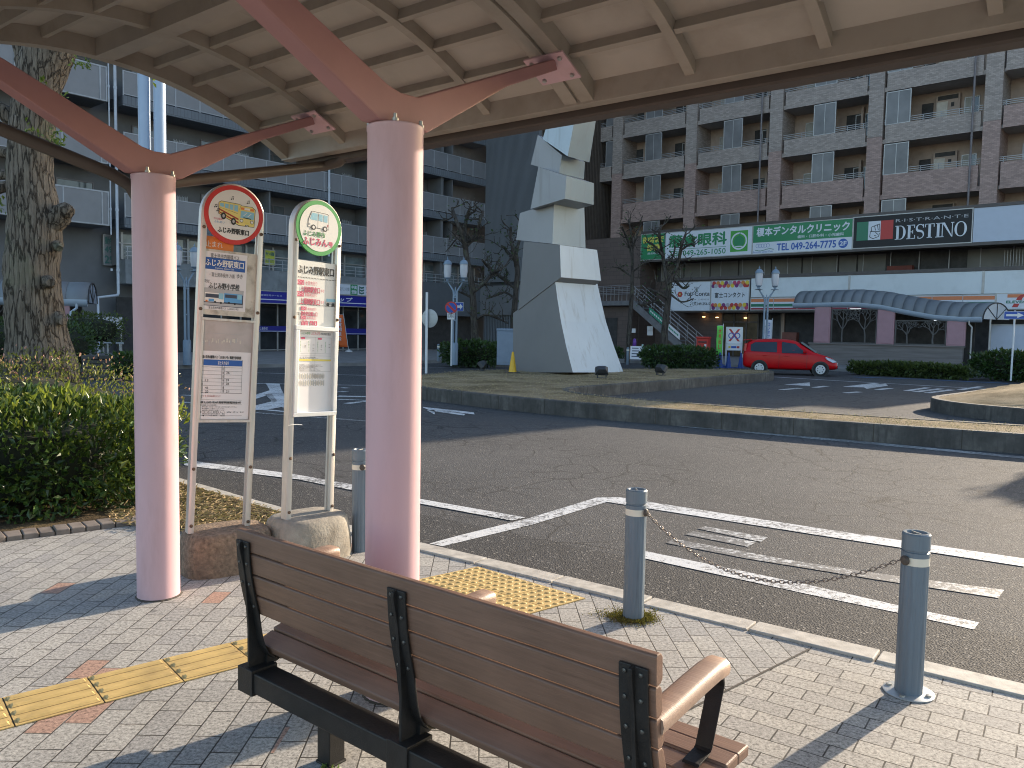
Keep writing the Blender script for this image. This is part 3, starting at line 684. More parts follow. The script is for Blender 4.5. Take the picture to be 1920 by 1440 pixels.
pd(BLK, [(.30, -.06), (.32, -.03), (.58, -.05), (.57, -.08)], 3); pd(WH, [(.30, .02), (.42, .14), (.45, .14), (.33, .02)], 3); pd(WH, [(.44, .0), (.56, .12), (.59, .12), (.47, .0)], 3)
for u, v in ((.25, -.16), (.61, -.17)): g.m = BLK; g.disc(cx+u*R1, cz+v*R1, .06*R1, -.0125, 14); g.m = WH; g.disc(cx+u*R1, cz+v*R1, .045*R1, -.0130, 14)
pd(YBD, [(.36, -.235), (.36, -.20), (.50, -.205), (.50, -.24)], 3); pd(BLK, [(.38, -.33), (.38, -.28), (.50, -.285), (.50, -.335)], 3); pd(WH, [(.40, -.32), (.40, -.295), (.48, -.30), (.48, -.325)], 4)
for u, v in ((-.36, -.08), (-.02, -.22)): g.m = BLK; g.disc(cx+u*R1, cz+v*R1, .085*R1, -.0130, 16, rz=.12*R1); g.m = LGR; g.disc(cx+u*R1, cz+v*R1, .04*R1, -.0136, 12, rz=.06*R1)
for u, v in ((-.66, .18), (-.58, .06), (-.12, .52), (.42, .46)):
    g.m = BLK; g.disc(cx+u*R1, cz+v*R1, .022*R1, -.0115, 8); g.disc(cx+(u+.06)*R1, cz+(v+.015)*R1, .022*R1, -.0117, 8); pd(BLK, [(u+.012, v), (u+.022, v), (u+.022, v+.085), (u+.012, v+.085)], 2); pd(BLK, [(u+.072, v+.015), (u+.082, v+.015), (u+.082, v+.1), (u+.072, v+.1)], 2); pd(BLK, [(u+.012, v+.07), (u+.082, v+.085), (u+.082, v+.105), (u+.012, v+.09)], 3)
g.text('市内循環', (cx-.68*R1, cx-.38*R1, cz-.235*R1, cz-.16*R1), -.0105, PNK); g.text('ふれあい', (cx-.66*R1, cx-.30*R1, cz-.34*R1, cz-.26*R1), -.0105, CYA)
g.text('ふじみ野駅東口', (cx-.53*R1, cx+.52*R1, cz-.645*R1, cz-.455*R1), -.0105, BLK, .0012)
g.build('disc_print', SM, dk)
# panel with the peeling poster
b = (0.014, W1-.014, P1(425, 592)[1], P1(425, 470)[1])
rp = MB().box(b[0], b[1], -.006, .006, b[2], b[3]).build('route_panel', M_tape, s1)
g = MB(); g.m = PAP; pb = B1(380, 474, 463, 582); g.rect(pb[0], pb[1], pb[2], pb[3], -.0075)
y_ = -.0095
g.text('富士見市内循環バス', B1(396, 477, 450, 486), y_, BLK); g.m = BLU; bb = B1(382, 485, 461, 507); g.rect(*bb, -.0085)
g.text('ふじみ野駅東口', B1(386, 488, 458, 501), y_, WH, .001); g.text('Fujimino Station East', B1(405, 502, 440, 506.5), y_, WH)
g.text('・富士見市役所 方面', B1(394, 512, 441, 520), y_, BLK); g.text('ゆき', B1(445, 514, 456, 523), y_, BLK); g.text('次は', B1(384, 523, 394, 530), y_, BLK)
g.text('ふじみ野小学校', B1(392, 531, 450, 543), y_, BLK, .0008)
pb = B1(382, 542, 457, 575); g.m = NVY; g.rect(*pb, -.0085)
def ph(m_, x0, y0, x1, y1, k=0): g.m = m_; bb = B1(x0, y0, x1, y1); g.rect(*bb, -.009-.0006*k)
ph(LGR, 382, 542, 457, 551); ph(WH, 384, 549, 421, 566, 1); ph(NVY, 386, 551, 416, 558, 2); ph(SKY, 411, 550, 420, 561, 3); ph(CYA, 421, 551, 455, 568, 1); ph(NVY, 423, 553, 445, 559, 2); ph(SKY, 446, 553, 454, 562, 3); ph(CYA, 392, 560, 402, 565, 3); ph(ORG, 386, 562, 390, 565, 3); ph(LGR, 383, 569, 456, 574, 1)
for x, y in ((404, 566), (415, 568), (430, 568), (441, 570)): g.m = BLK; a = P1(x, y); g.disc(a[0], a[1], .007, -.0115, 10)
g.text('富士見市内循環バス（ふれあい号）', B1(392, 576, 448, 580.5), y_, BLK)
g.build('poster', SM, rp)
# timetable case
b = (0.008, W1-.008, P1(415, 792)[1], P1(415, 597)[1])
g = MB(); g.frame(b[0], b[1], b[2], b[3], -.024, -.006, .016); tc = g.build('timetable_case', M_alu, s1, bevel=.002)
g = MB(); g.m = GRY; g.rect(b[0]+.014, b[1]-.014, b[2]+.014, b[3]-.014, -.010)
g.m = PAP; pb = B1(374, 662, 461, 781); g.rect(b[0]+.022, b[1]-.022, b[2]+.02, P1(418, 659)[1], -.0115)
y_ = -.0135
def ln(x0, y0, x1, y1, m_=BLK, t=.0010):
    g.m = m_; a = P1(x0, y0); b2 = P1(x1, y1)
    if abs(a[0]-b2[0]) > abs(a[1]-b2[1]): g.rect(min(a[0], b2[0]), max(a[0], b2[0]), (a[1]+b2[1])/2-t, (a[1]+b2[1])/2+t, y_)
    else: g.rect((a[0]+b2[0])/2-t, (a[0]+b2[0])/2+t, min(a[1], b2[1]), max(a[1], b2[1]), y_)
g.text('富士見市内循環バス「ふれあい号」通過予定時刻表', B1(380, 667, 453, 673), y_, BLK, .0004)
g.m = BLU; g.rect(*B1(382, 675, 455, 686), y_); g.text('富士見市役所', B1(409, 677.5, 430, 684), y_-.001, WH)
for i in range(8): yy = 689+i*6.9; ln(376, yy, 454, yy, BLK, .0006)
for x in (376, 381, 416, 421, 454): ln(x, 675, x, 737, BLK, .0006)
for i, h in enumerate(('時', '6', '7', '8', '9', '10', '11', '12')):
    yy = 686.5+i*6.9-1.0; g.text(h, B1(377, yy-2.2, 377+1.7*len(h), yy+2.2), y_, BLK)
for i, h in enumerate(('時', '13', '14', '15', '16', '17', '18', '19')):
    yy = 686.5+i*6.9-1.0; g.text(h, B1(417, yy-2.2, 417+1.7*len(h), yy+2.2), y_, BLK)
for yy, x, t in ((713, 385, '13'), (727, 385, '46'), (734, 385, '20'), (699, 425, '36'), (713, 424, '59'), (720, 424, '28'), (734, 424, '21')): g.text(t, B1(x, yy-2.2, x+6, yy+2.2), y_, BLK)
for yy in (737, 750): ln(376, yy, 454, yy, BLK, .0006)
g.text('日・祝・年末年始は運休となります', B1(381, 741, 414, 744.5), y_, DRD); g.text('備考', B1(377, 740, 380, 748), y_, BLK)
g.text('運賃 大人200円 小児100円 高齢者等特別乗車証利用者100円', B1(376, 752.5, 452, 757), y_, BLK, .0003)
for i, t in enumerate(('□市内循環バスのご利用の皆様へ', '● お降りの方はバスが止まってからお立ちください。', '● 交通事情により遅れることがございます。', '● 両替は停車中にお願いします。', '□お問い合わせ', '● 富士見市役所交通担当　電話', '● バス営業所　電話')):
    g.text(t, B1(376 if t[0] == '□' else 380, 758.5+i*3.25, 408+(37*(i % 3 == 1))+(14*(i > 1)), 761.2+i*3.25), y_, BLK)
for yy in (758, 779.5): ln(375, yy, 454, yy, BLK, .0005)
# ghost of removed lettering
for i in range(22):
    x = 382+i*3.4+random.uniform(-1, 1); y0 = random.uniform(634, 640); g.m = TAP if i % 3 else LGR; bb = B1(x, y0, x+random.uniform(1, 3), y0+random.uniform(3, 9)); g.rect(*bb, -.0108)
ln(384, 624, 455, 628, LGR, .0012)
g.build('timetable_paper', SM, tc)
# old red plate showing behind the disc
g = MB(); bb = (0.012, .20, P1(400, 468)[1], P1(400, 442)[1]); g.m = 0; g.box(bb[0], bb[1], .012, .016, bb[2], bb[3]); g.text('止まれ', (bb[0]+.01, bb[1]-.07, bb[2]+.02, bb[3]-.03), .0105, 1); g.build('old_plate', [M_org, M_white], s1)

# ---- second stop: green ring
zb2 = .30
F2, W2 = sign_frame((536, 974), (617, 958), zb2)
F2.tilt = math.radians(1.9)
s2 = thing('bus_stop_sign', 'bus stop sign with green ringed disc showing a van, on a grey concrete block', 'bus stop sign', F2.o, math.degrees(F2.a))
s2.rotation_euler.y = F2.tilt; zc2 = F2.tpl(592, 428, 0)[1]
sign_body(F2, W2, s2, zb2, zc2)
stone(s2, (W2/2+.02, .03), .28, .225, zb2, M_conc, 5)
P2 = lambda x, y: F2.tpl(x, y, -.02)
def B2(x0, y0, x1, y1): a = P2(x0, (y0+y1)/2)[0]; b_ = P2(x1, (y0+y1)/2)[0]; return (a, b_, P2((x0+x1)/2, y1)[1], P2((x0+x1)/2, y0)[1])
R2 = W2/2+.008; cx, cz, R1 = W2/2, zc2, R2
g = MB(); g.lathe([(0, -.008), (R2, -.008), (R2, .008), (0, .008)], 48, M=Matrix.Translation((W2/2, 0, zc2)) @ Matrix.Rotation(PI/2, 4, 'X'))
dk = g.build('disc', M_green, s2, 40); dk.location.y = -.0155
g = MB(); g.m = WH; g.disc(cx, cz, R2*.85, -.0095, 48)
pd(BLK, [(-.52, -.02), (-.50, .26), (-.36, .58), (.34, .56), (.40, .52), (.41, -.02)]); pd(WH, [(-.505, .0), (-.485, .25), (-.35, .56), (.335, .54), (.385, .50), (.395, .0)], 1)
pd(SKY, [(-.43, .27), (-.34, .52), (-.10, .515), (-.11, .26)], 2); pd(SKY, [(-.05, .26), (-.05, .51), (.12, .505), (.12, .25)], 2); pd(SKY, [(.16, .25), (.16, .50), (.34, .49), (.34, .24)], 2)
pd(BLK, [(-.085, .0), (-.075, .0), (-.075, .53), (-.085, .53)], 2); pd(RED, [(.345, .08), (.345, .18), (.38, .18), (.38, .08)], 2); pd(LGR, [(-.49, .06), (-.49, .13), (-.42, .13), (-.42, .06)], 2)
for u in (-.27, .24): g.m = BLK; g.disc(cx+u*R2, cz+.0*R2, .10*R2, -.0125, 18); g.m = WH; g.disc(cx+u*R2, cz, .055*R2, -.0131, 14)
g.text('ふじみ野市', (cx-.70*R2, cx+.26*R2, cz-.34*R2, cz-.14*R2), -.0105, DGN, .001)
g.text('ふじみん', (cx-.70*R2, cx+.38*R2, cz-.65*R2, cz-.39*R2), -.0105, PNK, .0025); g.text('号', (cx+.41*R2, cx+.62*R2, cz-.63*R2, cz-.45*R2), -.0105, PNK, .0015)
g.build('disc_print', SM, dk)
b = (.012, W2-.012, P2(590, 612)[1], P2(590, 490)[1])
rp = MB().box(b[0], b[1], -.006, .006, b[2], b[3]).build('route_panel', M_white, s2)
g = MB(); y_ = -.0085
def C2(u0, u1, v0, v1): return (b[0]+(b[1]-b[0])*u0, b[0]+(b[1]-b[0])*u1, b[3]-(b[3]-b[2])*v1, b[3]-(b[3]-b[2])*v0)
g.text('ふじみ野駅東口', C2(.04, .93, .075, .205), y_, BLK, .0014)
for v in (.255, .665):
    for i in range(26): u = .02+i*.0375; g.m = BLK; g.rect(*C2(u, u+.019, v, v+.012), y_)
def course(u, v, k, t1, t2, sc=1.0):
    g.m = PNK; g.rect(*C2(u, u+.18*sc, v, v+.075*sc), y_); g.text(k+'コース', C2(u+.015, u+.165*sc, v+.013, v+.062*sc), y_-.0008, WH); g.text(t1, C2(u+.21*sc, u+.50*sc, v+.01, v+.07*sc), y_, PNK)
    g.text(t2, C2(u+(.10 if sc > .9 else 0), u+(.57 if sc > .9 else .40), v+.095*sc, v+.19*sc), y_, PNK, .0008)
course(.02, .30, 'A', '水宮先回り', '上福岡駅東口'); course(.02, .48, 'B', '新駒林先回り', '上福岡駅東口')
for v in (.415, .595): g.text('ゆき', C2(.62, .70, v, v+.05), y_, PNK)
course(.14, .705, 'A', '水宮先回り', '砂中央公園入口', .75); course(.14, .845, 'B', '新駒林先回り', '苗間', .75)
g.text('次は', C2(.01, .105, .79, .84), y_, BLK)
g.m = SKY; g.rect(*C2(.76, .99, .555, .60), y_); g.m = LGR; g.rect(*C2(.74, .99, .60, .645), y_)
for u in (.80, .93): g.m = BLK; q = C2(u, u, .645, .645); g.disc(q[0], q[2], .013, y_-.001, 12)
g.build('route_print', SM, rp)
b = (.002, W2-.002, P2(590, 780)[1], P2(590, 612)[1])
g = MB(); g.frame(b[0], b[1], b[2], b[3], -.042, -.006, .030); tc = g.build('timetable_case', M_alu2, s2, bevel=.003)
g = MB(); g.m = PAP; g.rect(b[0]+.028, b[1]-.028, b[2]+.028, b[3]-.028, -.012); y_ = -.0145
g.text('ふじみ野市', C2(.17, .38, .065, .095), y_, DGN); g.text('ふじみん号', C2(.40, .60, .06, .097), y_, PNK); g.text('時刻表運行案内', C2(.62, .86, .066, .095), y_, BLK)
for v0, v1 in ((.12, .30), (.325, .50)):
    for v in (v0, v1): g.m = LGR; g.rect(*C2(.12, .88, v, v+.003), y_)
for u in (.12, .50, .88): g.m = LGR; g.rect(*C2(u, u+.004, .12, .50), y_)
for u in (.15, .34, .55, .73):
    for k in range(8): g.text(str(6+k), C2(u, u+.022, .165+k*.016, .177+k*.016), y_, DGN)
for u, v in ((.25, .21), (.25, .225), (.44, .20), (.44, .24), (.63, .20), (.63, .22), (.63, .25), (.82, .19), (.82, .22), (.44, .265)): g.text('%02d' % (5+int(u*60)), C2(u, u+.035, v, v+.012), y_, BLK)
for u in (.17, .56): g.m = PNK; g.rect(*C2(u, u+.09, .125, .145), y_)
g.m = YBD; g.rect(*C2(.12, .88, .365, .385), y_)
for k, t in enumerate(('土曜・日曜・祝日及び年末年始は運休', '満員の場合は次の便をご利用ください', '交通事情により遅れる場合があります', '車内では携帯電話の使用をお控えください', 'お問い合わせは市役所交通係まで', '運賃は車内でお支払いください', '両替はあらかじめお済ませください')):
    g.text(t, C2(.14, .52+.06*((k*5) % 4), .395+k*.0145-.055*(k < 2), .406+k*.0145-.055*(k < 2)), y_, BLK)
for r_ in range(2):
    for k in range(26): u = .12+k*.024; h = .022*abs(math.sin(k*1.9+r_))+.012; g.m = LGR if k % 2 else TAP; g.rect(*C2(u, u+.015, .535+r_*.075-h+.02, .535+r_*.075+h+.02), y_)
g.build('timetable_paper', SM, tc)
g = MB(); g.tube([(-.03, -.03, P2(545, 797)[1]), (.03, -.03, P2(545, 796)[1]), (.075, -.034, P2(548, 797)[1])], .003, 6); g.build('cable_tie', M_white, s2)

# ================================================================ bollards and chain
M_boll = mat('blue_grey_bollard', (.15, .19, .23), .45, .1, var=.12, vs=3, stretch=(8, 8, .5), bmp=.2, bs_=90, stain=(.06, .075, .09), stain_s=6, stain_amt=.45)
M_refl = mat('reflective_band', (.72, .66, .55), .35, var=.05); M_plate = mat('base_plate_steel', (.42, .44, .44), .45, .5, var=.2, vs=9)
def bollard_mesh():
    t = thing('bollard', 'x', 'bollard', (0, 0, 0), 0, 'bollards along the kerb')
    H_ = .745; r = .0585
    g = MB(); n = 48; rr = []
    for z in (0, .6):
        rr.append([Vector(((r-(.0028 if (k % 4 == 0) else 0))*math.cos(2*PI*k/n), (r-(.0028 if (k % 4 == 0) else 0))*math.sin(2*PI*k/n), z)) for k in range(n)])
    g.rings(rr, cap=False); g.lathe([(r, .60), (r, .655), (r-.006, .658), (r-.006, .664), (r+.001, .667), (r+.001, .735), (r-.004, .742), (r-.014, .742), (r-.018, .733), (0, .731)], 48)
    g.build('post', M_boll, t, 30)
    g = MB(); a0 = -PI/2; m_ = 20
    vs = [Vector(((r+.0012)*math.cos(a0+(k/m_-.5)*3.6), (r+.0012)*math.sin(a0+(k/m_-.5)*3.6), z)) for z in (.598, .634) for k in range(m_+1)]
    g.mesh(vs, [(k, k+1, m_+2+k, m_+1+k) for k in range(m_)]); g.build('reflective_band', M_refl, t, 30)
    g = MB(); g.lathe([(0, 0), (.022, 0), (.022, .004), (.015, .012), (0, .014)], 16, M=Matrix.Translation((.045, -.048, .62)) @ Matrix.Rotation(PI/2, 4, 'X') @ Matrix.Rotation(.85, 4, 'Y')); g.build('chain_eye', M_gut, t, 40)
    g = MB(); g.box(-.004, .004, -.03, .03, .731, .742); g.build('cap_lug', M_bolt, t)
    return t
bp = [gnd(1187, 1160), gnd(1703, 1298), gnd(675, 1032)]
bo = bollard_mesh(); bo.location = bp[0]; bo['label'] = 'ribbed grey bollard with moss round its foot, by the yellow warning paving'
b2 = dup(bo, bp[1], 12, 'ribbed grey bollard standing on a round steel plate near the right edge')
b3 = dup(bo, bp[2], -20, 'ribbed grey bollard half hidden behind the nearer pink column')
g = MB(); g.lathe([(0, .002), (.108, .002), (.108, .006), (.103, .008), (0, .008)], 40); pl_ = g.build('base_plate', M_plate, b2, 30)
for c_ in b2.children:
    if c_.name.startswith('chain_eye'): c_.rotation_euler.z = math.radians(-120)
for k in range(4): a = .6+k*PI/2; MB().lathe([(0, .012), (.013, .012), (.012, .02), (0, .021)], 8, (.085*math.cos(a), .085*math.sin(a), -.004)).build('bolt', M_bolt, pl_)
pass
# chain of oval links
M_chain = mat('rusty_chain', (.26, .22, .19), .45, .75, var=.45, vs=40)
ca = bp[0]+Vector((.05, -.045, .62)); cb = bp[1]+Vector((-.055, .02, .61)); nl = 62; g = MB()
def cp(t): p = ca.lerp(cb, t); p.z -= .235*4*t*(1-t)*(1+.10*(1-2*t)); return p
for k in range(nl):
    a = cp(k/nl); b_ = cp((k+1)/nl); c_ = (a+b_)/2; t = (b_-a).normalized(); up = Vector((0, 0, 1)); s_ = t.cross(up).normalized(); v = s_ if k % 2 else s_.cross(t)
    hl = (b_-a).length*.68; rr = [c_ + t*hl*math.cos(q*PI/6) + v*.0085*math.sin(q*PI/6) for q in range(13)]
    g.tube(rr, .0025, 5, cap=False)
tag(g.build('chain', M_chain), 'sagging rusty chain slung between the two kerbside bollards', 'chain')
# moss collars
M_moss = leafmat('moss', (.10, .075, .012), (.20, .15, .03), .1, .9)
cs, ds = [], []
for k in range(2600):
    a = random.uniform(0, 2*PI); r = .055+abs(random.gauss(0, .045))*(1.5 if math.sin(a*1.0-.3) > .3 else .8); p = bp[0]+Vector((math.cos(a)*r*1.15, math.sin(a)*r*.9, random.uniform(.0, .012)*(1 if r < .11 else .4))); cs.append(p); ds.append((random.gauss(0, .6), random.gauss(0, .6), 1))
mo = leaves('moss', cs, ds, .012, .006, M_moss); mo['kind'] = 'stuff'; tag(mo, 'brown green moss collar round the foot of the nearer bollard', 'moss')
cs, ds = [], []
lp = bench.matrix_world if False else Matrix.Translation((-1.108, 3.156, 0)) @ Matrix.Rotation(math.radians(-39), 4, 'Z')
for s in (.545, 1.36):
    for k in range(34):
        p = lp @ Vector((s+random.gauss(.03, .025), random.gauss(.04, .022), 0)); cs.append(p); ds.append((random.gauss(0, .5), random.gauss(0, .5), 1))
we = leaves('weed', cs, ds, .022, .010, leafmat('weed_leaf', (.03, .07, .012), (.10, .15, .03))); we['kind'] = 'stuff'; tag(we, 'small green weeds at the feet of the bench legs', 'weeds')
# ================================================================ plants
def barkmat(name, c1, c2, c3, sc=1.0):
    m, nt, b = _new(name)
    v = coords(nt, scale=(17*sc, 17*sc, 1.7*sc)); n = noise(nt, v, 2.6, 9, .75)
    vo = N(nt, 'ShaderNodeTexVoronoi', feature='DISTANCE_TO_EDGE'); vo.inputs['Scale'].default_value = 2.2
    d = mix(nt, .5, v, n.outputs['Color']); L(nt, d, vo.inputs['Vector'])
    c = ramp(nt, n.outputs[0], [(.3, c1), (.5, c2), (.72, c3)]).outputs[0]
    cr = ramp(nt, vo.outputs['Distance'], [(0, .0), (.07, 1.0)])
    c = mix(nt, cr.outputs[0], tuple(x*.55 for x in c1), c)
    lich = noise(nt, coords(nt), 2.3, 5); c = mix(nt, ramp(nt, lich.outputs[0], [(.55, 0.0), (.7, .45)]).outputs[0], c, (.17, .18, .11))
    L(nt, c, b.inputs['Base Color']); b.inputs['Roughness'].default_value = .9; b.inputs['Specular IOR Level'].default_value = .2
    h = mix(nt, .5, cr.outputs[0], n.outputs[0]); bump(nt, h, b, 1.0, .03); return m
M_bark = barkmat('ridged_bark', (.085, .068, .052), (.165, .138, .108), (.26, .225, .18)); M_barkd = barkmat('dark_bark', (.05, .042, .036), (.085, .072, .062), (.12, .105, .09), .8)
def skin_tree(g, pts, rad, n=14, wob=.07):
    """a limb with bumpy rings through the given points"""
    P = [Vector(p) for p in pts]; out = []; R_ = []
    for i in range(len(P)-1):
        k = 5
        for q in range(k):
            t = q/k; a = P[max(i-1, 0)]; b_ = P[i]; c_ = P[i+1]; d_ = P[min(i+2, len(P)-1)]
            out.append(.5*((2*b_)+(c_-a)*t+(2*a-5*b_+4*c_-d_)*t*t+(3*b_-a-3*c_+d_)*t**3)); R_.append(rad[i]*(1-t)+rad[i+1]*t)
    out.append(P[-1]); R_.append(rad[-1]); g.tube(out, R_, n, True, wob)
TY = 9.3
def tp3(x, y, dy=0): return at(x, y, TY+dy)
t = thing('street_tree', 'thick pruned tree with ridged bark and knobby cut limbs rising from the hedge', 'tree', (tp3(75, 690).x, TY, 0))
inv = Vector((-t.location.x, -TY, 0))
g = MB(); k = TY/FPX
skin_tree(g, [(tp3(x, y)+inv) for x, y in ((84, 800), (79, 700), (70, 630), (62, 560), (60, 500), (66, 440), (62, 380), (56, 320), (60, 250), (66, 190), (80, 130), (98, 80), (112, 20), (125, -80), (140, -200), (150, -330))], [k*r for r in (72, 62, 52, 48, 46, 46, 42, 38, 37, 38, 40, 42, 40, 36, 30, 16)], 26, .035)
g.build('trunk', M_bark, t, 60)
limbs = [([(70, 190), (50, 130), (40, 90), (20, 40), (-20, -60)], (18, 17, 14, 12, 9), .1), ([(50, 225), (20, 222), (0, 205), (-40, 190)], (15, 13, 14, 9), -.1), ([(48, 240), (38, 232), (28, 226)], (17, 19, 10), -.35),
         ([(50, 300), (20, 288), (-30, 280)], (13, 11, 9), .2), ([(50, 355), (25, 352), (8, 350), (-12, 357)], (11, 10, 10, 9), -.25), ([(45, 330), (22, 328), (-20, 330)], (10, 9, 8), .25),
         ([(78, 430), (108, 408), (122, 396), (132, 400)], (24, 20, 17, 9), -.1), ([(95, 590), (112, 598), (118, 602)], (14, 12, 7), -.2), ([(100, 455), (108, 462), (112, 466)], (10, 9, 5), -.3), ([(80, 530), (90, 528), (95, 530)], (12, 13, 7), -.42)]
for pts, rs, dy in limbs:
    g = MB(); skin_tree(g, [(tp3(x, y, dy*(i/len(pts)))+inv) for i, (x, y) in enumerate(pts)], [k*r for r in rs], 14, .09); g.build('limb', M_bark, t, 60)
M_leafs = leafmat('sprout_leaf', (.045, .085, .015), (.13, .18, .03))
cs, ds = [], []
for x, y, n_, sp in ((112, 268, 26, 12), (108, 250, 10, 8), (147, 118, 16, 8), (165, 112, 10, 6), (165, 125, 8, 8), (120, 178, 8, 4), (78, 152, 14, 10), (92, 262, 12, 8), (2, 390, 14, 12), (60, 250, 14, 18), (285, 152, 6, 3)):
    for _ in range(n_):
        p = tp3(x+random.gauss(0, sp*.6), y+random.gauss(0, sp*.6), -.35 if y > 100 else 0)+inv; cs.append(p); ds.append((random.gauss(0, .6), random.gauss(0, .6), random.gauss(.2, .6)))
leaves('foliage', cs, ds, .062, .030, M_leafs, t)

def bush_pts(n, ctr, half, R_, shell=.32, wav=.12, flatb=True):
    """points near the outer skin of a rounded clipped mass, with outward directions"""
    cs, ds = [], []; ph = [R_.uniform(0, 6) for _ in range(6)]
    while len(cs) < n:
        d = Vector((R_.gauss(0, 1), R_.gauss(0, 1), R_.gauss(0, 1)))
        if d.length < .01: continue
        d.normalize(); q = 3.6
        r = (abs(d.x)**q+abs(d.y)**q+abs(d.z)**q)**(-1/q)
        bmp = 1+wav*(math.sin(d.x*7+ph[0])*math.sin(d.y*6+ph[1])+.7*math.sin(d.z*8+ph[2])*math.sin(d.x*11+ph[3]))
        k = r*bmp*(1-shell*R_.random()**1.6)
        p = Vector((d.x*half[0]*k, d.y*half[1]*k, d.z*half[2]*k))
        if flatb and ctr[2]+p.z < .02: continue
        cs.append(Vector(ctr)+p); dd_ = Vector((d.x/half[0], d.y/half[1], d.z/half[2])).normalized()
        ds.append(dd_+Vector((R_.gauss(0, .55), R_.gauss(0, .55), R_.gauss(.25, .5))))
    return cs, ds
def core(name, ctr, half, m, parent, sc=.72):
    g = MB(); rr = []
    for i in range(7):
        a = -PI/2+PI*i/6; ring = []
        for j in range(12):
            b_ = 2*PI*j/12; d = Vector((math.cos(a)*math.cos(b_), math.cos(a)*math.sin(b_), math.sin(a))); q = 3.6; s_ = sum(abs(x)**q for x in d)**(-1/q)*sc
            ring.append(Vector((ctr[0]+d.x*s_*half[0], ctr[1]+d.y*s_*half[1], max(.0, ctr[2]+d.z*s_*half[2]))))
        rr.append(ring)
    g.rings(rr); return g.build(name, m, parent)
M_twig = mat('twig_core', (.018, .022, .010), .95, var=.5, vs=12)
M_lf1 = leafmat('glossy_hedge_leaf', (.013, .036, .008), (.050, .092, .018), .16, .36); M_lf2 = leafmat('abelia_leaf', (.055, .06, .018), (.16, .15, .035), .3, .45); M_lf3 = leafmat('dark_bush_leaf', (.010, .028, .008), (.035, .075, .018), .15, .4); M_lf4 = leafmat('hedge_row_leaf', (.018, .035, .010), (.06, .085, .022), .2, .5); M_flow = leafmat('pink_flower', (.40, .16, .12), (.55, .28, .22), .3, .6)
M_lfn = leafmat('yellow_green_leaf', (.08, .11, .015), (.19, .20, .035), .35, .35)  # paler yellow green leaves, set mostly on the upper hedge
def bush(name, label, cat, c, half, n, ln, wd, m, seed, group=None, deg=0, extra=None, shell=.32):
    t = thing(name, label, cat, (c[0], c[1], 0), deg, group); R_ = random.Random(seed); np.random.seed(seed)
    core('branches', (0, 0, c[2]), half, M_twig, t)
    cs, ds = bush_pts(n, (0, 0, c[2]), half, R_, shell); leaves('foliage', cs, ds, ln, wd, m, t)
    if extra:
        for (k, mm, l2, w2, cond) in extra:
            cs2, ds2 = bush_pts(k*6, (0, 0, c[2]), [h*1.03 for h in half], R_, .10); sel = [(a, b_) for a, b_ in zip(cs2, ds2) if cond(a)][:k]
            if sel: leaves('foliage' if mm is not M_flow else 'blossom', [a for a, _ in sel], [b_ for _, b_ in sel], l2, w2, mm, t)
    return t
# near hedge and the reddish shrub behind it
bush('hedge', 'clipped glossy dark green hedge bulging over the brick edged planter', 'hedge', (-4.86, 6.93, .40), (1.70, .85, .56), 15000, .086, .037, M_lf1, 11, deg=12, extra=[(1100, M_lfn, .09, .038, lambda p: p.z > .66 or (p.y < -.5 and random.random() < .10))], shell=.26)
bush('hedge', 'loose olive shrub dotted with pink flowers under the big tree', 'hedge', (-5.72, 8.35, .58), (1.95, .85, .65), 11000, .042, .020, M_lf2, 12, deg=8, extra=[(420, M_flow, .035, .022, lambda p: p.z > .7 and p.x > -.4), (900, M_lf3, .045, .02, lambda p: p.z < .7)], shell=.34)
bush('shrub', 'dark round shrub behind the big tree trunk beside the low stone stack', 'shrub', (-14.1, 25.0, .75), (1.0, .8, .8), 1500, .13, .06, M_lf3, 13)
bush('shrub', 'lighter clipped box shrub above the low stone stack', 'shrub', (-14.6, 27.5, 1.35), (1.25, .7, .55), 1500, .12, .055, M_lf4, 14)
bush('shrub', 'dark shrub at the left picture edge behind the big tree', 'shrub', (-17.6, 27.0, .9), (1.6, .8, .8), 1500, .13, .06, M_lf3, 15)
def gat(px, py, z=.05): p = gnd(px, py, z); return p
def fbush(label, x0, x1, ytop, Y, hz, n, m, seed, hy=.8, name='bush'):
    a = at(x0, 660, Y); b_ = at(x1, 660, Y); top = at((x0+x1)/2, ytop, Y).z
    return bush(name, label, 'bush', ((a.x+b_.x)/2, Y, top/2), ((b_.x-a.x)/2, hy, top/2), n, .17, .08, m, seed)
fbush('dark green rounded bush under the twin lantern lamp left of the sculpture', 832, 938, 641, 35.5, 0, 2600, M_lf3, 21)
fbush('long dark green bush in front of the outside stairs', 1204, 1340, 651, 36.5, 0, 3000, M_lf3, 22)
fbush('small dark shrub against the brown wall behind the sign board', 1130, 1168, 652, 47, 0, 600, M_lf3, 23)
fbush('small shrub by the low stone stack near the left column', 218, 256, 664, 24, 0, 500, M_lf3, 24, .5)
# hedge row before the station entrance wall
HB = Frame(0, 0, -42.1); a = gnd(1590, 696, .02); b_ = gnd(1960, 716, .02)
def hrow(label, p0, p1, h, th, n, m, seed, ln=.16, off=.6):
    d = (p1-p0); L_ = d.length; dg = math.degrees(math.atan2(d.y, d.x)); nn = Vector((-d.y, d.x, 0)).normalized(); c_ = (p0+p1)/2+nn*off
    return bush('hedge', label, 'hedge', (c_.x, c_.y, h/2), (L_/2, th, h/2), n, ln, ln*.45, m, seed, deg=dg)
hrow('low ragged hedge along the foot of the grey wall by the red car', gnd(1588, 697, .02), gnd(1812, 708, .02), .42, .35, 3600, M_lf4, 31, .20, .3)
hrow('taller clipped hedge at the right picture edge beside the one way sign', gnd(1800, 706, .02), gnd(2030, 719, .02), 1.05, .6, 4200, M_lf3, 32, .18, .9)

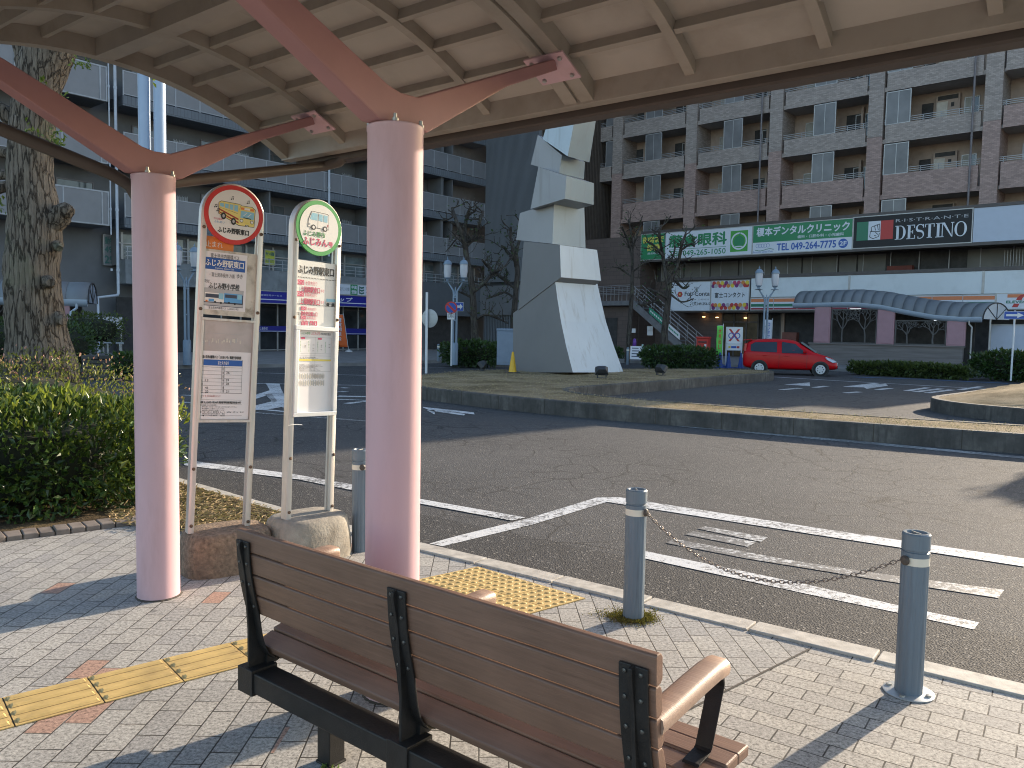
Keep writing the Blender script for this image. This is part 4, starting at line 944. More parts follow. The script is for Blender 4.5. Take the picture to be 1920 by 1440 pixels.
# ---- bare pollarded trees
def bare(label, Y, trunk, limbs, seed, rt, nleaf=60, rnd=8):
    R_ = random.Random(seed); p0 = at(*trunk[0], Y); t = thing('pollarded_tree', label, 'tree', (p0.x, Y, 0), 0, 'bare pollarded trees in the square')
    iv = Vector((-p0.x, -Y, 0)); k_ = Y/FPX
    g = MB(); P = [at(x, y, Y)+iv for x, y in trunk]; P[0].z = -.05; n = len(P)
    skin_tree(g, P, [.62*k_*(rt[0]+(rt[1]-rt[0])*i/(n-1)) for i in range(n)], 10, .08); g.build('trunk', M_barkd, t, 60)
    tips = []
    g = MB()
    def twig(p, d, l, r, dep):
        q = p.copy(); pts = [p.copy()]; rs = [r]
        for i in range(4):
            d = (d+Vector((R_.gauss(0, .22), R_.gauss(0, .22), R_.gauss(.08, .15)))).normalized(); q = q+d*l/4; pts.append(q.copy()); rs.append(r*(1-.12*(i+1)))
            if dep > 0 and R_.random() < .75: twig(q.copy(), (d+Vector((R_.gauss(0, .9), R_.gauss(0, .9), R_.gauss(.2, .6)))).normalized(), l*.55, r*.6, dep-1)
        rs[-1] = r*1.05; g.tube(pts, rs, 6, True, .1); tips.append(q)
    for pts, r0, r1 in limbs:
        P = [at(x, y, Y+R_.uniform(-.6, .6)*(i > 0))+iv for i, (x, y) in enumerate(pts)]
        skin_tree(g, P, [.55*k_*(r0+(r1-r0)*i/(len(P)-1)) for i in range(len(P))], 8, .1)
        tips.append(P[-1])
        for i in range(1, len(P)):
            for _ in range(3):
                d = Vector((R_.gauss(0, 1), R_.gauss(0, .8), R_.gauss(.4, .6))).normalized(); twig(P[i].lerp(P[i-1], R_.random()), d, k_*R_.uniform(14, 32), k_*r1*.30, 1)
    g.build('limbs', M_barkd, t, 60)
    cs, ds = [], []
    for _ in range(nleaf):
        p = R_.choice(tips); cs.append(p+Vector((R_.gauss(0, .12), R_.gauss(0, .12), R_.gauss(0, .1)))); ds.append((R_.gauss(0, 1), R_.gauss(0, 1), R_.gauss(.3, .6)))
    leaves('foliage', cs, ds, .16, .09, M_lf3, t); return t
bare('bare pollarded tree with raised arms beside the round no parking sign', 37.5, [(892, 690), (890, 640), (888, 580), (884, 530), (876, 490), (872, 455)], [
    ([(874, 470), (866, 440), (856, 415), (848, 390)], 8, 5), ([(874, 462), (872, 430), (876, 405), (882, 388)], 7, 4), ([(876, 460), (892, 440), (900, 415), (906, 396)], 7, 4), ([(880, 455), (892, 450), (904, 442)], 4, 2), ([(872, 462), (858, 448), (846, 460), (836, 472)], 3, 1.5),
    ([(888, 560), (872, 552), (858, 546)], 5, 2), ([(890, 545), (908, 530), (925, 512), (940, 505)], 8, 5), ([(892, 600), (910, 590), (935, 598), (952, 606)], 4, 3)], 41, (12, 8), 90)
bare('bare pollarded tree half hidden behind the left side of the sculpture', 39, [(962, 690), (962, 620), (966, 560), (970, 510), (966, 470)], [
    ([(968, 500), (962, 470), (958, 445), (958, 425)], 7, 4), ([(966, 490), (950, 470), (940, 460)], 6, 3), ([(966, 540), (940, 520), (915, 500), (905, 488)], 7, 4), ([(968, 470), (976, 445), (984, 425)], 6, 4), ([(966, 560), (946, 548), (925, 556), (912, 560)], 4, 2)], 42, (10, 7), 120)
bare('thin bare pollarded tree right of the sculpture before the brown wall', 43, [(1176, 672), (1180, 620), (1184, 560), (1186, 500), (1184, 450)], [
    ([(1184, 480), (1176, 450), (1166, 425)], 4, 2.5), ([(1185, 470), (1194, 440), (1202, 420)], 4, 2.5), ([(1184, 455), (1182, 430), (1178, 412)], 4, 2), ([(1185, 520), (1166, 505), (1148, 500)], 3, 1.5), ([(1186, 510), (1206, 494), (1222, 488)], 3, 2)], 43, (8, 4), 60)
bare('bare pollarded tree in front of the green eye clinic sign', 38, [(1243, 672), (1246, 620), (1252, 570), (1254, 540), (1258, 515)], [
    ([(1254, 545), (1248, 510), (1242, 475), (1236, 440), (1240, 422)], 7, 4), ([(1258, 525), (1272, 490), (1278, 460), (1286, 438)], 7, 4), ([(1244, 480), (1228, 462), (1212, 452)], 4, 3), ([(1276, 470), (1294, 458), (1302, 462)], 4, 3), ([(1262, 520), (1280, 540), (1292, 536)], 5, 3), ([(1252, 560), (1232, 548), (1214, 540)], 5, 3), ([(1256, 550), (1278, 566), (1300, 560)], 4, 2), ([(1250, 500), (1262, 480), (1266, 462)], 4, 3), ([(1248, 575), (1228, 566), (1208, 572), (1196, 570)], 4, 3)], 44, (11, 8), 110)
# a round crowned tree on the right island, outside the picture: only its shadow falls on the road
# ================================================================ far buildings
def tilemat(name, c, bw, bh, ms=.004, var=.12, mort=None, rough=.6, bias=0):
    m, nt, b = _new(name); tc = N(nt, 'ShaderNodeTexCoord'); sp = N(nt, 'ShaderNodeSeparateXYZ'); L(nt, tc.outputs['Object'], sp.inputs[0])
    ad = N(nt, 'ShaderNodeMath', operation='ADD'); L(nt, sp.outputs[0], ad.inputs[0]); L(nt, sp.outputs[1], ad.inputs[1])
    cb = N(nt, 'ShaderNodeCombineXYZ'); L(nt, ad.outputs[0], cb.inputs[0]); L(nt, sp.outputs[2], cb.inputs[1])
    n = N(nt, 'ShaderNodeTexBrick'); n.inputs['Scale'].default_value = 1; n.inputs['Brick Width'].default_value = bw; n.inputs['Row Height'].default_value = bh; n.inputs['Mortar Size'].default_value = ms
    n.inputs['Color1'].default_value = (*[x*(1-var) for x in c], 1); n.inputs['Color2'].default_value = (*[x*(1+var) for x in c], 1); n.inputs['Mortar'].default_value = (*(mort or [x*.6 for x in c]), 1)
    L(nt, cb.outputs[0], n.inputs['Vector']); d = noise(nt, coords(nt), .6, 6, .65)
    L(nt, mix(nt, ramp(nt, d.outputs[0], [(.4, 0.0), (.75, .4)]).outputs[0], n.outputs['Color'], mix(nt, 1.0, n.outputs['Color'], (.72, .72, .72), 'MULTIPLY')), b.inputs['Base Color'])
    b.inputs['Roughness'].default_value = rough; return m
M_pinkt1 = tilemat('pink_brown_tile', (.365, .25, .215), .24, .07, .006, .22); M_greyt1 = tilemat('grey_beige_tile', (.35, .29, .255), .24, .07, .006, .22)
M_bwall = mat('tan_inner_wall', (.38, .285, .23), .8, var=.1); M_ceil = mat('balcony_soffit', (.36, .335, .315), .85, var=.1); M_rail = mat('grey_railing', (.30, .29, .29), .45, .3, var=.1); M_dark = mat('dark_recess', (.05, .046, .044), .8, var=.3); M_gl = glass('dim_window', (.11, .125, .13), .08); M_screen = mat('frosted_screen', (.16, .155, .155), .35, var=.3, vs=.7); M_sframe = mat('screen_frame', (.38, .37, .36), .45, .4)
M_door = mat('beige_door', (.46, .40, .33), .5); M_pipe = mat('downpipe', (.17, .15, .155), .45)
M_brown = tilemat('brown_podium_tile', (.125, .09, .078), .6, .3, .008, .08); M_band = mat('white_fascia', (.60, .64, .66), .45, var=.05, vs=.5, stain=(.42, .45, .46), stain_s=.9, stain_amt=.35); M_trim = mat('brown_trim', (.075, .062, .058), .5); M_soff = mat('brown_soffit', (.045, .036, .032), .7)
RF = Frame(13.3, 57.7, -42.1)
def facade_box(g, x0, x1, y0, y1, z0, z1): return g.box(x0, x1, y0, y1, z0, z1)
red = thing('apartment_building', 'tall pink and grey tiled apartment block on the right with set back balconies', 'building', RF.o, -42.1)
PX = [-13.8, -7.41, -1.02, 5.30, 11.65, 17.95, 24.4]; ZF = [6.85, 9.95, 13.3, 16.4, 19.5, 22.6, 25.7, 28.8, 31.9]; XL, XR = -10.6, 24.9
g = MB(); g.box(XL, XR, 2.05, 26, 0, 33.5); g.box(XL, XR, .3, 2.05, 33.2, 33.5); g.build('wall', M_bwall, red)  # unseen depth extended to keep the sun off the left block
for i, x in enumerate(PX):
    if x < -12: continue
    g = MB(); g.box(x-.44, x+.44, 0, 2.05, 0, 13.75); g.build('pilaster', M_pinkt1, red); g = MB(); g.box(x-.44, x+.44, .0, 2.05, 13.76, 33.2); g.build('pilaster', M_greyt1, red)
g = MB(); g.box(XR-.02, XR+.15, 0, 12, 0, 33.5); g.build('end_wall', M_greyt1, red)
GLS = [M_gl, glass('grey_window', (.17, .185, .19), .1), glass('dark_window', (.055, .065, .07), .06)]; M_cur = mat('curtain', (.34, .32, .28), .9, var=.1)
def balcony(bay, k):
    x0 = PX[bay]+.44; x1 = PX[bay+1]-.44; z0 = ZF[k]
    if x0 < XL: x0 = XL
    hb = 1.46 if k == 1 else 1.10
    m = M_pinkt1 if k < 3 else M_greyt1
    if k == 2: m = M_greyt1
    g = MB(); g.box(x0+.14, x1-.14, .07, .22, z0, z0+hb); g.m = 1; g.box(x0, x1, .22, 2.05, z0, z0+.2); g.m = 0; g.box(x0, x1, .10, .2, z0, z0+.26)
    p = g.build('parapet', [M_pinkt1 if k < 2 else m, M_ceil], red)
    zr = z0+hb; g = MB()
    for z in (.10, .21, .33): g.box(x0+.05, x1-.05, .13, .16, zr+z-.018, zr+z+.018)
    for j in range(6): x = x0+.3+(x1-x0-.6)*j/5; g.box(x-.02, x+.02, .13, .16, zr, zr+.33)
    g.build('railing', M_rail, p)
    sx = x0+(.12 if bay == 4 else 2.05); top = ZF[k+1]-.05
    g = MB(); g.frame(sx, sx+1.42, zr-.02, top, .075, .12, .055); g.box(sx+.69, sx+.73, .08, .115, zr, top-.05); g.m = 1; g.box(sx+.05, sx+1.37, .09, .105, zr+.03, top-.05); g.build('screen', [M_sframe, M_screen], p)
    # rooms behind
    y = 2.045
    R_ = random.Random(bay*31+k)
    def win(a, b_, c_, d_, bars=True):
        gm = R_.choice(GLS); g = MB(); g.frame(a, b_, c_, d_, y-.06, y+.01, .05); g.box((a+b_)/2-.02, (a+b_)/2+.02, y-.05, y, c_, d_); g.m = 1; g.rect(a+.04, b_-.04, c_+.04, d_-.04, y-.02)
        
        if R_.random() < .6: g.m = 2; q_ = R_.uniform(.2, .5); g.rect(a+.05, a+.05+(b_-a)*q_, c_+.05, d_-.05, y-.026)
        return g.build('window', [M_sframe, gm, M_cur], red)
    zf = z0+.2; R_ = random.Random(bay*31+k)
    if bay in (2, 3, 1, 0):
        win(x0+.75, x0+1.85, zf+.9, zf+2.3); win(x1-1.45, x1-.20, zf+.9, zf+2.3)
        g = MB(); g.box(x0+3.45, x0+4.35, y-.05, y+.3, zf, zf+2.35); g.build('door', M_dark, red)
        g = MB(); g.box(x0+4.45, x0+4.6, y-.35, y, zf, zf+2.7); g.build('fin_wall', M_bwall, red)
    else:
        g = MB(); g.box(x0+1.62, x0+2.25, y-.05, y+.2, zf, zf+2.3); g.build('door', M_dark, red)
        g = MB(); g.m = 1; g.box(x0+2.45, x0+3.75, y-.25, y, zf, zf+2.6); g.m = 0; g.box(x0+2.5, x0+3.1, y-.28, y-.24, zf+.05, zf+2.2); g.m = 2; g.box(x0+3.28, x0+3.45, y-.27, y-.24, zf+1.85, zf+2.1); g.box(x0+2.55, x0+3.65, y-.27, y-.24, zf+2.3, zf+2.55); g.build('meter_cabinet', [M_door, M_bwall, M_dark], red)
        win(x0+3.95, x0+4.75, zf+1.0, zf+2.3); g = MB(); g.box(x0+5.0, x1, y-.06, y, zf+.3, zf+2.3); g.build('panel', M_screen, red)
for k in range(0, 8):
    for bay in range(1 if k < 2 else 0, 5): balcony(bay, k)
# the open stair landings at the right end
for k in range(1, 8):
    x0, x1 = PX[5]+.44, PX[6]-.44; z0 = ZF[k]; hb = 1.2 if k != 1 else 1.46
    g = MB(); g.box(x0+.1, x1, .05, .2, z0, z0+hb); g.m = 1; g.box(x0, x1, .2, 2.05, z0, z0+.2); p = g.build('parapet', [M_pinkt1 if k < 3 else M_greyt1, M_ceil], red)
    g = MB()
    for z in (.1, .2, .3): g.box(x0, x1, .11, .14, z0+hb+z-.018, z0+hb+z+.018)
    for j in range(5): x = x0+.2+j*1.25; g.box(x-.02, x+.02, .11, .14, z0+hb, z0+hb+.3)
    g.build('railing', M_rail, p)
    g = MB(); g.frame(x0+.75, x1-.6, z0+.9, z0+2.75, 1.98, 2.06, .07); g.m = 1; g.rect(x0+.8, x1-.65, z0+.95, z0+2.7, 2.0); g.build('window', [M_rail, glass('landing_glass', (.30, .33, .34), .05)], red)
    g = MB(); g.lathe([(0, 0), (.22, 0), (.22, -.08), (0, -.1)], 16, (x0+1.1, .9, ZF[k+1]-.0)); g.build('ceiling_lamp', M_sframe, red)
for px in (1425, 1822, 1440):
    if px == 1440: continue
    x = RF.pl(px, 300 if px < 1500 else 250, -.12)[0]; g = MB(); g.tube([(x, -.12, 8.4), (x, -.12, 33)], .06, 8)
    for z in range(9, 33, 2): g.tube([(x, -.12, z), (x, -.12, z+.12)], .075, 8)
    g.build('drainpipe', M_pipe, red, 40)
# ---- podium with shops
pod = thing('shop_podium', 'two storey brown shop podium with white fascia bands below the pink apartments', 'building', RF.o, -42.1)
YP = -3.0
g = MB(); g.box(-10.5, 26, YP+2.2, 1.95, 0, 8.3); g.box(-10.5, -3.05, YP, YP+2.2, 0, 8.45); g.build('wall', M_brown, pod)
g = MB(); g.box(-3.05, 26, YP, YP+2.3, 6.62, 6.7); g.box(-3.05, 26, YP-.04, YP+.1, 6.55, 6.72); g.box(-3.05, 26, YP-.05, YP+.3, 8.55, 8.72); g.box(-3.05, 26, YP+.06, YP+.4, 6.72, 8.55); g.box(-.7, 26, YP-.03, YP+.2, 5.18, 5.38); g.box(-.7, 26, YP+.12, YP+2.2, 3.95, 5.18); g.box(-.7, 26, YP+.12, YP+2.2, 3.0, 3.12); g.build('brown_trim', M_trim, pod)
g = MB(); g.box(5.42, 26, YP, YP+.11, 3.97, 5.17); fa = g.build('fascia', M_band, pod)
g = MB(); g.box(17.98, 26, YP-.01, YP+.05, 6.73, 8.54); g.build('fascia', mat('blank_sign_panel', (.42, .47, .56), .4, var=.03), pod)
for x in (11.6, 18.6): MB().box(x-.06, x+.06, YP-.03, YP, 3.97, 5.2).build('joint_strip', M_sframe, fa)
g = MB(); g.m = 0; g.box(-3, 26, -.84, -.8, 5.3, 6.6)
R_ = random.Random(5); x = -2.6; g.m = 1
while x < 25:
    w_ = R_.uniform(1.0, 2.3); 
    if not 12 < x < 16.5: g.box(x, x+w_, -.90, -.85, 5.32, 6.55)
    x += w_+.10
g.m = 2; x = -2.6
for i in range(18): g.box(-2.6+i*1.58, -2.55+i*1.58, -.95, -.91, 5.32, 6.6)
for i in range(14): g.box(19.2+i*.14, 19.23+i*.14, -1.4, -1.37, 5.38, 6.4)
g.build('upper_windows', [M_dark, mat('blind_panel', (.15, .14, .125), .6, var=.25, vs=.6), M_rail], pod)
g = MB(); g.box(13.2, 14.6, -1.5, -1.1, 5.38, 5.75); g.build('planter_box', mat('dull_red', (.16, .035, .02), .7), pod)
# ground floor shopfronts
g = MB(); g.m = 0; g.box(2.4, 26, -.86, -.8, .05, 3.0); g.m = 1; g.box(2.45, 5.0, -.93, -.87, .1, 2.95); g.m = 2
for x in (2.45, 3.3, 4.2, 5.05, 6.6, 9.0): g.box(x-.05, x+.05, -.99, -.94, .05, 3.0)
g.box(2.4, 5.1, -.99, -.94, 2.35, 2.45)
g.build('shopfront', [M_dark, mat('warm_interior_glass', (.085, .06, .035), .15, var=.6, vs=1.2), M_trim], pod)
for px, py in ((1320, 595), (1345, 596), (1398, 597)):
    x, z = RF.pl(px, py, -1.02); g = MB(); g.lathe([(0, 0), (.09, 0), (.11, .05), (0, .07)], 12, (x, -1.05, z)); g.build('shop_lamp', flat('warm_lamp', (1, .55, .22), .4, 2.2), pod)
x, z = RF.pl(1483, 655, -1.0); g = MB(); g.box(x-.5, x+.45, -1.3, -.9, .05, 1.75); g.build('vending_box', mat('brick_red_box', (.20, .07, .05), .6), pod)
g = MB(); g.box(6.65, 6.85, -1.0, -.9, .05, 3.0); g.build('post', M_bwall, pod)
# outside stair down to the left of the shops
g = MB(); n_ = 15
for i in range(n_): g.box(-2.6+i*.33, -2.6+(i+1)*.33+.03, YP-1.6, YP-.3, 3.72-(i+1)*.245, 3.72-i*.245-.16)
g.box(-6.5, -2.5, YP-1.7, YP-.02, 3.45, 3.78)
so_ = [(-2.6, 3.9), (2.5, .15), (2.5, -.02), (2.0, -.02), (-2.6, 3.35)]
g.prism([(u, v) for u, v in so_], lambda u, v, w_: Vector((u, w_, v)), YP-1.72, YP-1.62)
stair = g.build('outside_stair', mat('grey_stair_steel', (.16, .155, .16), .6, var=.2), pod)
g = MB()
for y in (YP-1.68, YP-.3):
    for h in (.5, .75, 1.02): g.tube([(-6.4, y, 3.78+h), (-2.6, y, 3.85+h), (2.4, y, .25+h)], .022, 6)
    for i in range(14): x = -6.4+i*.68; z = 3.78 if x < -2.6 else 3.85-(x+2.6)*.72; g.tube([(x, y, z), (x, y, z+1.02)], .018, 6)
g.build('railing', M_rail, stair)
g = MB()
for m_, u0, u1 in ((0, -1.1, .15), (1, .25, 1.35)):
    g.m = m_; zz = lambda u: 3.9-(u+2.6)*.735; g.prism([(u0, zz(u0)+.12), (u1, zz(u1)+.12), (u1, zz(u1)+.56), (u0, zz(u0)+.56)], lambda u, v, w_: Vector((u, w_, v)), YP-1.78, YP-1.74)
    g.m = 1-m_
    for q in range(7): a = u0+.12+q*(u1-u0-.2)/7; g.poly([(a, YP-1.785, zz(a)+.28), (a+.10, YP-1.785, zz(a+.10)+.28), (a+.10, YP-1.785, zz(a+.10)+.40), (a, YP-1.785, zz(a)+.40)])
g.build('stair_banner', [flat('stair_green', (.04, .26, .16)), M_paper], stair)
g = MB(); g.box(-6.3, -3.1, YP-1.0, YP-.05, 0, 3.4); g.m = 1; g.box(-5.4, -4.2, YP-1.05, YP-.95, .05, 2.6); g.build('stair_base', [M_brown, M_dark], pod)
for (px, py, w_, h_) in ((1188, 620, .35, .3), (1219, 616, .45, .35), (1219, 624, .45, .35)):
    x, z = RF.pl(px, py, YP-1.06); g = MB(); g.box(x-w_/2, x+w_/2, YP-1.09, YP-1.06, z-h_/2, z+h_/2); g.build('notice', M_paper, pod)
# ---- shop signs
def board(label, box, yy, base, fn, mats, fr=None, name='shop_sign', parent_frame=RF, group=None, th=.10):
    x0, x1, z0, z1 = box; o = parent_frame.world(x0, yy, z0)
    t = thing(name, label, 'sign', o, math.degrees(parent_frame.a), group); W_, H_ = x1-x0, z1-z0
    g = MB(); g.box(0, W_, -.0, th, 0, H_); pn = g.build('panel', base, t)
    g = MB(); g.frame(-.04, W_+.04, -.04, H_+.04, -.012, th, .05); g.build('trim', fr or M_sframe, t)
    g = MB(); fn(g, W_, H_); g.build('lettering', mats, pn); return t
def bx(W_, H_): return lambda u0, u1, v0, v1: (u0*W_, u1*W_, H_*(1-v1), H_*(1-v0))
YS = YP-.04
M_sgreen = flat('shop_green', (.025, .22, .09)); M_swhite = flat('shop_white', (.62, .65, .70)); M_sblue = flat('shop_blue', (.03, .10, .38)); M_sgold = flat('shop_gold', (.62, .55, .10)); M_sblk = flat('shop_black', (.010, .010, .011), .6); M_sred = flat('shop_red', (.46, .04, .035)); M_sflag = flat('flag_green', (.03, .18, .10)); M_seye = flat('eye_green', (.06, .32, .05)); M_dot = flat('dot_orange', (.60, .22, .05)); M_dgy = flat('dot_grey', (.40, .40, .42)); M_dpur = flat('dot_purple', (.17, .03, .16)); M_dyel = flat('dot_yellow', (.70, .52, .05)); M_711g = flat('stripe_green', (.02, .16, .09)); M_711r = flat('stripe_red', (.30, .03, .05)); M_711o = flat('stripe_orange', (.62, .20, .08)); M_dot2 = flat('dot_crimson', (.48, .05, .12))
SS = [M_sgreen, M_swhite, M_sblue, M_sgold, M_sblk, M_sred, M_sflag, M_seye, M_dot, M_dgy, M_dpur, M_dyel, M_711g, M_711r, M_711o, M_dot2]
bA = RF.box(1203, 437, 1249, 489, YS); bA = (-3.0, -1.06, 6.72, 8.5)
def f(g, W_, H_):
    b = bx(W_, H_); g.text('夜7時まで', b(.06, .94, .10, .34), -.004, 3, .02); g.text('診療', b(.26, .80, .40, .66), -.004, 3, .02); g.text('藤倉眼科', b(.28, .75, .72, .80), -.004, 1)
board('green board with yellow late hours lettering, leftmost on the upper band', bA, YS, M_sgreen, f, SS)
def f(g, W_, H_):
    b = bx(W_, H_); g.text('藤倉眼科', b(.05, .72, .12, .58), -.004, 0, .035); g.m = 0; g.rect(*b(.05, .72, .655, .67), -.004); g.text('TEL 049-265-1050', b(.05, .715, .72, .92), -.004, 0, .008)
    g.m = 7; q = b(.765, .955, .12, .88); g.rect(q[0], q[1], q[2], q[3], -.004); cx, cz = (q[0]+q[1])/2, (q[2]+q[3])/2; r = (q[1]-q[0])*.46; g.m = 1; g.disc(cx, cz, r, -.007, 32, r*.82); g.m = 0; g.disc(cx, cz-.02, r*.66, -.009, 28); g.m = 1; g.disc(cx, cz-r*.62, r*.5, -.011, 16, 0, r*.07); g.m = 0; g.poly([(cx-.04, -.0095, cz+r*.55), (cx+.04, -.0095, cz+r*.55), (cx+.10, -.0095, cz+r*.98), (cx+.03, -.0095, cz+r*.95)])
board('white eye clinic board with big green characters and a green round emblem', (-1.02, 5.38, 6.72, 8.5), YS, M_swhite, f, SS)
def f(g, W_, H_):
    b = bx(W_, H_); g.m = 0; g.rect(*b(0, 1, 0, .60), -.003); g.text('榎本デンタルクリニック', b(.04, .97, .08, .38), -.006, 1, .02); g.text('歯科・口腔外科・小児歯科', b(.47, .92, .435, .54), -.006, 1, .004); g.text('TEL 049-264-7775', b(.26, .85, .68, .92), -.006, 2, .015)
    q = b(.87, .965, .64, .96); g.m = 2; g.disc((q[0]+q[1])/2, (q[2]+q[3])/2, (q[3]-q[2])/2*.98, -.006, 24); g.text('2F', (q[0]+.10, q[1]-.10, q[2]+.16, q[3]-.16), -.009, 1, .012)
    for k in range(5): q = b(.03+k*.028, .075+k*.028, .66, .80); g.m = 2; g.disc((q[0]+q[1])/2, q[2]+.14, .12, -.0055-.0004*k, 16, .105)
    pts = [(.03+.2*i/12, .86+.03*math.sin(i*.55)) for i in range(13)]
    for (a, c_), (d_, e_) in zip(pts, pts[1:]): q = b(a, d_, c_, c_+.02); g.m = 12; g.rect(*q, -.0058)
    g.text('Enomoto Dental Clinic', b(.01, .22, .90, .97), -.006, 2)
board('green over white dental clinic board with a round blue floor badge', (5.44, 11.66, 6.72, 8.5), YS, M_swhite, f, SS)
# serif capitals drawn as stems, hairlines and serifs
def serif(g, word, box, y, mi):
    x0, x1, z0, z1 = box; H_ = z1-z0; sw = .17*H_; hl = .055*H_; g.m = mi
    adv = {'D': .86, 'E': .70, 'S': .62, 'T': .76, 'I': .42, 'N': .90, 'O': .94}; tot = sum(adv[c_] for c_ in word); k = (x1-x0)/tot; x = x0
    R = lambda a, b_, c_, d_: g.rect(a, b_, c_, d_, y)
    def arc(cx, cz, rx, rz, a0, a1, t0, t1, n=16):
        vs = []
        for i in range(n+1):
            a = a0+(a1-a0)*i/n; tk = t0+(t1-t0)*abs(math.cos(a)); vs += [(cx+rx*math.cos(a), y, cz+rz*math.sin(a)), (cx+(rx-tk)*math.cos(a), y, cz+(rz-t0)*math.sin(a))]
        g.mesh(vs, [(2*i, 2*i+1, 2*i+3, 2*i+2) for i in range(n)])
    for ch in word:
        w_ = adv[ch]*k*.90; a = x+.03*k
        def stem(cx, s=sw): R(cx-s/2, cx+s/2, z0, z1); R(cx-s, cx+s, z0, z0+hl); R(cx-s, cx+s, z1-hl, z1)
        if ch == 'I': stem(a+w_/2)
        if ch == 'T': stem(a+w_/2); R(a, a+w_, z1-hl, z1); R(a, a+hl, z1-.24*H_, z1); R(a+w_-hl, a+w_, z1-.24*H_, z1)
        if ch == 'E':
            stem(a+sw); R(a+sw, a+w_, z0, z0+hl); R(a+sw, a+w_*.95, z1-hl, z1); R(a+sw, a+w_*.75, z0+.5*H_-hl/2, z0+.5*H_+hl/2); R(a+w_-hl, a+w_, z0, z0+.26*H_); R(a+w_*.95-hl, a+w_*.95, z1-.22*H_, z1); R(a+w_*.75-hl, a+w_*.75, z0+.38*H_, z0+.62*H_)
        if ch == 'D': stem(a+sw); R(a+sw, a+w_*.5, z0, z0+hl); R(a+sw, a+w_*.5, z1-hl, z1); arc(a+w_*.48, (z0+z1)/2, w_*.54, H_/2, -PI/2, PI/2, hl, sw)
        if ch == 'O': arc(a+w_/2, (z0+z1)/2, w_/2, H_/2*1.03, 0, 2*PI, hl, sw*.9, 36)
        if ch == 'N':
            for cx in (a+hl, a+w_-hl): R(cx-hl/2, cx+hl/2, z0, z1); 
            R(a-sw*.3, a+sw*.9, z0, z0+hl); R(a+w_-sw*.9, a+w_+sw*.3, z1-hl, z1); R(a-sw*.4, a+sw*.5, z1-hl, z1); g.poly([(a+sw*.1, y-.0004, z1), (a+sw*1.15, y-.0004, z1), (a+w_-hl*.5, y-.0004, z0), (a+w_-sw*.6, y-.0004, z0)])
        if ch == 'S':
            r = w_*.44; pts = []
            for i in range(13): t = i/12; an = .35+t*(PI*1.15); pts.append((a+w_/2+r*math.cos(an), z0+H_*.74+H_*.25*math.sin(an)))
            for i in range(1, 13): t = i/12; an = PI/2*1.05-t*(PI*1.2); pts.append((a+w_/2+r*1.05*math.cos(an), z0+H_*.265+H_*.255*math.sin(an)))
            vs = []
            for i, p in enumerate(pts):
                p0 = Vector(pts[max(i-1, 0)]); p1 = Vector(pts[min(i+1, len(pts)-1)]); t = (p1-p0).normalized(); nn = Vector((-t.y, t.x)); tk = (hl+(sw-hl)*max(0, 1-abs(i-12)/7.0))/2
                vs += [(p[0]+nn.x*tk, y, p[1]+nn.y*tk), (p[0]-nn.x*tk, y, p[1]-nn.y*tk)]
            g.mesh(vs, [(2*i, 2*i+1, 2*i+3, 2*i+2) for i in range(len(pts)-1)]); R(pts[0][0]-hl/2, pts[0][0]+hl/2, pts[0][1]-.08*H_, z1); R(pts[-1][0]-hl/2, pts[-1][0]+hl/2, z0, pts[-1][1]+.1*H_)
        x += adv[ch]*k
def f(g, W_, H_):
    b = bx(W_, H_)
    for u0, u1, m_ in ((.03, .135, 6), (.135, .245, 1), (.245, .355, 5)): g.m = m_; g.rect(*b(u0, u1, .16, .76), -.004)
    for (p0, p1) in (((.15, .48), (.24, .50)), ((.16, .34), (.165, .50)), ((.165, .34), (.235, .26)), ((.235, .26), (.24, .50)), ((.155, .50), (.15, .66)), ((.15, .66), (.18, .72)), ((.18, .72), (.23, .66)), ((.20, .52), (.225, .60)), ((.19, .62), (.21, .64)), ((.23, .66), (.236, .55)), ((.19, .30), (.20, .46)), ((.215, .28), (.225, .46))):
        a = Vector((p0[0]*W_, (1-p0[1])*H_)); c_ = Vector((p1[0]*W_, (1-p1[1])*H_)); t = (c_-a).normalized(); n_ = Vector((-t.y, t.x))*.018; g.m = 4; g.poly([(a.x+n_.x, -.006, a.y+n_.y), (a.x-n_.x, -.006, a.y-n_.y), (c_.x-n_.x, -.006, c_.y-n_.y), (c_.x+n_.x, -.006, c_.y+n_.y)])
    serif(g, 'DESTINO', b(.37, .97, .36, .80), -.005, 1); g.text('R·I·S·T·R·A·N·T·E', b(.375, .97, .15, .25), -.005, 9)
board('black restaurant board with a green white red flag and white serif name', (11.72, 17.92, 6.74, 8.53), YS, M_sblk, f, SS)
def f(g, W_, H_):
    b = bx(W_, H_); g.text('Niru', b(.62, .74, .16, .23), -.004, 4); g.text('Fuji Conta', b(.40, .985, .33, .53), -.004, 4, .006); g.text('コンタクトレンズ', b(.72, .98, .585, .64), -.004, 4); g.text('TEL049-256-5', b(.58, .995, .72, .81), -.004, 4, .004)
    for k in range(6): a = k*PI/3; q = b(.285, .285, .42, .42); g.m = 5; g.disc(q[0]+.12*math.cos(a), q[2]+.12*math.sin(a), .085, -.004-.0003*k, 12)
    g.m = 3; q = b(.285, .285, .42, .42); g.disc(q[0], q[2], .07, -.008, 12)
board('white contact lens shop board with black lettering above the stair', (-.66, 2.55, 3.12, 5.04), YS, M_swhite, f, SS)
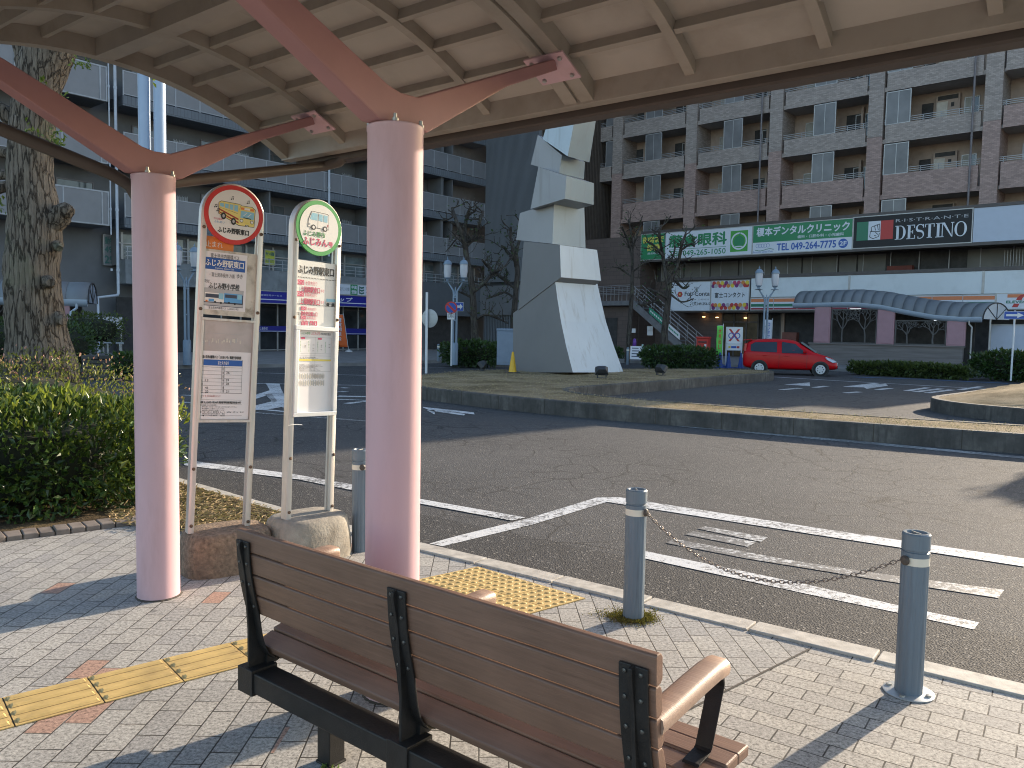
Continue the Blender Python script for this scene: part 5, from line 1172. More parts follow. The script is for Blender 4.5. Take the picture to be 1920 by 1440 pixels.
def f(g, W_, H_):
    b = bx(W_, H_); g.text('富士コンタクト', b(.10, .90, .40, .58), -.004, 4, .006); cl = [5, 15, 9, 10, 11, 8, 15, 5, 9, 10, 11, 8]
    for row, v in enumerate((.035, .165, .835, .965)):
        for k in range(10): u = .015+k*.11+(.055 if row in (0, 3) else 0); g.m = cl[(k*5+row*3) % 12]; q = b(u, u, v, v); r = .052*W_; z = min(max(q[2], r*.0), H_); g.disc(min(max(q[0], r), W_-r), min(max(z, r), H_-r), r, -.004-.0004*(k % 3), 18)
board('white contact lens board bordered with rows of coloured dots', (2.62, 5.30, 3.16, 5.06), YS, M_swhite, f, SS)
def f(g, W_, H_):
    b = bx(W_, H_)
    for m_, v0, v1 in ((14, .06, .34), (12, .50, .74), (13, .84, 1.0)): g.m = m_; g.rect(*b(0, 1, v0, v1), -.004)
    g.m = 9
    for k in range(1, 9): g.rect(W_*k/9-.02, W_*k/9+.02, 0, H_, -.006)
board('long white convenience store fascia striped orange, green and red', (5.46, 19.2, 3.16, 3.90), YS, M_swhite, f, SS)
def f(g, W_, H_):
    b = bx(W_, H_); g.m = 14; g.poly([(.30*W_, -.004, .96*H_), (.78*W_, -.004, .96*H_), (.78*W_, -.004, .74*H_), (.30*W_, -.004, .74*H_)]); g.m = 5; g.poly([(.78*W_, -.0045, .96*H_), (.60*W_, -.0045, .10*H_), (.44*W_, -.0045, .10*H_), (.58*W_, -.0045, .74*H_), (.66*W_, -.0045, .90*H_)]); g.m = 1; g.rect(.26*W_, .82*W_, .34*H_, .56*H_, -.006); g.text('ELEVEn', (.28*W_, .80*W_, .37*H_, .53*H_), -.008, 12, .01)
board('white convenience store logo board with a large orange red numeral', (19.28, 20.9, 3.16, 3.95), YS, M_swhite, f, SS)

# ================================================================ dark apartment block on the left
LF = Frame(-20, 40.66, 50.4)
M_lw = mat('dark_grey_wall', (.15, .15, .155), .75, var=.15, vs=.8); M_slab = tilemat('blue_grey_tile', (.15, .165, .185), .2, .6, .012, .08); M_pan = mat('perforated_panel', (.215, .215, .225), .45, .1, var=.07, vs=1.5); M_pfr = mat('panel_frame', (.34, .35, .37), .45, .2); M_ltile = mat('grey_tile_wall', (.165, .155, .155), .7, var=.12)
M_wpipe = mat('white_pipe', (.50, .53, .58), .4)
lb = thing('apartment_building', 'dark grey apartment block on the left with long grey balcony panels over shops', 'building', LF.o, 50.4)
ZL = [4.85, 6.45, 9.48, 12.52, 15.56, 18.6, 21.64, 24.7]; X0, X1 = -9.0, 27.8
g = MB(); g.box(X0, X1+3.2, 1.75, 12, 0, 36); g.box(X0, X1, .2, 1.75, 26.6, 27); g.build('wall', M_lw, lb)
for k in range(1, len(ZL)):
    z = ZL[k]; g = MB(); g.box(.35, X1, .0, 1.75, z, z+.50); sb = g.build('slab', M_slab, lb)
    g = MB(); g.m = 0; pw = 1.32; n_ = 20
    zt_ = z+1.74
    g.box(.38, X1, .02, .06, zt_-.05, zt_); g.box(.38, X1, .02, .06, z+.56, z+.60)
    for j in range(n_+1): x = .4+(X1-.45)*j/n_; g.box(x-.03, x+.03, .015, .065, z+.40, zt_)
    g.m = 1; g.box(.42, X1-.02, .035, .05, z+.60, zt_-.05); g.build('balcony_panels', [M_pfr, M_pan], lb)
    # stub balcony of the end flat, standing further forward
    zb_ = ZL[k]-.02
    g = MB(); g.m = 0; g.box(X0, -.45, -.06, -.0, zb_, zb_+.06); g.box(X0, -.45, -.06, .0, zb_+1.62, zb_+1.69)
    for x in (-.45, -.75, -2.55, -4.5, -6.5, -8.5): g.box(x-.04, x+.03, -.065, .0, zb_, zb_+1.69)
    g.m = 1; g.box(X0, -.47, -.04, -.02, zb_+.06, zb_+1.62); g.box(-.46, -.42, -.04, 1.75, zb_, zb_+1.65); g.build('balcony_panels', [M_pfr, M_pan], lb)
    g = MB(); g.box(X0, -.45, .0, 1.75, zb_-.02, zb_+.2); g.build('slab', M_lw, lb)
    R_ = random.Random(k)
    for j in range(7):
        x = 1.6+j*3.85; zf = z+.5
        g = MB(); g.frame(x, x+1.7, zf+.05, zf+2.05, 1.68, 1.76, .06); g.box(x+.82, x+.88, 1.69, 1.75, zf, zf+2); g.m = 1; g.rect(x+.05, x+1.65, zf+.1, zf+2.0, 1.72); g.build('window', [M_pipe, M_gl], lb)
        g = MB(); g.box(x+2.2, x+3.0, 1.6, 1.74, zf+.9, zf+1.7)
        for q in range(6): g.box(x+2.2+q*.15, x+2.23+q*.15, 1.55, 1.58, zf+.85, zf+1.75)
        g.build('grille_window', [M_pfr], lb)
        if j % 2: g = MB(); g.box(x+3.4, x+3.5, .15, 1.75, zf, z+3.03); g.build('partition', M_lw, lb)
        if (j+k) % 3 == 0: g = MB(); g.box(x+2.0, x+2.8, .9, 1.25, zf, zf+.7); g.disc(x+2.3, zf+.36, .27, .895, 20, .22); g.build('air_conditioner', M_pfr, lb)
    for x in (-7, -4.6, -2.2): g = MB(); g.frame(x, x+1.8, z+.2, z+2.3, 1.68, 1.76, .06); g.m = 1; g.rect(x+.05, x+1.75, z+.25, z+2.25, 1.72); g.build('window', [M_pipe, M_gl], lb)
for px, py, yy in ((218, 300, -.12), (617, 350, -.06), (206, 300, -.08)):
    x = LF.pl(px, py, yy)[0]; g = MB(); r = .075 if px != 206 else .035
    if px == 218: g.tube([(x, yy, 26), (x, yy, 3.1), (x-.05, yy, 3.0), (x-1.0, yy, 2.85), (x-1.0, yy, .1)], r, 8)
    else: g.tube([(x, yy, 26), (x, yy, 6.0)], r, 8)
    for z in range(4, 26, 3): g.tube([(x, yy, z+.2), (x, yy, z+.32)], r+.02, 8)
    g.build('drainpipe', M_wpipe, lb, 40)
# pink tiled end strip beside the louvred tower
g = MB(); g.box(23.9, X1, 1.55, 1.75, 4.9, 26.6); g.build('tiled_wall', M_ltile, lb)
g = MB()
for x in (23.3,): g.box(x-.12, x+.12, .2, 1.6, 4.9, 26.6)
g.build('partition', M_lw, lb)
# second floor offices with railing and shop fascia
g = MB(); g.m = 0; g.box(.35, X1, .95, 1.72, 4.6, 6.45); g.m = 1
for j in range(15): x = .6+j*1.8; g.rect(x+.1, x+1.55, 4.95, 6.2, .94)
g.m = 2
for j in range(16): x = .6+j*1.8; g.box(x-.06, x+.06, .86, .93, 4.9, 6.3)
g.box(.4, X1, .86, .93, 5.7, 5.76); g.build('office_windows', [M_lw, mat('office_glass', (.16, .19, .20), .12, var=.5, vs=.9), M_sframe], lb)
g = MB()
for z in (5.05, 5.25, 5.5): g.box(.4, X1, .03, .06, z-.02, z+.02)
for j in range(30): x = .5+j*.92; g.box(x-.018, x+.018, .03, .06, 4.85, 5.5)
g.build('railing', M_pfr, lb)
g = MB(); g.box(.35, X1, -.02, 1.0, 3.62, 4.85); g.build('fascia', mat('weathered_fascia', (.20, .215, .225), .6, var=.25, vs=.9, stain=(.10, .11, .11), stain_s=1.4, stain_amt=.6), lb)
g = MB(); g.box(17.5, X1, -.06, .3, 2.55, 4.9); g.build('fascia', mat('grey_panel_band', (.105, .112, .122), .55, var=.06, stain=(.13, .13, .13), stain_amt=.3), lb)
g = MB(); g.m = 0; g.box(.35, X1, 1.0, 1.1, .05, 2.95); g.m = 1
for j in range(9): x = 6.2+j*1.25; g.rect(x+.04, x+1.2, .15, 2.75, .99)
g.m = 2
for j in range(10): x = 6.2+j*1.25; g.box(x-.04, x+.04, .92, .98, .05, 2.9)
g.box(6.2, 17.4, .92, .98, .1, .16)
sh_ = g.build('shopfront', [M_dark, mat('shop_glass', (.03, .032, .034), .05, var=.5, vs=1.0), M_sframe], lb)
g = MB(); g.m = 0; g.box(6.3, 10.6, .86, .90, 1.22, 1.58); g.m = 1; g.rect(6.3, 10.6, 1.25, 1.29, .855); g.text('きれい・しあわせ', (8.1, 9.2, 1.34, 1.52), .855, 1, .005); WB = [flat('band_blue', (.012, .014, .24)), flat('band_white', (.55, .58, .68))]; g.build('window_band', WB, sh_); g = MB(); g.m = 0; g.box(14.9, 17.2, .86, .90, 1.1, 1.5); g.m = 1; g.rect(14.9, 17.2, 1.13, 1.17, .855); g.build('window_band', WB, sh_)
for x in (17.6, 19.6, 21.2): g = MB(); g.box(x, x+.7, .3, 1.0, .05, 2.6); g.build('pier', M_lw, lb)
def f(g, W_, H_):
    b = bx(W_, H_); g.m = 1; g.rect(*b(0, 1, .66, .74), -.004); g.text('賃貸住宅サービス', b(.17, .30, .27, .42), -.004, 1); g.text('アパマンショップ', b(.36, .78, .20, .58), -.004, 1, .012)
SB = [flat('fascia_blue', (.012, .014, .26)), flat('fascia_white', (.62, .65, .72)), flat('school_green', (.03, .26, .10)), flat('school_dark', (.06, .16, .14)), flat('school_grey', (.18, .22, .25))]
board('long blue shop fascia with white rule behind the bus stop signs', (6.2, 17.3, 2.93, 3.62), -.12, SB[0], f, SB, name='shop_sign', parent_frame=LF)
def f(g, W_, H_):
    b = bx(W_, H_); g.m = 2; g.rect(*b(.27, .42, .0, 1), -.004); g.text('中高', b(.295, .40, .10, .45), -.007, 1, .008); g.text('受験', b(.295, .40, .55, .90), -.007, 1, .008); g.text('定期テスト対策', b(.02, .25, .32, .68), -.004, 4)
    for k in range(3): g.m = 3; q = b(.455, .56, .14+k*.27, .30+k*.27); g.poly([(q[0], -.004, q[3]), ((q[0]+q[1])/2, -.004, q[3]-.05), (q[1], -.004, q[3]), (q[1], -.004, q[2]), ((q[0]+q[1])/2, -.004, q[2]-.05), (q[0], -.004, q[2])])
    q = b(.455, .47, .14, .86); g.rect(*q, -.0045); g.text('栄光', b(.60, .70, .14, .46), -.004, 4, .006); g.text('ゼミナール', b(.60, .92, .54, .84), -.004, 4, .006)
board('white cram school board with a green square above the blue shop fascia', (13.6, 17.5, 3.68, 4.35), -.16, SB[1], f, SB, parent_frame=LF)
def f(g, W_, H_):
    b = bx(W_, H_); g.text('動物病院 受付中', b(.03, .97, .06, .30), -.004, 3, .01); g.text('49-2', b(.02, .40, .38, .58), -.004, 3, .02); g.text('292-0258', b(.02, .98, .70, .95), -.004, 3, .02)
q = LF.box(193, 432, 254, 467, .3)
board('grey notice board with black telephone digits left of the first pink column', (LF.pl(194, 450, 1.6)[0], LF.pl(262, 450, 1.6)[0], 4.62, 6.12), 1.55, M_pan, f, SB, parent_frame=LF, name='notice_board')
def f(g, W_, H_):
    b = bx(W_, H_); g.text('テナント募集', b(.08, .92, .12, .38), -.004, 3, .01); g.text('お問合せ', b(.08, .92, .55, .85), -.004, 3)
board('yellow tenant notice in an office window behind the bus stop signs', (LF.pl(497, 495, .8)[0], LF.pl(515, 495, .8)[0], 5.25, 6.1), .80, flat('notice_yellow', (.50, .52, .06)), f, SB, parent_frame=LF, name='notice_board')
# louvred stair tower in the corner
p0 = LF.world(X1, 0); TF = Frame(p0.x, p0.y, -42.1)
M_louv = mat('louvre_steel', (.21, .22, .235), .5, .1, var=.1, vs=.5, stretch=(1, 1, .2))
tw = thing('stair_tower', 'dark louvred stair tower in the corner between the two apartment blocks', 'building', TF.o, -42.1)
WT = 5.3
g = MB(); g.box(-.2, WT, .25, 24, 0, 34); g.build('wall', mat('tower_core', (.05, .052, .057), .7), tw)  # core stretched far back, unseen, to shade the end of the left block
g = MB(); n_ = 58
for j in range(n_): x = .0+WT*j/n_; g.box(x, x+.05, .0, .10, 5.2, 34)
for z in (7.4, 10.5, 13.6, 16.7, 19.8, 22.9): g.box(0, WT, .05, .2, z-.04, z+.04)
g.box(WT-.03, WT+.05, -.02, .3, 0, 34); g.build('louvre_screen', M_louv, tw)
g = MB()
for j in range(51): y = .2+j*.2; g.box(WT+.02, WT+.14, y, y+.05, 5.2, 34)
g.build('louvre_screen', mat('louvre_bronze', (.14, .11, .09), .5, .3), tw)
g = MB(); g.box(-.2, WT, -.5, .2, 2.7, 4.9); g.build('fascia', M_lw, tw)
g = MB()
for j in range(30): x = .3+j*.165; g.box(x, x+.05, -.3, -.2, .05, 2.7)
g.build('gate_bars', M_louv, tw)
# ================================================================ things round the square
# ---- stacked steel sculpture
def steel(name, c, rough, stain=.5):
    m, nt, b = _new(name); v = coords(nt)
    n = noise(nt, v, .55, 6, .6); s_ = noise(nt, coords(nt, scale=(2.6, 2.6, .28)), 1.3, 7, .65)
    col = mix(nt, n.outputs[0], tuple(x*.80 for x in c), tuple(min(1, x*1.14) for x in c))
    f = N(nt, 'ShaderNodeMath', operation='MULTIPLY'); L(nt, ramp(nt, s_.outputs[0], [(.54, 0.0), (.72, 1.0)]).outputs[0], f.inputs[0]); f.inputs[1].default_value = stain
    L(nt, mix(nt, f.outputs[0], col, (.20, .18, .15)), b.inputs['Base Color']); b.inputs['Metallic'].default_value = .12; b.inputs['Roughness'].default_value = rough
    bump(nt, noise(nt, v, 1.2, 4).outputs[0], b, .12, .05); return m
M_steel = steel('lit_weathered_steel', (.50, .56, .60), .42, .42); M_steeld = steel('shaded_matt_steel', (.215, .205, .20), .65, .25); M_steelm = steel('half_shaded_brushed_steel', (.36, .35, .35), .5, .4); M_steelg = steel('green_grey_steel', (.25, .30, .31), .5, .4)  # one steel toned per face: lit and shaded sides put into the colour
scu = thing('sculpture', 'tall twisting stack of angular steel blocks on the traffic island', 'sculpture', (1.94, 25.4, .19), 0)
F0 = Vector((1.94, 25.4, 0)); dl = Vector((-.60, .80, 0)).normalized(); dr = Vector((.56, .83, 0)).normalized()
def onplane(px, py, P0, d):
    n = Vector((-d.y, d.x, 0)); r = ray(px, py); o = Vector((0, 0, EYE)); return o + r*(n.dot(P0-o)/n.dot(r))
z8 = lambda p: (900+p[0]/2.769, 210+p[1]/2.769)
def block(left, fi, right, push=0, ml=None, mr=None, nm='block'):
    """left: outline of the left face in picture points; fi: indices of its front edge (top, ..., bottom); right: far edge of the right face, same order"""
    P0 = F0 + Vector((-dl.y, dl.x, 0))*push
    Lp = [onplane(*z8(p), P0, dl) for p in left]; fr = [Lp[i] for i in fi]
    Rp = [onplane(*z8(p), f_, dr) for p, f_ in zip(right, fr)]
    off = [r-f_ for r, f_ in zip(Rp, fr)]; ztop, zbot = fr[0].z, fr[-1].z
    back = []
    for i, p in enumerate(Lp):
        if i in fi: back.append(Rp[list(fi).index(i)]); continue
        t = min(1, max(0, (p.z-zbot)/(ztop-zbot+1e-6))); o = off[-1].lerp(off[0], t); back.append(p+o)
    g = MB(); n = len(Lp); iv = -Vector(scu.location); A = [p+iv for p in Lp]; B = [p+iv for p in back]
    g.m = 0; g.poly(A); g.m = 1; g.poly(B[::-1])
    for i in range(n):
        j = (i+1) % n; g.m = 1 if (i in fi and j in fi) else 0; g.mesh([A[i], A[j], B[j], B[i]], [(0, 1, 2, 3)])
    return g.build(nm, [ml or M_steelm, mr or M_steel], scu, bevel=.012)
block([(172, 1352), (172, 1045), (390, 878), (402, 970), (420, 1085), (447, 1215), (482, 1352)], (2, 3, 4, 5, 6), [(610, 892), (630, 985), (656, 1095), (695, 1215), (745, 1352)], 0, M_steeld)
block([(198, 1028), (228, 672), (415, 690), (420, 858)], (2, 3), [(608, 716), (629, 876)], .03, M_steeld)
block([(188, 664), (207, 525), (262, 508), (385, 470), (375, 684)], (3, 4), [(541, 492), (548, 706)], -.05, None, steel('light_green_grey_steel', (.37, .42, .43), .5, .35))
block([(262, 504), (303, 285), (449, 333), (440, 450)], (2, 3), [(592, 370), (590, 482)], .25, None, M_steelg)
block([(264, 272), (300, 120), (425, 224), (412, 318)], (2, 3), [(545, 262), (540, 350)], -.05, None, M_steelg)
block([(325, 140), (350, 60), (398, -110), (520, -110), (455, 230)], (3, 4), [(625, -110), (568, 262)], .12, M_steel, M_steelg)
g = MB(); iv = -Vector(scu.location); b0 = [onplane(*z8(p), F0, dl) for p in ((174, 1350), (482, 1352))]; rr_ = onplane(*z8((745, 1352)), b0[1], dr); q = [b0[0]+iv, b0[1]+iv, rr_+iv, rr_+(b0[0]-b0[1])+iv]
c_ = sum(q, Vector())/4
g.rings([[Vector(((p-c_).x*.985+c_.x, (p-c_).y*.985+c_.y, z)) for p in q] for z in (-.05, q[0].z+.02)]); g.build('plinth', M_kerbd, scu)
# floodlights round it
M_lampb = mat('dark_lamp_body', (.035, .036, .04), .5, var=.2, vs=8)
def flood():
    t = thing('floodlight', 'x', 'floodlight', (0, 0, 0), 0, 'floodlights on the island')
    g = MB(); g.box(-.16, .16, -.07, .07, 0, .02)
    for x in (-.13, .13): g.box(x-.015, x+.015, -.04, .04, .0, .17)
    g.build('base', M_lampb, t)
    Mx = Matrix.Translation((0, 0, .25)) @ Matrix.Rotation(-.7, 4, 'X'); g = MB()
    g.rings([[Mx @ Vector((x*k, y, z*k)) for x, z in ((-.19, -.12), (.19, -.12), (.19, .12), (-.19, .12))] for y, k in ((.12, 1.0), (.10, 1.05), (.0, 1.0), (-.12, .55))]); g.build('head', M_lampb, t, bevel=.01)
    g = MB(); g.rings([[Mx @ Vector((x, y, z)) for x, z in ((-.17, -.10), (.17, -.10), (.17, .10), (-.17, .10))] for y in (.121, .125)]); g.build('lens', glass('lamp_glass', (.12, .13, .14)), t); return t
fl0 = flood(); p = gnd(1128, 709, .19); fl0.location = p; fl0['label'] = 'small dark floodlight on the turf in front of the bright sculpture face'
dup(fl0, gnd(1238, 704, .19), -50, 'small dark floodlight on the turf well to the right of the sculpture'); dup(fl0, gnd(905, 696, .19), 80, 'small dark floodlight on the turf between round sign and yellow cone')
# yellow cone
M_ycone = mat('yellow_cone_plastic', (.70, .40, .02), .45, var=.1)
c0 = gnd(961, 699, .19); t = thing('traffic_cone', 'yellow traffic cone leaning beside the sculpture', 'cone', c0, 15)
g = MB(); g.lathe([(0, 0), (.15, 0), (.13, .05), (.035, .68), (.02, .70), (0, .70)], 20); g.build('cone', M_ycone, t, 40); g = MB(); g.box(-.21, .21, -.21, .21, 0, .03); g.build('base', M_lampb, t, bevel=.01)
# ---- twin lantern street lamps
M_lpole = mat('blue_grey_lamp_paint', (.20, .26, .33), .45, .1, var=.08); M_lglass = mat('milky_lantern_glass', (.52, .52, .55), .3, var=.06, spec=.4)
def lamp():
    t = thing('street_lamp', 'x', 'street lamp', (0, 0, 0), 0, 'twin lantern street lamps'); H_ = 3.5
    g = MB(); g.lathe([(0, 0), (.15, 0), (.15, .9), (.13, .96), (.0, .96)], 16)
    for sx in (-1, 1): g.tube([(sx*.075, 0, .9), (sx*.075, 0, H_-.45), (sx*.10, 0, H_-.30), (sx*.28, 0, H_-.05), (sx*.38, 0, H_+.12)], [.05, .045, .04, .035, .03], 10)
    g.tube([(0, 0, H_-.55), (0, 0, H_-.15)], [.06, .02], 8); g.box(-.11, .11, -.03, .03, H_-.62, H_-.56); g.box(-.10, .10, -.03, .03, 1.9, 1.95); g.build('pole', M_lpole, t, 45)
    for sx in (-1, 1):
        x = sx*.38; g = MB(); g.lathe([(0, H_+.05), (.17, H_+.08), (.17, H_+.10), (.05, H_+.11), (.06, H_+.18), (.13, H_+.24), (.13, H_+.26), (0, H_+.26)], 14, (x, 0, 0)); g.lathe([(0, H_+.80), (.185, H_+.80), (.19, H_+.83), (.15, H_+.93), (.09, H_+.99), (.025, H_+1.01), (.035, H_+1.06), (.012, H_+1.10), (0, H_+1.17)], 14, (x, 0, 0)); lh = g.build('lantern', M_lpole, t, 40)
        g = MB(); g.lathe([(0, H_+.26), (.13, H_+.262), (.165, H_+.5), (.165, H_+.80), (0, H_+.802)], 14, (x, 0, 0)); g.build('lamp_glass', M_lglass, lh, 40)
    return t
l0 = lamp(); l0.location = at(852, 688, 34.5); l0.location.z = .05; l0['label'] = 'twin lantern street lamp behind the round no parking sign'; l0.rotation_euler.z = math.radians(-20)
dup(l0, (at(1432, 690, 36.5).x, 36.5, .05), 5, 'twin lantern street lamp behind the red car'); dup(l0, (at(351, 690, 30.5).x, 30.5, .05), 60, 'twin lantern street lamp behind the red ringed bus stop sign')
# ---- round sign seen from behind, no parking sign, one way sign
M_galv = mat('galvanised_back', (.36, .37, .37), .5, .4, var=.1); M_wpole = mat('white_sign_pole', (.62, .64, .66), .4, var=.06)
p = gnd(799, 700, .19); t = thing('road_sign', 'round road sign seen from its grey back on a white pole at the island tip', 'road sign', p, -25)
zz = lambda py: at(806, py, p.y).z-.19
g = MB(); g.tube([(0, 0, 0), (0, 0, zz(548))], .04, 12); g.build('pole', M_wpole, t, 40)
g = MB(); g.lathe([(0, 0), (.29, 0), (.29, .012), (.275, .016), (0, .016)], 36, M=Matrix.Translation((.07, .075, zz(597))) @ Matrix.Rotation(PI/2, 4, 'X'))
for dz in (-.14, .14): g.box(-.16, .30, .045, .06, zz(597)+dz-.02, zz(597)+dz+.02)
g.build('plate', M_galv, t, 40)
M_rblue = flat('road_sign_blue', (.025, .08, .36)); M_rred = flat('road_sign_red', (.50, .035, .03)); M_rwhite = flat('road_sign_white', (.66, .66, .66))
Y_ = 33.5; p = at(846, 682, Y_); t = thing('road_sign', 'round blue no parking sign with red border and slash on a white pole', 'road sign', (p.x, Y_, .05), 3)
zz = lambda py: at(844, py, Y_).z-.05
g = MB(); g.tube([(0, 0, 0), (0, 0, zz(566))], .035, 10); g.build('pole', M_wpole, t, 40); R_ = .26
g = MB(); g.m = 0; g.lathe([(0, 0), (R_, 0), (R_, .015), (0, .015)], 32, M=Matrix.Translation((-.03, -.035, zz(577))) @ Matrix.Rotation(PI/2, 4, 'X')); g.m = 1; g.disc(-.03, zz(577), R_*.78, -.054, 32); g.m = 0; c_ = (-.03, zz(577)); a = R_*.56; k = .045
g.poly([(c_[0]-a-k*.7, -.057, c_[1]+a-k*.7), (c_[0]-a+k*.7, -.057, c_[1]+a+k*.7), (c_[0]+a+k*.7, -.057, c_[1]-a+k*.7), (c_[0]+a-k*.7, -.057, c_[1]-a-k*.7)]); pl_ = g.build('plate', [M_rred, M_rblue], t, 40)
g = MB(); g.m = 0; b = (-.19, .12, zz(599), zz(586)); g.box(b[0], b[1], -.05, -.035, b[2], b[3]); g.text('区間内', (b[0]+.03, b[1]-.03, b[2]+.08, b[3]-.06), -.053, 1); g.build('sub_plate', [M_rwhite, M_sblk], t)
def arrow_sign(label, px, py, Y_, wd, hp, base, deg, pole=True, name='road_sign'):
    p = at(px, 700, Y_); t = thing(name, label, 'road sign', (p.x, Y_, base), deg); zc = at(px, py, Y_).z-base
    if pole: g = MB(); g.tube([(0, 0, 0), (0, 0, zc+wd*.25)], .035, 10); g.build('pole', M_wpole, t, 40)
    g = MB(); h = wd*hp/2; w_ = wd/2; g.m = 0; g.box(-w_, w_, -.06, -.045, zc-h, zc+h); g.m = 2; g.frame(-w_, w_, zc-h, zc+h, -.064, -.06, .012); g.m = 1
    s_ = h*.9; g.poly([(-w_*.8, -.066, zc+s_*.30), (w_*.22, -.066, zc+s_*.30), (w_*.22, -.066, zc+s_*.78), (w_*.82, -.066, zc), (w_*.22, -.066, zc-s_*.78), (w_*.22, -.066, zc-s_*.30), (-w_*.8, -.066, zc-s_*.30)]); g.build('plate', [M_rblue, M_rwhite, M_rwhite], t); return t
arrow_sign('blue one way sign with white right arrow on a white pole, right picture edge', 1896, 591, 30.5, .72, .42, .0, -25)
arrow_sign('small blue arrow plate fixed to the twin lantern lamp by the no parking sign', 859, 575, 34.2, .36, 1.05, .05, 12, False)
# ---- utility box, post box, banners, boards, cones, street clutter
a = at(934, 640, 33.5); b_ = at(974, 640, 33.5)
t = thing('utility_cabinet', 'blue grey steel cabinet left of the sculpture foot', 'cabinet', ((a.x+b_.x)/2, 33.5, .05), -12); w_ = (b_.x-a.x)/2; hz = at(950, 616, 33.5).z
g = MB(); g.box(-w_, w_, -.3, .3, .08, hz-.15); g.box(-w_-.02, w_+.02, -.32, .32, hz-.16, hz-.05); M_cab = mat('cabinet_paint', (.20, .25, .32), .5, var=.08); g.build('housing', M_cab, t, bevel=.03); g = MB(); g.box(-w_-.03, w_+.03, -.33, .33, 0, .08); g.build('plinth', M_kerbd, t); g = MB(); g.box(-w_+.06, w_-.06, -.315, -.305, .2, hz-.25); dr_ = g.build('door', M_cab, t, bevel=.004); g = MB(); g.box(w_-.16, w_-.12, -.335, -.315, hz*.5, hz*.5+.14); g.build('handle', M_bolt, dr_)
Yb = 41.0; a = at(1306, 645, Yb); b_ = at(1332, 645, Yb); t = thing('post_box', 'red post box at the foot of the outside stairs', 'post box', ((a.x+b_.x)/2, Yb, .05), -25); w_ = (b_.x-a.x)/2*.85; hz = at(1318, 633, Yb).z
M_post = mat('post_box_red', (.52, .03, .02), .4, var=.06)
g = MB(); g.box(-w_, w_, -.3, .3, .45, hz); g.box(-w_-.03, w_+.03, -.33, .33, hz-.10, hz-.0); g.box(-w_*.4, w_*.4, -.2, .2, 0, .45); g.build('body', M_post, t, bevel=.03); g = MB(); g.box(-w_*.7, w_*.7, -.335, -.30, hz-.30, hz-.24); g.build('slot', M_dark, t); g = MB(); g.box(w_*.35, w_*.7, -.315, -.30, hz-.50, hz-.38); g.build('label_plate', M_paper, t)
def banner(label, px, ytop, ybot, wpx, Y_, m, txt, tm, base_m, deg=0, tilt=0):
    p = at(px, ybot, Y_); t = thing('banner_flag', label, 'banner', (p.x, Y_, .05), deg); zt_ = at(px, ytop, Y_).z; zb_ = at(px, ybot, Y_).z+.25; w_ = wpx*Y_/FPX
    g = MB(); g.tube([(0, 0, 0), (tilt, 0, zt_+.1)], .014, 8); g.tube([(tilt, 0, zt_), (tilt-w_, 0, zt_+.03)], .008, 6); g.build('pole', M_wpole, t, 40)
    g = MB(); g.lathe([(0, 0), (.24, .0), (.23, .06), (.08, .12), (.03, .16), (0, .16)], 18); g.build('base', base_m, t, 40)
    g = MB(); nx, nz = 6, 14; vs = []
    for j in range(nz+1):
        for i in range(nx+1):
            z = zb_+(zt_-zb_)*j/nz; x = tilt*z/zt_-.02-w_*i/nx; vs.append((x, .05*math.sin(j*.7+i*.5)*(i/nx), z))
    g.mesh(vs, [(j*(nx+1)+i, j*(nx+1)+i+1, (j+1)*(nx+1)+i+1, (j+1)*(nx+1)+i) for j in range(nz) for i in range(nx)]); fb = g.build('cloth', m, t, 60)
    sd = fb.modifiers.new('thick', 'SOLIDIFY'); sd.thickness = .004
    g = MB(); n_ = len(txt)
    for k, ch in enumerate(txt): h = (zt_-zb_)*.72/n_; z1 = zt_-(zt_-zb_)*.1-k*h; g.text(ch, (tilt*.8-.02-w_*.72, tilt*.8-.02-w_*.30, z1-h*.85, z1), -.065, 0, .004)
    g.build('lettering', tm, fb); return t
banner('bright green banner flag between post box and poster board', 1354, 613, 678, 11, 36.8, flat('banner_green', (.16, .62, .10), .7), '大売出し', flat('banner_text_red', (.5, .05, .02)), flat('weight_blue', (.02, .06, .22)))
banner('orange banner flag on white foot before the blue fascia shop', 654, 592, 660, 15, 50, flat('banner_orange', (.66, .12, .02), .7), '賃貸相談会', M_swhite, flat('weight_white', (.55, .55, .55)), 0, -.35)
banner('white banner flag behind the lamp post above the red car', 1446, 602, 662, 14, 44, flat('banner_white', (.55, .56, .62), .7), 'コンタクト', M_sblue, M_lampb, 0)
Yb = 37.0; a = at(1362, 650, Yb); b_ = at(1390, 650, Yb); t = thing('poster_board', 'framed poster stand with a red and blue crossed poster beside the green banner', 'poster board', ((a.x+b_.x)/2, Yb, .05), -10); w_ = (b_.x-a.x)/2; z1 = at(1376, 613, Yb).z-.05; zm = at(1376, 644, Yb).z-.05; z0 = at(1376, 657, Yb).z-.05
g = MB()
for x in (-w_, w_): g.box(x-.03, x+.03, -.03, .03, 0, z1)
g.frame(-w_, w_, z0, z1, -.035, .03, .05); g.box(-w_, w_, -.035, .03, zm-.03, zm+.03); g.build('frame', M_wpole, t)
g = MB(); g.m = 0; g.box(-w_+.03, w_-.03, -.02, .0, z0+.03, z1-.03); W2_ = w_-.12; cz = (z1+zm)/2; hz = (z1-zm)/2-.1
for sx in (-1, 1): k = .07; g.m = 1; g.poly([(-W2_-k*.5, -.026-.002*sx, cz-sx*hz), (-W2_+k, -.026-.002*sx, cz-sx*hz), (W2_+k*.5, -.026-.002*sx, cz+sx*hz), (W2_-k, -.026-.002*sx, cz+sx*hz)])
g.m = 2
for dx in (-.13, .13): g.disc(dx, cz-.02, .14, -.032, 20, .10)
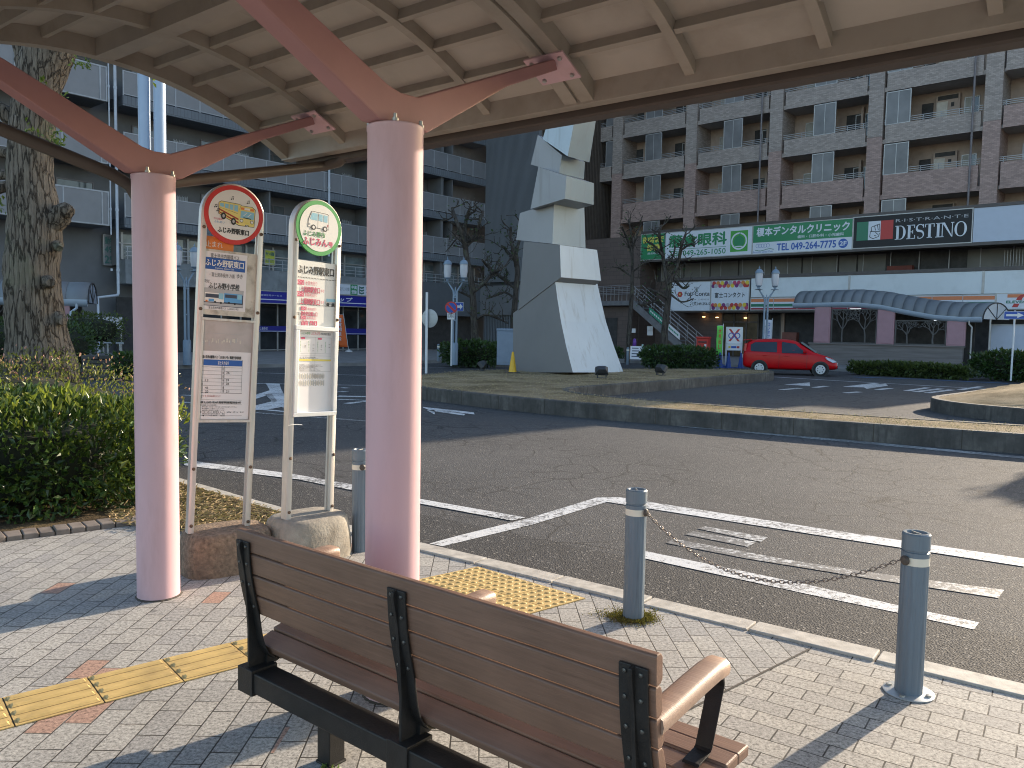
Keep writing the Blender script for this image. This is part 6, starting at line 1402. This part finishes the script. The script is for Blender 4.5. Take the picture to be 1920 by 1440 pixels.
g.rect(-W2_+.1, W2_-.12, z0+.10, zm-.12, -.023); g.m = 1; g.rect(W2_-.10, W2_+.02, z0+.10, zm-.12, -.0235); g.m = 3; g.rect(-W2_-.02, -W2_+.08, z0+.10, zm-.12, -.0235); g.build('poster', [M_paper, M_sred, M_sblue, M_dyel], t)
M_bcone = mat('blue_cone_plastic', (.02, .06, .26), .5)
for i, px in enumerate((1350, 1366, 1389)):
    Yb = 36.3; p = at(px, 680, Yb); t = thing('traffic_cone', ('blue cone under the green banner flag', 'blue cone at the left leg of the poster board', 'blue cone at the right leg of the poster board')[i], 'cone', (p.x, Yb, .05), i*20, 'blue cones by the poster board')
    g = MB(); g.lathe([(0, 0), (.15, 0), (.13, .05), (.035, .68), (.02, .70), (0, .70)], 16); g.build('cone', M_bcone, t, 40); g = MB(); g.box(-.2, .2, -.2, .2, 0, .03); g.build('base', M_bcone, t)
Yb = 42; p = at(1192, 668, Yb); t = thing('sign_board', 'white folding sign board with wooden legs right of the sculpture', 'sign board', (p.x, Yb, .05), -15)
M_woodl = mat('pine_leg', (.30, .19, .10), .7)
for sx in (-1, 1):
    for sy in (-1, 1): MB().tube([(sx*.33, sy*.30, 0), (sx*.28, 0, .85)], .02, 6).build('leg', M_woodl, t)
g = MB(); Mx = Matrix.Translation((.03, -.2, .45)) @ Matrix.Rotation(-.34, 4, 'X'); g.box(-.30, .30, -.02, .0, -.34, .38, Mx); g.m = 1
for k in range(4): g.box(-.22, .12+.02*k, -.025, -.02, .24-k*.15, .29-k*.15, Mx)
g.build('panel', [M_paper, M_navy], t)
t = thing('balloon', 'purple tube balloon tied above the folding sign board', 'balloon', (at(1189, 648, 42.3).x, 42.3, at(1189, 648, 42.3).z-.12)); g = MB(); g.tube([(0, 0, 0), (0, 0, .06), (.02, 0, .30), (.01, 0, .46), (0, 0, .50)], [.01, .09, .10, .08, .01], 12); g.build('skin', mat('purple_balloon', (.16, .05, .32), .35), t, 60)
t = thing('balloon', 'white and mint tube balloon lying above the bush right of the sculpture', 'balloon', (at(1210, 655, 41).x, 41, at(1210, 655, 41).z)); g = MB(); g.tube([(-.15, 0, .25), (-.12, 0, .05), (0, 0, -.05), (.25, 0, .0), (.42, 0, .03)], [.05, .07, .07, .08, .03], 12); g.build('skin', mat('mint_balloon', (.42, .58, .56), .35), t, 60)
for px, Y_, lab in ((1177, 38, 'small grey post on the far pavement right of the sculpture'), (822, 38, 'small grey post on the far pavement left of the bush')):
    t = thing('bollard', lab, 'bollard', (at(px, 670, Y_).x, Y_, .05), 0, 'far pavement posts'); g = MB(); g.lathe([(0, 0), (.07, 0), (.07, .78), (.05, .82), (0, .83)], 14); g.build('post', M_boll, t, 40); g = MB(); g.lathe([(.071, .66), (.0725, .66), (.0725, .72), (.071, .72)], 14); g.build('reflective_band', M_refl, t, 40)
# ---- twin sunlit poles at the kerb behind the first column
for px, lab in ((271, 'tall pale blue steel pole, left of a close pair behind the first pink column'), (300, 'tall pale blue steel pole, right of a close pair behind the first pink column')):
    p = at(px, 250, 9.35); t = thing('pole', lab, 'pole', (p.x, 9.35, 0), 0, 'pair of steel poles'); g = MB(); g.tube([(0, 0, 0), (0, 0, 7.5)], .066, 24); g.lathe([(0, 7.5), (.075, 7.5), (.06, 7.56), (0, 7.58)], 16); g.build('shaft', mat('pale_blue_paint', (.32, .42, .56), .4, var=.05), t, 40); g = MB(); g.lathe([(0, 0), (.16, 0), (.16, .02), (0, .02)], 20); g.build('base_plate', M_plate, t, 40)

# ---- station shelters with ribbed vault roofs
M_vroof = mat('blue_grey_roof', (.165, .178, .19), .55, .05, var=.1, vs=.8); M_vlip = mat('pale_blue_gutter', (.34, .41, .50), .4, .2, var=.05); M_vpink = mat('pink_pier', (.36, .205, .23), .6, var=.06); M_vwall = mat('grey_board_wall', (.17, .15, .14), .85, var=.2, vs=2, stretch=(.4, 1, 6), bmp=.4, bs_=12); M_lat = mat('dark_lattice', (.05, .046, .046), .6)
VF = Frame(0, 0, -42.1); YV = None
def vault(t, F, yy, x0, x1, prof, R_, step, endcap, skew=0):
    """prof(x)->eave height; barrel roof of radius R_ along x"""
    n_ = int((x1-x0)/step)
    for i in range(n_+1):
        xa = x0+(x1-x0)*i/(n_+1); xb = x0+(x1-x0)*(i+1)/(n_+1); g = MB(); rr = []
        for x, k in ((xa+.01, 1.0), ((xa+xb)/2, 1.012), (xb, 1.0)):
            z = prof(x); sk = skew*max(0, 1-(x1-x)/2.4); rr.append([Vector((x+sk*R_*(1-math.cos(a*PI/14)), yy+R_-R_*1.05*k*math.cos(a*PI/14), z+R_*.72*k*math.sin(a*PI/14))) for a in range(0, 15)])
        g.rings(rr, cap=False, closed=False); o = g.build('roof_sheet', M_vroof, t, 30)
        sd = o.modifiers.new('thick', 'SOLIDIFY'); sd.thickness = .03; sd.offset = -1
    g = MB(); rr = []
    for i in range(31):
        x = x0+(x1-x0)*i/30; z = prof(x); rr.append([Vector((x, yy-.18, z-.02)), Vector((x, yy-.18, z+.10)), Vector((x, yy-.02, z+.10)), Vector((x, yy-.02, z-.16)), Vector((x, yy-.14, z-.10))])
    g.rings(rr); g.build('gutter', M_vlip, t, 40)
    if endcap:
        for xe in (x1,): 
            z = prof(xe); g = MB(); g.prism([(yy+R_-R_*math.cos(a*PI/14), z+R_*.70*math.sin(a*PI/14)) for a in range(15)], lambda u, v, w_: Vector((w_+skew*(u-yy), u, v)), xe-.03, xe+.02)
            ep = g.build('end_panel', M_vlip, t)
            g = MB(); c_ = (yy+R_, z)
            for a in (.25, .5, .75): an = PI*a; g.tube([(xe+.03+skew*R_, c_[0], c_[1]), (xe+.03+skew*R_*(1-.99*math.cos(an)), c_[0]-R_*.99*math.cos(an), c_[1]+R_*.69*math.sin(an))], .02, 6)
            g.tube([(xe+.03+skew*R_*(1-math.cos(a*PI/14)), yy+R_-R_*math.cos(a*PI/14), z+R_*.70*math.sin(a*PI/14)) for a in range(15)], .03, 6); g.build('end_ribs', M_lat, ep)
def lattice(t, x0, x1, z0, z1, y, seed):
    R_ = random.Random(seed); g = MB(); g.frame(x0, x1, z0, z1, y-.03, y+.03, .05)
    def br(x, z, a, l, r, d):
        x2, z2 = x+math.sin(a)*l, z+math.cos(a)*l
        x2 = min(max(x2, x0+.05), x1-.05); z2 = min(z2, z1-.04); g.tube([(x, y, z), ((x+x2)/2+R_.uniform(-.03, .03), y, (z+z2)/2), (x2, y, z2)], [r, r*.85, r*.7], 5)
        if d: 
            for da in (-.55, .1, .6): br(x2, z2, a+da+R_.uniform(-.15, .15), l*.68, r*.68, d-1)
    n_ = max(2, int((x1-x0)/1.0))
    for i in range(n_): br(x0+(x1-x0)*(i+.5)/n_, z0, R_.uniform(-.12, .12), (z1-z0)*.40, .05, 4)
    return g.build('tree_lattice', mat('lattice_%d' % seed, (.09, .085, .082), .6), t)
# right: stair shelter in front of the podium, wave roof
s_of = 9.0; YVv = -8.2
vs_ = thing('station_shelter', 'station stair shelter with a wavy blue grey ribbed vault roof and pink piers', 'shelter', RF.o, -42.1)
ev = [(1487, 572), (1540, 571), (1600, 570), (1650, 575), (1700, 585), (1750, 594), (1800, 598), (1838, 598)]
evl = [RF.pl(x, y, YVv-.1) for x, y in ev]
def prof(x):
    if x <= evl[0][0]: return evl[0][1]
    for (a, za), (b_, zb_) in zip(evl, evl[1:]):
        if x <= b_: t_ = (x-a)/(b_-a); return za+(zb_-za)*t_
    return evl[-1][1]
vault(vs_, RF, YVv, evl[0][0], RF.pl(1842, 598, YVv)[0], prof, 1.15, .52, True, .3)
z0 = RF.pl(1660, 648, YVv)[1]
xs = [RF.pl(x, 610, YVv)[0] for x in (1527, 1557, 1645, 1677, 1776, 1811)]
xw0, xw1 = RF.pl(1519, 640, YVv)[0], RF.pl(1806, 650, YVv)[0]
g = MB(); g.box(xw0, xw1, YVv-.1, YVv+.15, -.1, z0); g.build('wall', M_vwall, vs_); g = MB(); g.box(xw0-.05, xw1+.05, YVv-.16, YVv+.2, z0, z0+.07); g.build('coping', M_vwall, vs_)
for i in range(3):
    a, b_ = xs[2*i], xs[2*i+1]; g = MB(); zt_ = prof((a+b_)/2)-.05; g.box(a, b_, YVv-.05, YVv+.12, z0+.07, zt_); g.box(a+.06, b_-.06, YVv-.07, YVv-.05, z0+.12, zt_-.05); g.build('pier', M_vpink, vs_, bevel=.01)
for i, (a, b_) in enumerate(((xs[1], xs[2]), (xs[3], xs[4]))): lattice(vs_, a+.03, b_-.03, z0+.08, min(prof(a), prof(b_))-.12, YVv+.05, 50+i)
g = MB(); g.box(xw0, xw1, YVv+2.1, YVv+2.25, 0, z0+1.9); g.build('back_wall', M_dark, vs_)
for px, py in ((1604, 580), (1763, 601)):
    x, z = RF.pl(px, py, YVv+.6); g = MB(); g.box(x-.28, x+.28, YVv+.55, YVv+.65, z-.03, z+.03); g.build('tube_light', flat('tube_light', (.9, .95, 1), .4, 1.6), vs_)
x_, _ = RF.pl(1816, 620, YVv-.1); g = MB(); zz_ = prof(x_); g.tube([(x_, YVv-.1, zz_-.1), (x_, YVv-.1, zz_-.25), (x_+.12, YVv-.05, zz_-.4), (x_+.12, YVv-.05, 0)], .04, 8); g.build('rain_pipe', M_sframe, vs_, 40)
xe = RF.pl(1853, 640, YVv)[0]; g = MB(); g.tube([(xe, YVv+.2, 0), (xe, YVv+.2, prof(xe))], .04, 8); g.build('post', M_sframe, vs_, 40)
pw = thing('hoarding', 'pale blue grey hoarding panel behind the one way sign', 'hoarding', RF.o, -42.1); xa = RF.pl(1856, 640, -6.5)[0]; zt_ = RF.pl(1890, 610, -6.5)[1]; g = MB(); g.box(xa, xa+5, -6.5, -6.4, .05, zt_); g.build('panel', mat('hoarding_panel', (.40, .44, .52), .5, var=.04), pw); g = MB(); g.box(xa-.05, xa+5, -6.55, -6.35, zt_, zt_+.05)
for x in (xa, xa+2.4): g.box(x-.04, x+.04, -6.54, -6.5, .05, zt_)
g.build('frame', M_sframe, pw)
# left: a smaller one behind the big tree
LV = Frame(at(165, 600, 30).x, 30, 20)
vl = thing('station_shelter', 'small grey vault roofed stair shelter behind the big tree trunk', 'shelter', LV.o, 20)
ze = LV.pl(120, 566, 0)[1]; vault(vl, LV, .0, -8, .0, lambda x: ze, 1.1, .75, True)
zw = LV.pl(120, 632, 0)[1]; g = MB(); g.box(-8, -.5, -.1, .15, -.1, zw); g.build('wall', M_vwall, vl)
for x0_, x1_ in ((-1.15, -.6), (-4.2, -3.5), (-7.6, -6.9)): g = MB(); g.box(x0_, x1_, -.05, .12, zw, ze); g.build('pier', M_vpink, vl)
lattice(vl, -3.45, -1.2, zw+.05, ze-.1, .05, 60); lattice(vl, -6.85, -4.25, zw+.05, ze-.1, .05, 61); g = MB(); g.box(-8, -.5, 2.0, 2.2, 0, ze); g.build('back_wall', M_dark, vl)
g = MB(); g.tube([(-.35, -.12, ze-.05), (-.35, -.12, ze-.22), (-.55, -.1, ze-.38), (-.55, -.1, 0)], .05, 8); g.build('rain_pipe', M_vlip, vl, 40)
# low stone stack and kerb by the left shelter
sf = at(196, 690, 24); t = thing('stone_planter', 'low stack of flat grey stones behind the first pink column', 'planter', (sf.x, 24, 0), 12)
R_ = random.Random(8)
for k in range(5):
    x = -.55
    for j in range(2): w_ = R_.uniform(.45, .62); g = MB(); g.box(x, x+w_, -.3+R_.uniform(-.03, .03), .3, .13*k, .13*k+.12); x += w_+.01; g.build('stone', M_kerbd, t, bevel=.02)
nb = thing('notice_board', 'white sheet notice board on the ground floor wall behind the low box shrub', 'notice board', LF.world(LF.pl(211, 610, .6)[0], .6, 0), 50.4); z0 = LF.pl(211, 618, .6)[1]; z1 = LF.pl(211, 594, .6)[1]; g = MB(); g.box(-.5, .5, 0, .08, z0, z1); g.m = 1; g.box(-.85, -.5, 0, .06, z0, z1); g.build('panel', [M_lglass, M_dark], nb)
for x in (-.45, .45): MB().box(x-.03, x+.03, .02, .07, 0, z0).build('leg', M_sframe, nb)
# ---- red hatchback
M_car = mat('red_car_paint', (.48, .002, .006), .34, 0, var=.03, vs=2, spec=.22, coat=.12); M_tyre = mat('tyre_rubber', (.018, .018, .018), .85); M_rim = mat('wheel_cover', (.55, .56, .57), .4, .0, var=.05); M_cgl = glass('car_glass', (.018, .028, .040), .06); M_hl = mat('headlight_glass', (.55, .58, .62), .12, .3); M_tail = mat('tail_lamp', (.40, .03, .02), .25); M_bumper = mat('dark_grille', (.02, .02, .02), .6)
pr = gnd(1423, 700.5, RZ); pf = gnd(1535, 704, RZ); dv = pf-pr; wb = math.hypot(dv.x, dv.y)
car = thing('parked_car', 'red hatchback parked at the far kerb before the grey wall', 'car', (pr.x, pr.y, RZ), math.degrees(math.atan2(dv.y, dv.x)))
k = wb/2.55
# stations along x (rear axle at 0, nose +): x, sill z, belt z, roof z (0 = none), half width low, half width belt, half width roof
ST = [(-.72, .42, .78, .80, .60, .66, .62), (-.70, .36, .92, 1.02, .74, .76, .66), (-.60, .28, .98, 1.42, .82, .82, .62), (-.35, .24, .99, 1.56, .85, .845, .60), (.2, .22, .98, 1.60, .86, .855, .60), (.9, .22, .95, 1.605, .86, .855, .60), (1.45, .22, .93, 1.56, .86, .85, .59), (1.75, .22, .93, 1.42, .86, .85, .60), (2.15, .22, .95, 1.12, .86, .84, .66), (2.42, .22, .95, .985, .86, .82, .70), (2.75, .24, .88, .90, .84, .78, .70), (3.05, .26, .76, .80, .79, .72, .64), (3.22, .28, .62, .66, .70, .62, .55), (3.28, .34, .52, .54, .58, .50, .44)]
def sect(s):
    x, zs, zb_, zr, w0, w1, w2 = s; L_ = [(w0*.86, zs), (w0, zs+.10), (w0*1.01, (zs+zb_)*.52), (w1, zb_), (w1*.985, zb_+.02 if zr > zb_+.04 else zb_+.005), (w2+(w1-w2)*.12, zr-(.10 if zr > zb_+.2 else .012)), (w2*.82, zr-.015 if zr > zb_+.1 else zr-.004), (w2*.40, zr)]
    return [Vector((x*k, y*k, z*k)) for y, z in L_] + [Vector((x*k, -y*k, z*k)) for y, z in L_[::-1]]
g = MB(); g.rings([sect(s) for s in ST]); body = g.build('body', M_car, car, 42); ss = body.modifiers.new('sub', 'SUBSURF'); ss.levels = 1; ss.render_levels = 2
def side(x, t, sgn, off=.012):
    """point on the flank above the belt: t 0 belt, 1 roof shoulder"""
    for a, b_ in zip(ST, ST[1:]):
        if a[0] <= x <= b_[0]:
            u = (x-a[0])/(b_[0]-a[0]); s = [p+(q-p)*u for p, q in zip(a, b_)]; break
    y0, z0_ = s[5]*.985, s[2]+.02; y1, z1_ = s[6]+(s[5]-s[6])*.12, s[3]-.10
    return Vector((x*k, sgn*(y0+(y1-y0)*t+off)*k, (z0_+(z1_-z0_)*t)*k))
def pane(pts, sgn, nm='window'):
    g = MB(); P = [side(x, t, sgn) for x, t in pts]; Q = [p-Vector((0, sgn*.03, 0)) for p in P]; g.rings([P, Q]); return g.build(nm, M_cgl, car, bevel=.004)
for sgn in (-1, 1):
    pane([(-.40, .12), (-.30, .04), (.72, .04), (.72, .93), (-.22, .93), (-.40, .75)], sgn); pane([(.92, .02), (1.98, .06), (1.95, .22), (1.72, .62), (1.48, .90), (.92, .95)], sgn)
g = MB(); P = [Vector((x*k, y*k, z*k)) for x, y, z in ((1.72, -.56, 1.46), (1.72, .56, 1.46), (2.38, .68, 1.015), (2.38, -.68, 1.015))]; N_ = Vector((.04, 0, .05)); g.rings([[p+N_ for p in P], [p-N_*.5 for p in P]]); g.build('windscreen', M_cgl, car, bevel=.01)
g = MB(); P = [Vector((x*k, y*k, z*k)) for x, y, z in ((-.72, -.58, 1.0), (-.72, .58, 1.0), (-.62, .54, 1.38), (-.62, -.54, 1.38))]; g.rings([[p+Vector((-.012, 0, 0)) for p in P], [p+Vector((.03, 0, 0)) for p in P]]); g.build('rear_window', M_cgl, car)
for x in (0, 2.55):
    for sgn in (-1, 1):
        Mx = Matrix.Translation((x*k, sgn*.765*k, .30*k)) @ Matrix.Rotation(PI/2, 4, 'X')
        g = MB(); g.lathe([(0, -.10*k), (.36*k, -.10*k), (.36*k, .105*k), (0, .105*k)], 28, M=Mx); g.build('wheel_arch', M_bumper, car, 40)
        g = MB(); g.lathe([(.19*k, -.11*k), (.285*k, -.115*k), (.305*k, -.09*k), (.305*k, .09*k), (.285*k, .115*k), (.19*k, .11*k)], 28, M=Mx); wl = g.build('wheel', M_tyre, car, 40)
        g = MB(); zf = .125*k
        g.lathe([(0, -zf*1.02), (.08*k, -zf*1.0), (.20*k, -zf*.97), (.20*k, zf*.97), (.08*k, zf), (0, zf*1.02)], 24, M=Mx); g.build('rim', M_rim, wl, 40)
        g = MB()
        for q in range(7):
            a = 2*PI*q/7; cx_, cz_ = .125*k*math.cos(a), .125*k*math.sin(a); MB().lathe([(0, -zf*1.02), (.024*k, -zf*1.02), (.024*k, zf*1.02), (0, zf*1.02)], 8, (cx_, cz_, 0), M=Mx).build('rim_hole', M_bumper, wl)
for sgn in (-1, 1):
    g = MB(); P = [Vector((x*k, sgn*y*k, z*k)) for x, y, z in ((2.72, .815, .845), (3.02, .77, .76), (3.18, .68, .66), (3.20, .64, .60), (3.02, .795, .60), (2.80, .84, .72))]; c_ = sum(P, Vector())/6; g.rings([[p+Vector((.022, sgn*.016, .008)) for p in P], [p-Vector((.05, sgn*.08, 0)) for p in P]]); g.build('headlight', M_hl, car, bevel=.012)
    g = MB(); P = [Vector((x*k, sgn*y*k, z*k)) for x, y, z in ((-.70, .60, 1.05), (-.64, .80, 1.02), (-.62, .75, 1.36), (-.64, .62, 1.38))]; g.rings([[p+Vector((-.03, sgn*.012, 0)) for p in P], [p+Vector((.05, -sgn*.03, 0)) for p in P]]); g.build('tail_light', M_tail, car, bevel=.01)
    g = MB(); g.rings([[Vector((x*k, sgn*(.90+dy)*k, (1.05+dz)*k)) for dy, dz in ((0, -.07), (.18, -.06), (.20, .06), (.02, .07))] for x in (1.80, 1.95)]); g.build('wing_mirror', M_car, car, bevel=.03)
    g = MB()
    for x in (.82, 1.98, -.12 if False else .82): g.box(x*k-.006, x*k+.006, sgn*.868*k-.006, sgn*.868*k+.006, .34*k, .92*k)
    g.build('door_seam', M_bumper, car)
    for x in (.60, 1.55) if False else (.12, 1.02):
        g = MB(); g.box((x)*k, (x+.20)*k, sgn*.873*k-.015, sgn*.873*k+.015, .84*k, .875*k); g.build('door_handle', M_car, car, bevel=.008)
    g = MB(); g.lathe([(0, -.01), (.07*k, -.01), (.07*k, .01), (0, .01)], 14, M=Matrix.Translation((3.16*k, sgn*.66*k, .42*k)) @ Matrix.Rotation(PI/2, 4, 'Y')); g.build('fog_lamp', M_bumper, car)
g = MB(); g.box(3.20*k, 3.29*k, -.40*k, .40*k, .33*k, .46*k); g.build('grille', M_bumper, car, bevel=.01); g = MB(); g.box(3.27*k, 3.31*k, -.17*k, .17*k, .42*k, .58*k); g.build('number_plate', M_rwhite, car); g = MB(); g.box(-.76*k, -.72*k, -.17*k, .17*k, .72*k, .88*k); g.build('number_plate', M_rwhite, car)
g = MB(); g.rings([[Vector((x*k, y*k, z*k)) for y in (-.52, .52) for z in ((zz_, zz_+.03) if y < 0 else (zz_+.03, zz_))] for x, zz_ in ((-.35, 1.545), (-.74, 1.50))]); g.build('spoiler', M_car, car, bevel=.01)
# ---- small things on the far pavement, left
for px, py, Y_ in ((214, 655, 26), ):
    p = at(px, 690, Y_); t = thing('drinking_fountain', 'small steel drinking fountain beside the notice board', 'fountain', (p.x, Y_, 0)); g = MB(); g.box(-.35, .35, -.2, .2, 0, .55); g.build('block', M_conc, t, bevel=.02)
    for x in (-.2, .2): g = MB(); g.tube([(x, 0, .55), (x, 0, .95)], .03, 8); g.tube([(x-.12, 0, .95), (x+.12, 0, .95)], .03, 8); g.build('tap', M_plate, t, 40)
cs_ = [gnd(340, 688, .02), gnd(150, 694, .02)]
# off to the right, outside the picture: the round topped tree whose shadow lies on the road
bsh = gnd(2120, 925, RZ); k_ = 3.0/math.tan(SUN_EL); ot = Vector((bsh.x+_sd.x/math.cos(SUN_EL)*k_, bsh.y+_sd.y/math.cos(SUN_EL)*k_, 0))
t = thing('round_tree', 'clipped round tree on the right island just outside the picture', 'tree', (ot.x, ot.y, 0)); g = MB(); g.tube([(0, 0, -.1), (.02, 0, 1.2), (0, 0, 2.2)], [.09, .08, .07], 10); g.build('trunk', M_barkd, t, 60); R_ = random.Random(9); np.random.seed(9)
core('crown_core', (0, 0, 2.95), (1.05, 1.0, .40), M_twig, t, 1.0); cs, ds = bush_pts(2600, (0, 0, 2.95), (1.02, .97, .39), R_); leaves('foliage', cs, ds, .09, .045, M_lf3, t)

g = MB(); jp = along(ISL+ISL[:1], 1.25, .4)
for i in range(1, len(jp)-1):
    t = (jp[i+1]-jp[i-1]).normalized(); n_ = Vector((t.y, -t.x)); a = jp[i]+n_*.003; q = [a-t*.006, a+t*.006, a+t*.006-n_*.18, a-t*.006-n_*.18]
    g.rings([[Vector((*p, z)) for p in q] for z in (RZ, .2025)])
struct(g.build('kerb_joint', M_joint))
